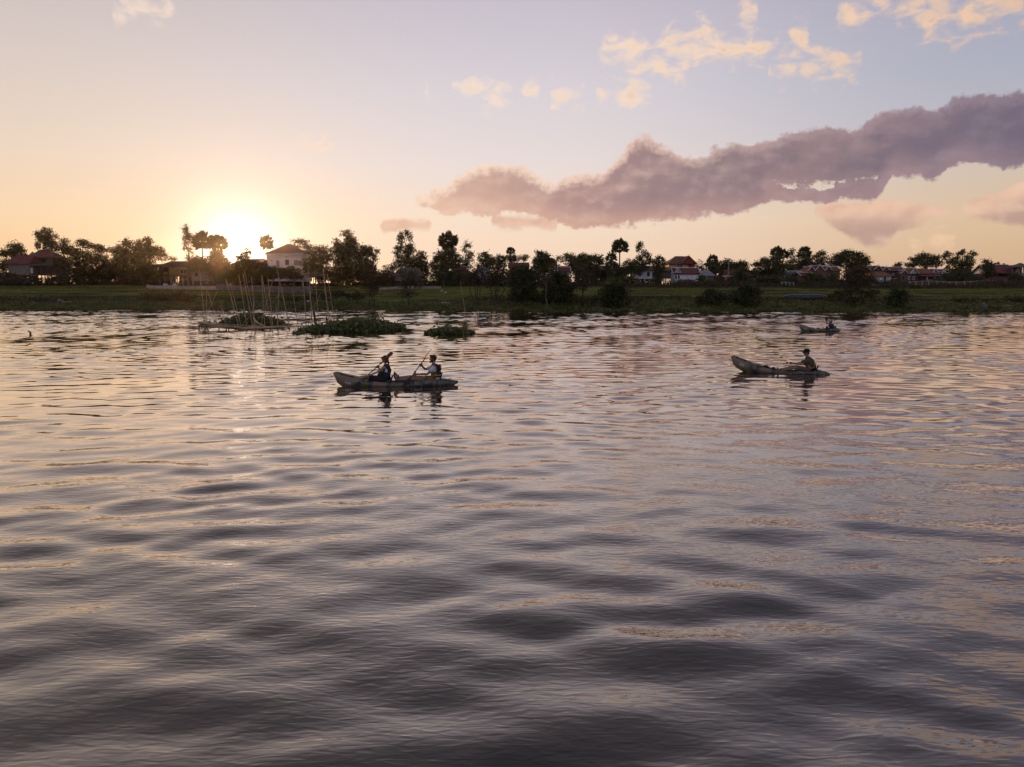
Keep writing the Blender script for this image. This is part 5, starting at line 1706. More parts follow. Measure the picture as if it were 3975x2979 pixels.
BAMBOO = mat('bamboo', (0.42, 0.29, 0.17), 0.6, 0.25, 3.0, spec=0.3)
BAMBOO_P = mat('bamboo_pale', (0.46, 0.37, 0.25), 0.6, 0.15, 3.0)
WET = mat('wet_wood', (0.050, 0.040, 0.034), 0.6, 0.3, 4)

RY = 70.5     # distance of the raft


def pole(label, x0, y0, x1, y1, r=0.030, m=None, dy=0.0, name='bamboo_pole', sink=True, group='bamboo poles stuck in the river'):
    """thin tapering pole from its top (x0, y0) down to (x1, y1) in the photograph"""
    yy = RY + dy
    top, low = P(x0, y0, yy + 0.15), P(x1, y1, yy)
    d = (low - top)
    if sink:
        low = top + d * ((top.z + 0.6) / max(0.2, top.z - low.z)) if top.z - low.z > 0.4 else low
    base = Vector((low.x, low.y, low.z))
    n = 9
    bow = Vector((0.05 * math.sin(x0), 0.02, 0))
    pts = [(low - base).lerp(top - base, i / n) + bow * math.sin(math.pi * i / n) * 0.9 for i in range(n + 1)]
    rad = []
    for i in range(n + 1):
        rad.append(r * 1.25 * (1.0 - 0.45 * i / n))
    o = MB().tube(pts, rad, 6).build(name, m or BAMBOO)
    o.location = base
    tag(o, label, 'pole', group)
    return o


POLES = [
    ('leftmost tall upright bamboo pole, behind the left tip of the raft', 774, 1046, 792, 1250, .034), ('thin short stake at the very left tip of the raft', 765, 1203, 769, 1250, .022),
    ('upright bamboo pole second from the left end of the raft', 802, 1116, 804, 1252, .026), ('pole leaning left that crosses the long diagonal near the left raft tip', 805, 1126, 840, 1248, .028),
    ('long diagonal pole leaning right near the left raft tip', 855, 1107, 787, 1248, .026), ('short leaning pole left of the hyacinth heap', 855, 1167, 874, 1258, .026),
    ('left pole of the leaning pair over the left end of the hyacinth heap', 875, 1081, 924, 1264, .034), ('right pole of the leaning pair over the left end of the hyacinth heap', 893, 1099, 934, 1264, .028),
    ('pole leaning left just beneath the setting sun', 926, 1065, 957, 1266, .034), ('pole leaning left over the top of the hyacinth heap, first right of the sun', 943, 1063, 979, 1266, .034),
    ('thin tall pole leaning left behind the hyacinth heap', 948, 1048, 982, 1203, .024), ('upright pole rising from the crest of the hyacinth heap', 976, 1075, 984, 1210, .032),
    ('faint thin upright pole right of the heap crest', 990, 1146, 986, 1205, .018),
    ('nearly upright pole of the pair meeting at one tip', 1015, 1069, 1028, 1264, .030), ('slanting pole of the pair meeting at one tip', 1017, 1069, 1049, 1242, .032),
    ('pole with a slight bend right of the meeting pair', 1039, 1079, 1057, 1266, .032), ('pole leaning right among the crossing poles, the steeper one', 1061, 1081, 1024, 1222, .026),
    ('long low diagonal pole crossing behind the hyacinth heap, left one', 1045, 1136, 988, 1204, .024), ('long low diagonal pole crossing behind the hyacinth heap, right one', 1090, 1136, 982, 1264, .024),
    ('upright pole left of the tallest leaning pole', 1084, 1091, 1078, 1228, .028), ('tallest leaning pole, its tip before the white two-storey house', 1071, 1026, 1120, 1254, .036),
    ('short stub pole right of the hyacinth heap', 1071, 1181, 1077, 1250, .024), ('short pole leaning left between the raft and the thick post', 1137, 1136, 1156, 1262, .028),
    ('upright pole left of the crooked tall pole', 1176, 1083, 1186, 1258, .030), ('thin pole crossing the tall upright pole by the thick post', 1186, 1057, 1214, 1205, .022),
    ('tall straight pole by the thick post', 1195, 1028, 1210, 1258, .036), ('slender upright pole right of the thick post', 1224, 1083, 1241, 1260, .028),
    ('diagonal pole leaning right over the thick post, upper one', 1245, 1137, 1194, 1262, .024), ('diagonal pole leaning right over the thick post, lower one', 1226, 1172, 1173, 1258, .022),
    ('tall pole with a white tip rag at the left end of the big hyacinth mat', 1254, 1044, 1277, 1246, .034), ('rightmost pole of the raft group', 1270, 1064, 1295, 1240, .030),
    ('thin short pole between the two poles of the big hyacinth mat', 1258, 1120, 1282, 1246, .022)]
for lab, a, b, c, d, r in POLES:
    pole(lab, a, b, c, d, r, dy=0.5 * math.sin(a * 0.7))
pole('lone leaning pole standing in the small hyacinth clump', 1787, 1093, 1816, 1290, .030, dy=-5.0)
pole('thick dark broken post among the bamboo poles', 1218, 1201, 1227, 1262, .12, WET, name='mooring_post', group=None)
pole('short dark stump at the left end of the big hyacinth mat', 1268, 1231, 1270, 1250, .10, WET, name='stump', group=None)

# raft of long bamboo rails and their posts
raft = thing('bamboo_raft', 'low bamboo fish pen frame that holds the left hyacinth heap', 'raft', on_water(1000, 1281))
rb = raft.location


def rail(pts, r, name='rail', m=BAMBOO):
    MB().tube([P(px, py, y) - rb for px, py, y in pts], r, 7).build(name, m, raft)


rail([(770, 1252, 68.8), (860, 1266, 68.2), (960, 1274, 67.8), (1080, 1268, 68.2), (1235, 1265, 68.6)], [.07, .07, .075, .07, .06])
rail([(785, 1264, 68.4), (870, 1271, 68.2), (950, 1272, 68.0), (1010, 1266, 68.2)], .055)
rail([(940, 1278, 67.6), (1040, 1273, 67.8), (1160, 1267, 68.2)], .06)
rail([(800, 1254, 70.5), (900, 1262, 70.2), (1000, 1267, 70)], .045)
rail([(772, 1256, 70.6), (800, 1248, 72.5)], .06)
MB().tube([P(983, 1233, 69.0) - rb, P(992, 1246, 68.7) - rb, P(1006, 1257, 68.4) - rb, P(1030, 1268, 68.1) - rb], [.05, .07, .07, .05], 7).build('bent_cane', BAMBOO_P, raft)
for px in (772, 795, 807, 849, 878, 887, 927, 940, 960, 1018, 1047, 1078, 1122):
    a = P(px, 1268 + (px % 7) - 3, 68.1) - rb
    MB().tube([(a.x, a.y, 0.22), (a.x + 0.05, a.y, -0.5)], 0.04, 6).build('stake', WET, raft)
for i, px in enumerate((775, 800, 962, 1047, 1078)):
    a = P(px, 1264, 68.3) - rb
    MB().tube([(a.x - .09, a.y, a.z - .05), (a.x + .09, a.y + .02, a.z + .06), (a.x + .02, a.y - .1, a.z + .02)], .03, 5).build('lashing', WET, raft)


# --- water hyacinth ----------------------------------------------------------
def hyacinth_leaf():
    """round cupped blade on a bent stalk"""
    mb = MB()
    n = 9
    rim = []
    for i in range(n):
        a = 2 * math.pi * i / n
        rr = 0.5 * (1.0 + 0.08 * math.cos(2 * a))
        rim.append((rr * 0.86 * math.cos(a), 0.10 * (rr ** 2) * 4 * abs(math.cos(a)), rr * math.sin(a)))
    mb.add([(0, 0, -0.02)] + rim, [(0, 1 + i, 1 + (i + 1) % n) for i in range(n)])
    mb.tube([(0, 0.0, -0.45), (0.05, 0.05, -0.85), (0.02, 0.05, -1.3)], [.05, .07, .05], 5)
    me = bpy.data.meshes.new('leaf')
    me.from_pydata(mb.v, [], mb.f)
    me.polygons.foreach_set('use_smooth', [True] * len(me.polygons))
    me.materials.append(LEAF_WATER)
    return me


HYA = hyacinth_leaf()


def hyacinth(label, mounds, n_leaf, n_stuff, size, seed, extra=()):
    """mounds: (px, py of the waterline, half width px, height px, half depth m)"""
    rng = np.random.default_rng(seed)
    base = on_water(mounds[0][0], mounds[0][1])
    t = thing('water_hyacinth', label, 'floating plants', base, 0, 'mats of water hyacinth')
    W = np.array([m[2] * m[3] for m in mounds], float)
    W /= W.sum()

    def sample(n, shell):
        k = rng.choice(len(mounds), n, p=W)
        out = np.zeros((n, 3))
        nor = np.zeros((n, 3))
        for i, m in enumerate(mounds):
            s = np.where(k == i)[0]
            c = on_water(m[0], m[1]) - base
            mp = MPP(base.y + c.y)
            d = rng.normal(size=(len(s), 3))
            d[:, 2] = np.abs(d[:, 2])
            d /= np.linalg.norm(d, axis=1)[:, None]
            rr = 1.0 if shell else rng.random(len(s))[:, None] ** 0.3
            r = np.array([m[2] * mp, m[4], m[3] * mp])
            out[s] = np.array([c.x, c.y, 0]) + d * r * rr
            nor[s] = d
        return out, nor

    pts, nor = sample(n_stuff, False)
    pts[:, 2] = np.maximum(pts[:, 2], 0.03)
    v, q = leaf_quads(pts, size * rng.uniform(0.6, 1.1, n_stuff), 0.85, 0.2, rng)
    tag(mesh_np('foliage', v, q, LEAF_WATER, t), kind='stuff')
    pts, nor = sample(n_leaf, True)
    for (px, py, yy) in extra:
        pts = np.concatenate([pts, [list(P(px, py, base.y + yy) - base)]])
        nor = np.concatenate([nor, [[0.2, -0.9, 0.5]]])
    for i in range(len(pts)):
        o = bpy.data.objects.new('leaf', HYA)
        o.parent = t
        s = size * rng.uniform(0.75, 1.25)
        o.scale = (s, s, s)
        o.rotation_euler = (rng.uniform(-0.9, 0.5), rng.uniform(-0.6, 0.6), rng.uniform(0, 6.28))
        o.location = (pts[i][0], pts[i][1], max(pts[i][2] + 0.05, 0.12))
        COL.objects.link(o)
    return t


hyacinth('heap of water hyacinth inside the bamboo frame, the left mat', [(975, 1267, 86, 52, 1.7), (1040, 1267, 60, 36, 1.4), (900, 1266, 50, 32, 1.3), (1090, 1268, 34, 16, 1.0), (860, 1265, 34, 10, .8), (800, 1266, 26, 14, .6)],
         240, 3600, 0.26, 41, ((848, 1228, 1), (892, 1217, 1.2), (908, 1216, 1), (985, 1212, 1), (1095, 1236, 1), (1118, 1240, 1), (815, 1246, 0), (834, 1250, 0), (1135, 1252, 0)))
hyacinth('largest long mat of water hyacinth in the middle of the river', [(1420, 1288, 118, 52, 2.4), (1330, 1290, 90, 44, 2.0), (1240, 1291, 70, 30, 1.5), (1500, 1283, 62, 34, 1.6), (1555, 1280, 24, 20, 1.0), (1190, 1292, 40, 22, 1.1), (1160, 1297, 24, 8, .7)],
         290, 5600, 0.27, 42, ((1145, 1284, 0), (1172, 1262, 0), (1305, 1236, 1), (1330, 1232, 1), (1462, 1234, 1), (1486, 1238, 1), (1572, 1268, 0)))
hyacinth('small clump of water hyacinth with a few tall leaves, right of the long mat', [(1740, 1297, 58, 27, 1.1), (1695, 1298, 34, 20, .9), (1790, 1297, 40, 22, .9), (1660, 1298, 14, 10, .5), (1826, 1297, 16, 10, .5)],
         150, 1500, 0.25, 43, ((1696, 1260, 0), (1686, 1270, 0), (1672, 1284, 0), (1660, 1292, 0), (1806, 1256, 0), (1808, 1264, 0), (1772, 1249, 0), (1838, 1290, 0), (1703, 1272, 0)))
q0 = on_water(1785, 1297)
o = MB().tube([P(1786, 1268, q0.y) - q0, P(1783, 1256, q0.y) - q0, P(1778, 1250, q0.y) - q0, P(1772, 1249, q0.y) - q0], .02, 5).build('bent_stalk', LEAF_WATER)
o.location = q0
tag(o, 'curved bare stalk with one leaf arching over the small hyacinth clump', 'stalk')


# --- kayaks ------------------------------------------------------------------
def camo():
    m = bpy.data.materials.new('kayak_camouflage')
    m.use_nodes = True
    nt = m.node_tree
    L = nt.links.new
    b = nt.nodes['Principled BSDF']
    b.inputs['Roughness'].default_value = 0.42
    t = nt.nodes.new('ShaderNodeTexCoord')
    mp = nt.nodes.new('ShaderNodeMapping')
    mp.inputs['Scale'].default_value = (1.0, 0.7, 0.7)
    L(t.outputs['Object'], mp.inputs[0])
    n = nt.nodes.new('ShaderNodeTexNoise')
    n.inputs['Scale'].default_value = 2.6
    n.inputs['Detail'].default_value = 2.5
    n.inputs['Distortion'].default_value = 0.6
    L(mp.outputs[0], n.inputs['Vector'])
    sp = nt.nodes.new('ShaderNodeSeparateXYZ')
    L(t.outputs['Object'], sp.inputs[0])
    ad = nt.nodes.new('ShaderNodeMath')     # the bow is plain tan, the stern mostly dark
    ad.operation = 'MULTIPLY_ADD'
    L(sp.outputs[0], ad.inputs[0])
    ad.inputs[1].default_value = 0.07
    L(n.outputs[0], ad.inputs[2])
    r = nt.nodes.new('ShaderNodeValToRGB')
    r.color_ramp.interpolation = 'EASE'
    e = r.color_ramp.elements
    e[0].position, e[0].color = 0.40, (0.205, 0.155, 0.105, 1)
    e[1].position, e[1].color = 0.45, (0.115, 0.115, 0.042, 1)
    for p, c in ((0.50, (0.120, 0.118, 0.045, 1)), (0.53, (0.045, 0.048, 0.070, 1)), (0.565, (0.042, 0.045, 0.066, 1)), (0.60, (0.165, 0.150, 0.122, 1)), (0.66, (0.105, 0.105, 0.05, 1)), (0.70, (0.045, 0.048, 0.068, 1))):
        x = e.new(p)
        x.color = c
    L(ad.outputs[0], r.inputs[0])
    L(r.outputs[0], b.inputs['Base Color'])
    return m


CAMO = camo()
BLACK = mat('black_plastic', (0.018, 0.018, 0.020), 0.5, 0.2)
DECAL = mat('decal_white', (0.66, 0.66, 0.70), 0.5, 0.05)


def kayak(label, bow, stern, bow_up, mid=0.17, stern_up=0.06, stern_end=0.02, blen=0.10, shp=1.9, seats=(), decal='word', scale=1.0, hw=0.42, group='camouflage kayaks'):
    """hull from bow to stern points on the water; local x runs from bow (-) to stern (+)"""
    c = (bow + stern) / 2
    d = stern - bow
    L = d.length
    t = thing('kayak', label, 'kayak', c, math.atan2(d.y, d.x), group)
    n = 34
    S = []
    for i in range(n + 1):
        u = i / n
        x = (u - 0.5) * L
        fu = math.sin(math.pi * min(1, max(0.0, u)))
        w = hw * min(1.0, (max(0.0, 1 - ((0.56 - u) / 0.56) ** 2.6) if u < 0.56 else max(0.0, 1 - ((u - 0.56) / 0.44) ** 2.4))) + 0.03
        # sheer and keel seen from the side: raised bow, lower stern
        sheer = mid + (bow_up - mid) * max(0, (0.52 - u) / 0.52) ** shp + stern_up * math.sin(math.pi * min(1, max(0, (u - 0.60) / 0.36)))
        if u > 0.90:
            sheer += (stern_end - mid) * ((u - 0.90) / 0.10) ** 1.5
        sheer -= 0.07 * max(0, 1 - u / 0.03) ** 2
        keel = -0.09
        if u < blen:
            keel = -0.09 + (bow_up * 0.86 + 0.09) * (1 - (u / blen) ** 0.42)
        if u > 0.84:
            keel = -0.09 + (stern_end + 0.05) * ((u - 0.84) / 0.16) ** 2
        # open deck: sunk footwells, closed bow and stern
        op = min(1, max(0, (u - 0.22) / 0.08)) * min(1, max(0, (0.86 - u) / 0.06))
        floor = sheer + 0.05 * (1 - op) - 0.13 * op
        S.append((x, w, sheer, keel, floor, op))
    vs, fs = [], []
    for (x, w, sh, ke, fl, op) in S:
        h = sh - ke
        half = [(0, ke), (0.55 * w, ke + 0.05 * h), (0.90 * w, ke + 0.30 * h), (1.0 * w, ke + 0.62 * h), (0.985 * w, ke + 0.70 * h), (0.93 * w, sh), (0.84 * w, sh + 0.008), (0.76 * w, sh - 0.02 * op), (0.68 * w, fl if op > 0 else sh + 0.03), (0.30 * w, fl + 0.008)]
        ring = [(x, -a, z) for a, z in half] + [(x, 0, fl + 0.01)] + [(x, a, z) for a, z in reversed(half[1:])]
        vs += ring
    k = len(vs) // (n + 1)
    for i in range(n):
        for j in range(k):
            a, b = i * k + j, i * k + (j + 1) % k
            fs.append((a, b, b + k, a + k))
    fs += [tuple(range(k - 1, -1, -1)), tuple(n * k + j for j in range(k))]
    MB().add(vs, fs).build('hull', CAMO, t, True)

    def at(u):
        f = u * n
        i = min(n - 1, int(f))
        a, b = S[i], S[i + 1]
        return [p + (q - p) * (f - i) for p, q in zip(a, b)]

    # bow and stern carry toggles, deck cords, scupper straps, hatch
    x, w, sh, ke, fl, op = at(0.0)
    tg = MB().tube([(x - 0.0, -0.02, sh * 0.86), (x - 0.07, -0.05, sh * 0.83)], 0.014, 5).tube([(x - 0.06, -0.11, sh * 0.83), (x - 0.08, 0.03, sh * 0.83)], 0.02, 6)
    tg.build('toggle', BLACK, t)
    for u0, u1 in ((0.06, 0.17),):
        for s in (-1, 1):
            pts = []
            for u in np.linspace(u0, u1, 5):
                x, w, sh, ke, fl, op = at(u)
                pts.append((x, s * w * 0.8, sh + 0.03))
            MB().tube(pts, 0.011, 5).build('deck_cord', BLACK, t)
    for u in (0.065, 0.155):
        x, w, sh, ke, fl, op = at(u)
        MB().tube([(x - .04, -w * .8, sh + .02), (x, -w * .8, sh + .075), (x + .04, -w * .8, sh + .02)], 0.014, 5).build('carry_handle', BLACK, t)
    for u in (0.30, 0.60):
        x, w, sh, ke, fl, op = at(u)
        MB().tube([(x - .1, -w * 0.95, sh - .03), (x, -w * 1.0, sh - .0), (x + .1, -w * 0.95, sh - .03)], 0.012, 5).build('side_handle', BLACK, t)
    for u in seats:
        x, w, sh, ke, fl, op = at(u)
        MB().box(x - .20, x + .2, -.2, .2, fl + .012, fl + .06).build('seat', BLACK, t)
        bk = MB().add([(x + .2, -.2, fl + .05), (x + .2, .2, fl + .05), (x + .30, .19, fl + .34), (x + .30, -.19, fl + .34), (x + .24, -.2, fl + .05), (x + .24, .2, fl + .05), (x + .34, .19, fl + .34), (x + .34, -.19, fl + .34)],
                      [(0, 1, 2, 3), (5, 4, 7, 6), (0, 3, 7, 4), (1, 5, 6, 2), (3, 2, 6, 7)])
        bk.build('backrest', BLACK, t)
    # maker's mark near the bow, a small white emblem on the near side
    e = MB()

    def on_side(u, v):
        x, w, sh, ke, fl, op = at(u)
        h = sh - ke
        return Vector((x, -w * (0.90 + (v - 0.30) / 0.32 * 0.10 if v < 0.62 else 1.0) - 0.006, ke + h * v))
    if decal == 'word':
        us = np.linspace(0.098, 0.150, 6)
        strokes = [((0, .58), (0.4, .42), (0.8, .58)), ((1.1, .58), (1.1, .43)), ((1.5, .43), (1.5, .58), (2.1, .53), (1.6, .50), (2.1, .45), (1.5, .43)), ((3.1, .56), (2.5, .56), (2.5, .43), (3.1, .43)), ((2.5, .50), (3.0, .50))]
        for st in strokes:
            e.tube([on_side(0.098 + a * 0.0155, v) for a, v in st], 0.011, 4)
    else:
        ring = [on_side(0.118 + 0.024 * math.cos(a), 0.60 + 0.10 * math.sin(a)) for a in np.linspace(0, 2 * math.pi, 17)]
        e.tube(ring, 0.012, 4, cap=False)
        e.tube([on_side(0.104, .60), on_side(0.118, .57), on_side(0.132, .61)], 0.012, 4)
    e.build('emblem', DECAL, t)
    t['L'] = L
    return t, at


k1, at1 = kayak('long two-seat camouflage kayak carrying a couple, the nearest of the three', on_water(1296, 1500), on_water(1778, 1497), 0.50, mid=0.145, stern_up=0.09, stern_end=0.12, blen=0.10, seats=(0.40, 0.80))
k2, at2 = kayak('camouflage kayak with its bow lifted high, paddled by a man in a cap', on_water(2836, 1442) + Vector((0, 0, 0)), on_water(3222, 1455), 0.66, mid=0.105, stern_up=0.02, stern_end=0.0, blen=0.19, shp=1.35, seats=(0.80,), decal='ring')
k3, at3 = kayak('most distant camouflage kayak, near the far bank on the right', on_water(3102, 1288), on_water(3263, 1287), 0.58, mid=0.20, stern_up=0.05, stern_end=0.12, blen=0.15, shp=1.6, seats=(0.78,), decal='ring', hw=0.42)
for o in (k1, k2, k3):
    del o['L']
# small black hatch bags and straps on the single kayaks
for kk, att, us in ((k2, at2, (0.36, 0.44, 0.52)), (k3, at3, (0.44, 0.57))):
    for i, u in enumerate(us):
        x, w, sh, ke, fl, op = att(u)
        MB().ball((x, -0.05, sh + 0.03), (0.13 if i == 0 else 0.08, 0.15, 0.07), 10, 6).build('deck_pad', BLACK, kk, True)


# --- people ------------------------------------------------------------------
SKIN = mat('skin', (0.30, 0.165, 0.105), 0.55, 0.08, 6, spec=0.35)
SKIN_F = mat('skin_fair', (0.36, 0.215, 0.150), 0.55, 0.08, 6, spec=0.35)
HAIR_B = mat('hair_brown', (0.105, 0.055, 0.032), 0.55, 0.3, 12, bump=0.4, bscale=60)
HAIR_D = mat('hair_dark', (0.030, 0.020, 0.014), 0.6, 0.3, 12, bump=0.5, bscale=60)
VEST = mat('vest_navy', (0.024, 0.026, 0.042), 0.8, 0.3, 8, bump=0.3, bscale=30)
VEST_G = mat('vest_green', (0.040, 0.042, 0.030), 0.8, 0.3, 8, bump=0.3, bscale=30)
TEE = mat('cloth_white', (0.62, 0.64, 0.72), 0.9, 0.06, 6, bump=0.3, bscale=25)
YELLOW = mat('strap_yellow', (0.52, 0.29, 0.025), 0.7, 0.15)
SHORTS_P = mat('shorts_floral', (0.10, 0.075, 0.030), 0.9, col2=(0.26, 0.16, 0.035), vscale=16)
SHORTS_D = mat('shorts_dark', (0.030, 0.024, 0.034), 0.9, 0.2)
SHORTS_K = mat('shorts_khaki', (0.15, 0.105, 0.075), 0.9, 0.2)
SANDAL = mat('sandal_black', (0.022, 0.020, 0.022), 0.7, 0.2)
CAP = mat('cap_black', (0.020, 0.018, 0.018), 0.8, 0.2)
BLADE_W = mat('blade_pale', (0.42, 0.44, 0.50), 0.45, 0.1)


def skin_body(name, chains, m, parent, sub=2):
    """one continuous body grown with a Skin modifier along joint chains [(point, radius or (rx, ry)), ...]; equal points join"""
    verts, rad, edges, index = [], [], [], {}
    for ch in chains:
        prev = None
        for p, r in ch:
            key = tuple(round(c, 4) for c in p)
            if key not in index:
                index[key] = len(verts)
                verts.append(p)
                rad.append(r if hasattr(r, '__len__') else (r, r))
            i = index[key]
            if prev is not None and prev != i:
                edges.append((prev, i))
            prev = i
    me = bpy.data.meshes.new(name)
    me.from_pydata([tuple(v) for v in verts], edges, [])
    o = link(name, me, None, None)
    sk = o.modifiers.new('skin', 'SKIN')
    sk.use_smooth_shade = True
    for i, r in enumerate(rad):
        me.skin_vertices[0].data[i].radius = r
    me.skin_vertices[0].data[0].use_root = True
    sb = o.modifiers.new('sub', 'SUBSURF')
    sb.levels = sb.render_levels = sub
    dg = bpy.context.evaluated_depsgraph_get()
    ev = o.evaluated_get(dg)
    me2 = bpy.data.meshes.new_from_object(ev)
    me2.name = name
    o.modifiers.clear()
    o.data = me2
    bpy.data.meshes.remove(me)
    me2.materials.clear()
    me2.materials.append(m)
    me2.polygons.foreach_set('use_smooth', [True] * len(me2.polygons))
    o.parent = parent
    return o


def head_parts(t, c, r, m_skin, face=-1, hair=None, hair_m=None, tilt=0.0):
    """skull, jaw, nose, ear, brow and lips as one mesh facing -x; c is the centre, r half the head height"""
    mb = MB()
    nu, nv = 18, 14
    vs = []
    for j in range(nv + 1):
        th = math.pi * j / nv - math.pi / 2
        for i in range(nu):
            a = 2 * math.pi * i / nu
            x, y, z = math.cos(th) * math.cos(a), math.cos(th) * math.sin(a), math.sin(th)
            sx = 0.86 * r
            X, Y, Z = x * sx, y * 0.70 * r, z * r
            if z < -0.1:                        # narrow the jaw and push the chin forward
                k = min(1, (-0.1 - z) / 0.9)
                X = X * (1 - 0.30 * k) - 0.24 * r * k
                Y *= (1 - 0.34 * k)
            if x < -0.2 and -0.35 < z < 0.25:   # flatten the face
                X *= 0.95
            vs.append((c[0] + X, c[1] + Y, c[2] + Z))
    fs = []
    for j in range(nv):
        for i in range(nu):
            fs.append((j * nu + i, j * nu + (i + 1) % nu, (j + 1) * nu + (i + 1) % nu, (j + 1) * nu + i))
    mb.add(vs, fs)
    fx = c[0] - 0.84 * r
    mb.add([(fx + .02 * r, c[1], c[2] + .16 * r), (fx - .20 * r, c[1], c[2] - .22 * r), (fx + .06 * r, c[1] - .13 * r, c[2] - .26 * r), (fx + .06 * r, c[1] + .13 * r, c[2] - .26 * r)],
           [(0, 1, 2), (0, 3, 1), (1, 3, 2)])
    for s in (-1, 1):
        mb.ball((c[0] + .08 * r, c[1] + s * .70 * r, c[2] - .05 * r), (.13 * r, .06 * r, .22 * r), 8, 6)
    mb.tube([(fx + .03 * r, c[1] - .22 * r, c[2] - .52 * r), (fx - .04 * r, c[1], c[2] - .52 * r), (fx + .03 * r, c[1] + .22 * r, c[2] - .52 * r)], .055 * r, 6)
    mb.tube([(fx + .05 * r, c[1] - .42 * r, c[2] + .20 * r), (fx - .02 * r, c[1] - .15 * r, c[2] + .22 * r), (fx - .02 * r, c[1] + .15 * r, c[2] + .22 * r), (fx + .05 * r, c[1] + .42 * r, c[2] + .20 * r)], .07 * r, 6)
    h = mb.build('head', m_skin, t, True)
    ey = MB()
    for s in (-1, 1):
        ey.ball((fx + .07 * r, c[1] + s * .28 * r, c[2] + .04 * r), .085 * r, 8, 6)
    ey.build('eyes', BLACK, h, True)
    return h


def shell(t, name, m, pts, n=14, parent=None):
    """garment: stacked ellipses (centre, rx along x, ry across), smooth"""
    mb = MB()
    vs, fs = [], []
    for (c, rx, ry) in pts:
        for i in range(n):
            a = 2 * math.pi * i / n
            vs.append((c[0] + rx * math.cos(a), c[1] + ry * math.sin(a), c[2]))
    for j in range(len(pts) - 1):
        for i in range(n):
            fs.append((j * n + i, j * n + (i + 1) % n, (j + 1) * n + (i + 1) % n, (j + 1) * n + i))
    fs.append(tuple(range(n - 1, -1, -1)))
    fs.append(tuple((len(pts) - 1) * n + i for i in range(n)))
    return mb.add(vs, fs).build(name, m, parent or t, True)


def hand(t, p, axis, away, m, s=1.0):
    """palm with four unequal fingers curled round a shaft through p along axis, thumb closing from the side; away = from shaft to wrist"""
    a = Vector(axis).normalized()
    w = Vector(away)
    w = (w - a * w.dot(a)).normalized()
    b = a.cross(w).normalized()
    p = Vector(p)
    rs = 0.026 * s
    mb = MB()
    pc = p + w * 0.045 * s
    vs = []
    for k, (da, r1, r2) in enumerate(((-.045, .014, .022), (-.02, .02, .034), (.02, .02, .034), (.045, .014, .024))):
        for i in range(8):
            q = 2 * math.pi * i / 8
            vs.append(pc + a * da * s + w * r1 * s * math.cos(q) + b * r2 * s * math.sin(q))
    fs = [(j * 8 + i, j * 8 + (i + 1) % 8, j * 8 + 8 + (i + 1) % 8, j * 8 + 8 + i) for j in range(3) for i in range(8)]
    fs += [tuple(range(7, -1, -1)), tuple(24 + i for i in range(8))]
    mb.add(vs, fs)
    for k, (off, L) in enumerate(((-.036, .85), (-.012, 1.0), (.012, .95), (.036, .75))):
        pts = []
        for j in range(5):
            an = 0.35 + j * 0.72 * L
            pts.append(p + a * off * s + (w * math.cos(an) + b * math.sin(an)) * (rs + 0.006 * s))
        mb.tube(pts, [.0105 * s, .0105 * s, .010 * s, .009 * s, .007 * s], 6)
    pts = [p + w * .05 * s + a * .04 * s - b * .012 * s, p + w * .02 * s + a * .055 * s - b * .03 * s, p - w * .012 * s + a * .04 * s - b * .032 * s, p - w * .03 * s + a * .025 * s - b * .015 * s]
    mb.tube(pts, [.014 * s, .012 * s, .011 * s, .008 * s], 6)
    return mb.build('hand', m, t, True)


def edge_on(a, b):
    """blade normal for a blade feathered so that its edge points at the river's near side"""
    return (b - a).cross(Vector((a.x, a.y, a.z - CAM_H))).normalized()


def paddle(label, top, low, blade_l=0.46, blade_w=0.19, face=(0, 1, 0), m_blade=BLACK, m_low=None, face_low=None):
    top, low = Vector(top), Vector(low)
    d = (low - top)
    L = d.length
    d.normalize()
    t = thing('paddle', label, 'paddle', (top + low) / 2, 0, 'double-bladed paddles')
    c = (top + low) / 2
    a0, a1 = top - c + d * blade_l * 0.85, low - c - d * blade_l * 0.85
    MB().tube([a0, a1], 0.017, 8).build('shaft', BLACK, t)
    for q in (a0 + d * 0.28, a1 - d * 0.28):
        MB().tube([q - d * 0.012, q + d * 0.012], 0.042, 10).build('drip_ring', BLACK, t)
    for end, sgn, mm_, fc in ((top - c, 1, m_blade, face), (low - c, -1, m_low or m_blade, face_low or face)):
        n = Vector(fc)
        n = (n - d * n.dot(d)).normalized()
        s = d.cross(n).normalized()
        rows = [(0.0, .30, .0), (0.05, .62, .01), (0.2, .95, .02), (0.45, 1.0, .025), (0.7, .78, .02), (0.9, .40, .01), (1.0, .14, 0)]
        vs, fs = [], []
        for k, w, dz in rows:
            cc = end + d * sgn * blade_l * k - n * dz
            vs += [cc - s * blade_w / 2 * w, cc + n * 0.012, cc + s * blade_w / 2 * w, cc - n * 0.010]
        for i in range(len(rows) - 1):
            for j in range(4):
                fs.append((i * 4 + j, i * 4 + (j + 1) % 4, i * 4 + 4 + (j + 1) % 4, i * 4 + 4 + j))
        fs += [(3, 2, 1, 0), tuple(len(vs) - 4 + j for j in range(4))]
        MB().add(vs, fs).build('blade', mm_, t)
    return t


def seated(label, ref, y0, J, skin, sizes=1.0):
    """J: joints as photograph pixels with depth offset (px, py, dy); ref = seat pixel. returns thing and converter"""
    b = P(ref[0], ref[1], y0)
    t = thing('person', label, 'person', b)
    q = lambda k: P(J[k][0], J[k][1], y0 + J[k][2]) - b
    return t, q, b


def limbs(q, s, names, rad):
    return [(q(n), r * s) for n, r in zip(names, rad)]


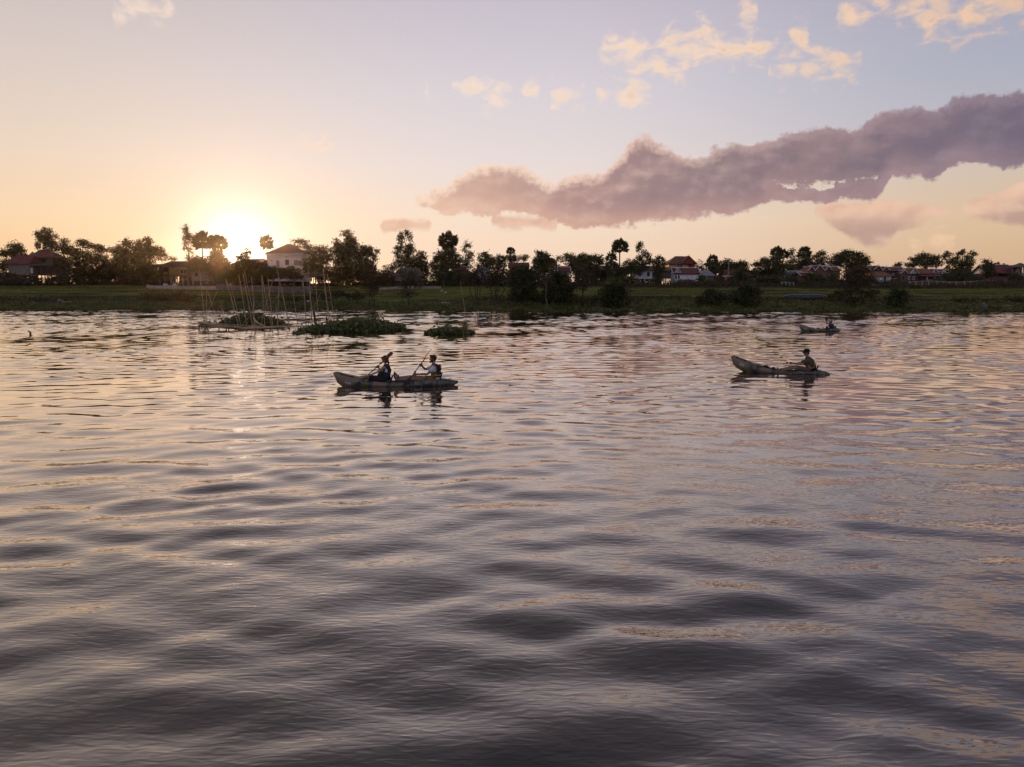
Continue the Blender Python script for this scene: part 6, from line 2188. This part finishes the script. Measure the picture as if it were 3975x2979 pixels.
# man at the stern of the near kayak --------------------------------------------
Y1 = (k1.location.y)
J = dict(head=(1680, 1394, 0), neck=(1684, 1413, 0), chest=(1687, 1432, 0), waist=(1692, 1458, 0), hip=(1694, 1472, 0),
         shl=(1682, 1430, -.19), shr=(1682, 1427, .19), ell=(1660, 1453, -.30), wrl=(1617, 1454, -.22), hal=(1609, 1453, -.20),
         elr=(1650, 1434, .34), wrr=(1637, 1420, .16), har=(1633, 1416, .12),
         hil=(1690, 1475, -.11), knl=(1610, 1472, -.14), anl=(1545, 1473, -.12), tol=(1533, 1455, -.12),
         hir=(1690, 1474, .11), knr=(1612, 1464, .14), anr=(1548, 1466, .12), tor=(1534, 1447, .12))
t, q, b = seated('bearded man in a white t-shirt and dark life vest, rear paddler of the near kayak', (1694, 1474), Y1, J, SKIN)
s = 1.06
skin_body('body', [[(q('waist'), (.135 * s, .15 * s)), (q('chest'), (.125 * s, .165 * s)), (q('neck'), .058 * s), (q('head') - Vector((0, 0, .03)), .06 * s)],
                   [(q('chest'), (.125 * s, .165 * s))] + limbs(q, s, ('shl', 'ell', 'wrl', 'hal'), (.062, .044, .03, .028)),
                   [(q('chest'), (.125 * s, .165 * s))] + limbs(q, s, ('shr', 'elr', 'wrr', 'har'), (.062, .044, .03, .028)),
                   [(q('waist'), (.135 * s, .15 * s)), (q('hip'), (.13 * s, .16 * s))],
                   [(q('hip'), (.13 * s, .16 * s))] + limbs(q, s, ('hil', 'knl', 'anl'), (.085, .062, .042)),
                   [(q('hip'), (.13 * s, .16 * s))] + limbs(q, s, ('hir', 'knr', 'anr'), (.085, .062, .042))], SKIN, t)
hd = head_parts(t, q('head') + Vector((0, 0, -.005)), .128, SKIN)
hc = q('head')
hb = MB().ball(hc + Vector((.028, 0, .052)), (.118, .098, .098), 14, 10).ball(hc + Vector((-.06, 0, .105)), (.06, .075, .045), 10, 7).ball(hc + Vector((.06, 0, -.01)), (.065, .085, .075), 10, 7)
hb.tube([hc + Vector((-.0, -.088, .02)), hc + Vector((-.012, -.085, -.06)), hc + Vector((-.06, -.055, -.108)), hc + Vector((-.10, 0, -.115)), hc + Vector((-.06, .055, -.108)), hc + Vector((-.012, .085, -.06))], [.022, .024, .03, .03, .03, .024], 7)
hb.build('hair', HAIR_D, t, True)
ch, wa = q('chest'), q('waist')
shell(t, 'tee_shirt', TEE, [(q('hip') + Vector((0, 0, .0)), .16, .19), (wa, .155, .185), (ch, .15, .20), (q('neck') + Vector((0, 0, -.05)), .09, .12)])
for k in ('l', 'r'):
    a, e = q('sh' + k), q('el' + k)
    MB().tube([a.lerp(e, -.12) + Vector((0, 0, .02)), a.lerp(e, .2), a.lerp(e, .62)], [.085, .084, .074], 10).build('sleeve', TEE, t, True)
v = shell(t, 'life_vest', VEST, [(wa + Vector((.02, 0, -.05)), .19, .215), (wa + Vector((.015, 0, .06)), .195, .22), (ch + Vector((.02, 0, .0)), .185, .165), (ch + Vector((.02, 0, .08)), .165, .135), (q('neck') + Vector((.02, 0, .0)), .095, .09)])
MB().tube([wa + Vector((-.17, -.14, .0)), wa + Vector((0, -.225, .01)), wa + Vector((.17, -.14, .03))], .022, 6).build('strap', YELLOW, v)
MB().tube([wa + Vector((-.12, -.18, .085)), wa + Vector((.02, -.228, .065)), wa + Vector((.19, -.1, .03))], .018, 6).build('strap', YELLOW, v)
MB().ball(ch + Vector((.185, -.03, .04)), (.06, .13, .13), 10, 7).build('back_pad', VEST, v, True)
MB().tube([ch + Vector((.2, -.15, .11)), ch + Vector((.25, -.1, .0)), ch + Vector((.2, -.16, -.1))], .014, 6).build('strap', YELLOW, v)
for k, sd in (('l', -1), ('r', 1)):
    a, e = q('hi' + k), q('kn' + k)
    MB().tube([a + Vector((.03, 0, .01)), a.lerp(e, .3), a.lerp(e, .52)], [.115, .112, .098], 10).build('shorts_leg', SHORTS_P, t, True)
    an, to = q('an' + k), q('to' + k)
    ft = MB().tube([an + Vector((.02, 0, -.045)), an + Vector((-.03, 0, .0)), an.lerp(to, .5) + Vector((-.02, 0, 0)), to], [.036, .045, .044, .026], 8)
    ft.build('foot', SKIN, t, True)
    MB().tube([an + Vector((-.05, 0, -.06)), an.lerp(to, .5) + Vector((-.065, 0, 0)), to + Vector((-.03, 0, .02))], [.03, .036, .03], 8).tube(
        [an.lerp(to, .25) + Vector((.03, -.05, .0)), an.lerp(to, .4) + Vector((.04, 0, .0)), an.lerp(to, .25) + Vector((.03, .05, .0))], .02, 6).build('sandal', SANDAL, t, True)
pt, pl = P(1675, 1358, Y1 + .22), P(1566, 1505, Y1 - .55)
sh_ax = pl - pt
hand(t, q('hal'), sh_ax, q('wrl') - q('hal') + Vector((.02, 0, 0)), SKIN, 1.15)
hand(t, q('har'), sh_ax, q('wrr') - q('har') + Vector((.02, 0, .01)), SKIN, 1.15)
dd = sh_ax.normalized()
paddle('black paddle held upright by the bearded man at the rear of the near kayak', pt, pl, .50, .17, face=edge_on(pt, pl), face_low=(0.75, 1, 0.1))

# woman at the front of the near kayak --------------------------------------------
J = dict(head=(1494, 1395, 0), neck=(1497, 1414, 0), chest=(1495, 1434, 0), waist=(1491, 1458, 0), hip=(1491, 1473, 0),
         shl=(1489, 1428, -.17), shr=(1489, 1427, .17), ell=(1466, 1445, -.26), wrl=(1428, 1460, -.24), hal=(1420, 1462, -.23),
         elr=(1474, 1436, .30), wrr=(1468, 1425, .12), har=(1464, 1422, .08),
         hil=(1488, 1474, -.10), knl=(1420, 1466, -.13), anl=(1375, 1472, -.12), tol=(1366, 1461, -.12),
         hir=(1488, 1474, .10), knr=(1420, 1462, .13), anr=(1376, 1468, .12), tor=(1368, 1458, .12))
t, q, b = seated('woman with brown hair and dark life vest, front paddler of the near kayak', (1491, 1474), Y1, J, SKIN_F)
s = 0.98
skin_body('body', [[(q('waist'), (.12 * s, .135 * s)), (q('chest'), (.11 * s, .14 * s)), (q('neck'), .048 * s), (q('head') - Vector((0, 0, .03)), .05 * s)],
                   [(q('chest'), (.11 * s, .14 * s))] + limbs(q, s, ('shl', 'ell', 'wrl', 'hal'), (.05, .037, .026, .025)),
                   [(q('chest'), (.11 * s, .14 * s))] + limbs(q, s, ('shr', 'elr', 'wrr', 'har'), (.05, .037, .026, .025)),
                   [(q('waist'), (.12 * s, .135 * s)), (q('hip'), (.12 * s, .155 * s))],
                   [(q('hip'), (.12 * s, .155 * s))] + limbs(q, s, ('hil', 'knl', 'anl'), (.085, .058, .04)),
                   [(q('hip'), (.12 * s, .155 * s))] + limbs(q, s, ('hir', 'knr', 'anr'), (.085, .058, .04))], SKIN_F, t)
hd = head_parts(t, q('head') + Vector((-.005, 0, -.008)), .118, SKIN_F)
hc = q('head')
hb = MB().ball(hc + Vector((.026, 0, .04)), (.125, .108, .102), 14, 10).ball(hc + Vector((.055, 0, -.045)), (.085, .104, .095), 12, 8)
hb.tube([hc + Vector((-.085, -.07, .045)), hc + Vector((-.115, 0, .05)), hc + Vector((-.085, .07, .045))], [.032, .036, .032], 8)
hb.tube([hc + Vector((.11, -.01, -.08)), hc + Vector((.135, -.02, -.16)), hc + Vector((.135, -.02, -.24))], [.04, .032, .012], 8)
hb.build('hair', HAIR_B, t, True)
ch, wa = q('chest'), q('waist')
shell(t, 'tank_top', TEE, [(q('hip'), .14, .17), (wa, .135, .16), (ch + Vector((0, 0, .02)), .125, .15), (q('neck') + Vector((0, 0, -.05)), .075, .085)])
v = shell(t, 'life_vest', VEST, [(q('hip') + Vector((.0, 0, -.02)), .245, .20), (wa + Vector((-.01, 0, .03)), .235, .20), (ch + Vector((.035, 0, -.03)), .195, .135), (ch + Vector((.04, 0, .06)), .15, .12), (q('neck') + Vector((.03, 0, .0)), .085, .08)])
MB().tube([ch + Vector((-.02, -.145, .07)), ch + Vector((.0, -.16, .0)), wa + Vector((-.06, -.2, .02))], [.03, .035, .04], 7).build('shoulder_strap', VEST, v, True)
MB().ball(ch + Vector((.04, -.128, -.06)), (.075, .03, .085), 10, 7).build('side_opening', TEE, v, True)
for k in ('l', 'r'):
    a, e, an, to = q('hi' + k), q('kn' + k), q('an' + k), q('to' + k)
    MB().tube([a, a.lerp(e, .4), a.lerp(e, .8)], [.105, .1, .085], 10).build('shorts_leg', SHORTS_D, t, True)
    MB().tube([an + Vector((.02, 0, -.04)), an + Vector((-.02, 0, .0)), to], [.03, .038, .024], 8).build('foot', SKIN_F, t, True)
pt, pl = P(1524, 1369, Y1 + .36), P(1374, 1507, Y1 - .52)
sh_ax = pl - pt
hand(t, q('hal'), sh_ax, q('wrl') - q('hal'), SKIN_F, 1.05)
hand(t, q('har'), sh_ax, q('wrr') - q('har') + Vector((.02, 0, .01)), SKIN_F, 1.05)
paddle('black paddle held across by the woman in the front of the near kayak', pt, pl, .36, .15, face=(0.7, 0.9, 0.4), m_blade=mat('blade_warm_lit', (0.10, 0.055, 0.035), 0.5, 0.1), m_low=BLACK, face_low=(0.2, 1, 0.15))  # orange evening light is put into the upper blade's colour; the lower stays black

# man with a cap in the middle kayak --------------------------------------------
Y2 = k2.location.y - 0.15
J = dict(head=(3130, 1369, 0), neck=(3135, 1386, 0), chest=(3141, 1406, 0), waist=(3147, 1426, 0), hip=(3148, 1438, 0),
         shl=(3140, 1400, -.20), shr=(3137, 1398, .20), ell=(3114, 1414, -.27), wrl=(3078, 1411, -.12), hal=(3070, 1410, -.08),
         elr=(3108, 1411, .26), wrr=(3076, 1411, .08), har=(3068, 1410, .06),
         hil=(3143, 1440, -.11), knl=(3082, 1427, -.15), anl=(3030, 1440, -.13), hir=(3143, 1440, .11), knr=(3078, 1424, .15), anr=(3028, 1437, .13))
t, q, b = seated('man in a black cap and olive shirt, alone in the middle kayak', (3148, 1440), Y2, J, SKIN)
s = 1.08
skin_body('body', [[(q('waist'), (.14 * s, .155 * s)), (q('chest'), (.13 * s, .17 * s)), (q('neck'), .06 * s), (q('head') - Vector((0, 0, .03)), .06 * s)],
                   [(q('chest'), (.13 * s, .17 * s))] + limbs(q, s, ('shl', 'ell', 'wrl', 'hal'), (.064, .046, .031, .028)),
                   [(q('chest'), (.13 * s, .17 * s))] + limbs(q, s, ('shr', 'elr', 'wrr', 'har'), (.064, .046, .031, .028)),
                   [(q('waist'), (.14 * s, .155 * s)), (q('hip'), (.135 * s, .165 * s))],
                   [(q('hip'), (.135 * s, .165 * s))] + limbs(q, s, ('hil', 'knl', 'anl'), (.09, .066, .045)),
                   [(q('hip'), (.135 * s, .165 * s))] + limbs(q, s, ('hir', 'knr', 'anr'), (.09, .066, .045))], SKIN, t)
head_parts(t, q('head') + Vector((0, 0, -.01)), .13, SKIN)
hc = q('head')
MB().ball(hc + Vector((.065, 0, -.02)), (.065, .086, .08), 10, 7).build('hair', HAIR_D, t, True)
mb = MB().ball(hc + Vector((.018, 0, .072)), (.132, .112, .098), 14, 9)
mb.add([hc + Vector(p) for p in ((-.08, -.085, .07), (-.08, .085, .07), (-.215, .055, .058), (-.23, 0, .056), (-.215, -.055, .058), (-.08, -.085, .088), (-.08, .085, .088), (-.215, .055, .072), (-.23, 0, .07), (-.215, -.055, .072))],
       [(0, 1, 2, 3, 4), (9, 8, 7, 6, 5), (0, 4, 9, 5), (4, 3, 8, 9), (3, 2, 7, 8), (2, 1, 6, 7)])
mb.build('cap', CAP, t, True)
MB().tube([hc + Vector((.04, -.095, .005)), hc + Vector((-.09, -.085, .01)), hc + Vector((-.125, -.03, .005)), hc + Vector((-.125, .03, .005)), hc + Vector((-.09, .085, .01))], [.008, .022, .026, .026, .022], 7).build('sunglasses', BLACK, t, True)
ch, wa = q('chest'), q('waist')
OLIVE = mat('shirt_olive', (0.085, 0.082, 0.060), 0.9, 0.12, 6, bump=0.3, bscale=25)
shell(t, 'shirt', OLIVE, [(q('hip'), .165, .19), (wa, .16, .185), (ch, .155, .2), (q('neck') + Vector((0, 0, -.05)), .1, .13)])
for k in ('l', 'r'):
    a, e = q('sh' + k), q('el' + k)
    MB().tube([a.lerp(e, -.15) + Vector((.01, 0, .02)), a.lerp(e, .25), a.lerp(e, .85)], [.09, .088, .078], 10).build('sleeve', OLIVE, t, True)
v = shell(t, 'life_vest', VEST_G, [(q('hip') + Vector((.02, 0, .0)), .185, .20), (wa + Vector((.02, 0, .06)), .19, .20), (ch + Vector((.025, 0, .02)), .185, .165), (ch + Vector((.02, 0, .1)), .16, .14), (q('neck') + Vector((.01, 0, -.0)), .095, .09)])
MB().tube([wa + Vector((-.15, -.17, -.02)), wa + Vector((.02, -.215, -.015)), wa + Vector((.17, -.12, -.01))], .016, 6).build('strap', YELLOW, v)
MB().tube([wa + Vector((.02, -.212, -.015)), wa + Vector((.10, -.17, .10)), wa + Vector((.19, -.06, .16))], .016, 6).build('strap', YELLOW, v)
for k in ('l', 'r'):
    a, e, an = q('hi' + k), q('kn' + k), q('an' + k)
    MB().tube([a, a.lerp(e, .4), a.lerp(e, .85)], [.115, .11, .095], 10).build('shorts_leg', SHORTS_K, t, True)
    MB().tube([an + Vector((.0, 0, -.02)), an + Vector((-.08, 0, .03)), an + Vector((-.12, 0, .1))], [.035, .044, .03], 8).build('foot', SKIN, t, True)
pt, pl = P(3052, 1411, Y2 + .75), P(3086, 1412, Y2 - 1.05)
pt, pl = P(3054, 1408, Y2 - .62), P(3088, 1409, Y2 + .82)
sh_ax = pl - pt
hand(t, q('hal'), sh_ax, q('wrl') - q('hal'), SKIN, 1.15)
hand(t, q('har'), sh_ax, q('wrr') - q('har'), SKIN, 1.15)
paddle('paddle with a pale blade held level by the man in the black cap', P(3040, 1411, Y2 - .75), P(3086, 1409, Y2 + 1.1), .46, .19, face=(0.3, 0.2, 1.0), m_blade=BLADE_W, m_low=BLADE_W)

# far paddler -------------------------------------------------------------------
Y3 = k3.location.y
J = dict(head=(3225, 1250.5, 0), neck=(3227, 1257, 0), chest=(3228, 1263, 0), waist=(3228, 1272, 0), hip=(3228, 1277, 0),
         shl=(3226, 1261, -.2), shr=(3226, 1260, .2), ell=(3216, 1267, -.3), wrl=(3210, 1275, -.2), hal=(3209.5, 1276, -.18),
         elr=(3217, 1258, .28), wrr=(3211, 1256, .05), har=(3209, 1255.8, .0),
         hil=(3226, 1278, -.11), knl=(3203, 1277, -.14), anl=(3184, 1279, -.12), hir=(3226, 1278, .11), knr=(3203, 1276, .14), anr=(3184, 1278, .12))
t, q, b = seated('person in a pale cap holding a paddle upright in the most distant kayak', (3228, 1278), Y3, J, SKIN)
s = 1.0
skin_body('body', [[(q('waist'), (.13 * s, .15 * s)), (q('chest'), (.125 * s, .165 * s)), (q('neck'), .06 * s), (q('head') - Vector((0, 0, .03)), .06 * s)],
                   [(q('chest'), (.125 * s, .165 * s))] + limbs(q, s, ('shl', 'ell', 'wrl', 'hal'), (.06, .045, .03, .028)),
                   [(q('chest'), (.125 * s, .165 * s))] + limbs(q, s, ('shr', 'elr', 'wrr', 'har'), (.06, .045, .03, .028)),
                   [(q('waist'), (.13 * s, .15 * s)), (q('hip'), (.13 * s, .16 * s))],
                   [(q('hip'), (.13 * s, .16 * s))] + limbs(q, s, ('hil', 'knl', 'anl'), (.09, .062, .042)),
                   [(q('hip'), (.13 * s, .16 * s))] + limbs(q, s, ('hir', 'knr', 'anr'), (.09, .062, .042))], SKIN, t)
head_parts(t, q('head'), .125, SKIN)
hc = q('head')
MB().ball(hc + Vector((.018, 0, .05)), (.128, .11, .10), 12, 8).tube([hc + Vector((-.09, 0, .05)), hc + Vector((-.19, 0, .035))], [.07, .05], 8, flat=.2).build('cap', mat('cap_pale', (0.20, 0.19, 0.20), 0.9, 0.1), t, True)
MB().ball(hc + Vector((.06, 0, -.03)), (.06, .085, .08), 10, 7).build('hair', HAIR_D, t, True)
ch, wa = q('chest'), q('waist')
shell(t, 'life_vest', VEST, [(q('hip'), .19, .21), (wa, .195, .215), (ch, .19, .2), (ch + Vector((.01, 0, .1)), .17, .17), (q('neck'), .09, .09)])
shell(t, 'shirt', VEST_G, [(q('hip') + Vector((0, 0, -.02)), .17, .2), (ch, .16, .225), (q('neck') + Vector((0, 0, -.04)), .1, .13)])
for k in ('l', 'r'):
    a, e = q('sh' + k), q('el' + k)
    MB().tube([a, a.lerp(e, .5), a.lerp(e, .95)], [.085, .08, .066], 9).build('sleeve', VEST_G, t, True)
    a, e, an = q('hi' + k), q('kn' + k), q('an' + k)
    MB().tube([a, a.lerp(e, .8)], [.11, .09], 9).build('shorts_leg', SHORTS_D, t, True)
    MB().tube([an, an + Vector((-.06, 0, .08))], [.045, .03], 7).build('foot', SKIN, t, True)
pt, pl = P(3208.0, 1230, Y3 + .05), P(3210.5, 1284, Y3 - .5)
hand(t, q('hal'), pl - pt, q('wrl') - q('hal') + Vector((.05, 0, 0)), SKIN, 1.1)
hand(t, q('har'), pl - pt, q('wrr') - q('har') + Vector((.05, 0, 0)), SKIN, 1.1)
paddle('black paddle standing upright in the hands of the paddler in the most distant kayak', pt, pl, .46, .22, face=(0.2, 1, 0))

# person crouching on the far bank and the little boat beside ----------------------
yb = 141.5
b0 = at_ground(3822, yb)
t = thing('person', 'person in a pink top and blue skirt bending down at the water edge', 'person', b0)
e = lambda x, y_, z: Vector((x, y_, z))
skin_body('body', [[(e(.25, 0, .72), (.14, .16)), (e(-.12, 0, 1.05), (.13, .16)), (e(-.3, 0, 1.16), .055), (e(-.38, 0, 1.2), .055)],
                   [(e(-.12, 0, 1.05), (.13, .16)), (e(-.16, -.2, 1.0), .055), (e(-.22, -.26, .72), .042), (e(-.38, -.16, .5), .03)],
                   [(e(-.12, 0, 1.05), (.13, .16)), (e(-.16, .2, 1.0), .055), (e(-.22, .26, .72), .042), (e(-.38, .16, .5), .03)],
                   [(e(.25, 0, .72), (.14, .16)), (e(.22, -.1, .62), .09), (e(.0, -.13, .36), .066), (e(.12, -.12, .02), .045), (e(-.06, -.12, 0), .04)],
                   [(e(.25, 0, .72), (.14, .16)), (e(.22, .1, .62), .09), (e(.0, .13, .36), .066), (e(.12, .12, .02), .045), (e(-.06, .12, 0), .04)]], SKIN, t)
head_parts(t, e(-.45, 0, 1.27), .12, SKIN)
MB().ball(e(-.41, 0, 1.31), (.13, .11, .11), 12, 8).build('hair', HAIR_D, t, True)
PINK = mat('cloth_pink', (0.42, 0.12, 0.14), 0.9, 0.1)
BLUE = mat('cloth_blue', (0.030, 0.20, 0.36), 0.85, 0.15)
MB().tube([e(.2, 0, .76), e(.02, 0, .94), e(-.16, 0, 1.09), e(-.26, 0, 1.14)], [.18, .185, .18, .1], 12).build('blouse', PINK, t, True)
MB().tube([e(.3, 0, .78), e(.24, 0, .6), e(.12, 0, .36), e(.1, 0, .1)], [.18, .24, .27, .30], 12).build('skirt', BLUE, t, True)
for sd in (-1, 1):
    hand(t, e(-.42, .16 * sd, .46), (0, 1, .1), (.2, 0, .3), SKIN, 1.0)
t = thing('small_boat', 'small dark wooden boat on the bank beside the bending person', 'boat', at_ground(3862, 143))
vs, fs = [], []
n = 14
for i in range(n + 1):
    u = i / n * 2 - 1
    w = 0.45 * (1 - abs(u) ** 2.4) + .03
    z = 0.30 + 0.22 * abs(u) ** 2.5
    for a, zz in ((-1, z), (-.75, .12 + .2 * abs(u) ** 3), (0, .0 + .25 * abs(u) ** 3), (.75, .12 + .2 * abs(u) ** 3), (1, z), (.9, z - .01), (0, .1 + .25 * abs(u) ** 3), (-.9, z - .01)):
        vs.append((u * 1.9, a * w, zz))
for i in range(n):
    for j in range(8):
        fs.append((i * 8 + j, i * 8 + (j + 1) % 8, i * 8 + 8 + (j + 1) % 8, i * 8 + 8 + j))
fs += [tuple(range(7, -1, -1)), tuple(n * 8 + j for j in range(8))]
MB().add(vs, fs).build('hull', mat('boat_brown', (0.10, 0.08, 0.075), 0.7, 0.2), t, True)
MB().box(-.5, -.3, -.42, .42, .27, .31).build('thwart', BAMBOO_P, t)
MB().tube([(1.0, -.3, .42), (3.1, -.4, .42)], .05, 6).build('oar', BAMBOO_P, t)

# bird skimming the river ----------------------------------------------------------
pb_ = P(116, 1303, 60)
t = thing('bird', 'small dark bird flying low over the river at the far left', 'bird', pb_)
BIRD = mat('bird_brown', (0.060, 0.034, 0.016), 0.8, 0.2)
bd = MB()
prof = [(-.17, .008), (-.13, .03), (-.05, .052), (.05, .05), (.12, .036), (.17, .034), (.21, .012)]
bd.tube([(x, 0, 0.02 * math.sin(x * 8)) for x, r in prof], [r for x, r in prof], 8)
bd.tube([(.2, 0, .03), (.26, 0, .02)], [.012, .002], 5)
bd.add([(-.15, -.03, 0), (-.15, .03, 0), (-.30, .06, -.01), (-.30, -.06, -.01)], [(0, 1, 2, 3)])
bd.build('body', BIRD, t, True)
for sgn, zz in ((-1, -.26), (1, .30)):
    w = MB()
    w.add([(.08, sgn * .04, .02), (-.07, sgn * .04, .02), (-.14, sgn * .2, zz * .7), (.02, sgn * .22, zz * .75), (-.36, sgn * .26, zz * 1.2), (-.24, sgn * .28, zz * 1.25)],
          [(0, 1, 2, 3), (3, 2, 4, 5)])
    w.build('wing', BIRD, t)


# ------------------------------------------------------------------ evening haze
def haze():
    mb = MB().box(-2750, 2750, -2750, 3000, -4.0, 32.0)
    o = mb.build('haze', None)
    m = bpy.data.materials.new('haze')
    m.use_nodes = True
    nt = m.node_tree
    nt.nodes.clear()
    out = nt.nodes.new('ShaderNodeOutputMaterial')
    v = nt.nodes.new('ShaderNodeVolumePrincipled')
    v.inputs['Color'].default_value = (0.96, 0.90, 0.84, 1)
    v.inputs['Density'].default_value = 0.00006
    v.inputs['Anisotropy'].default_value = 0.93
    nt.links.new(v.outputs[0], out.inputs['Volume'])
    o.data.materials.append(m)
    tag(o, 'thin warm evening haze in the air over the river and village', 'haze', kind='stuff')


haze()
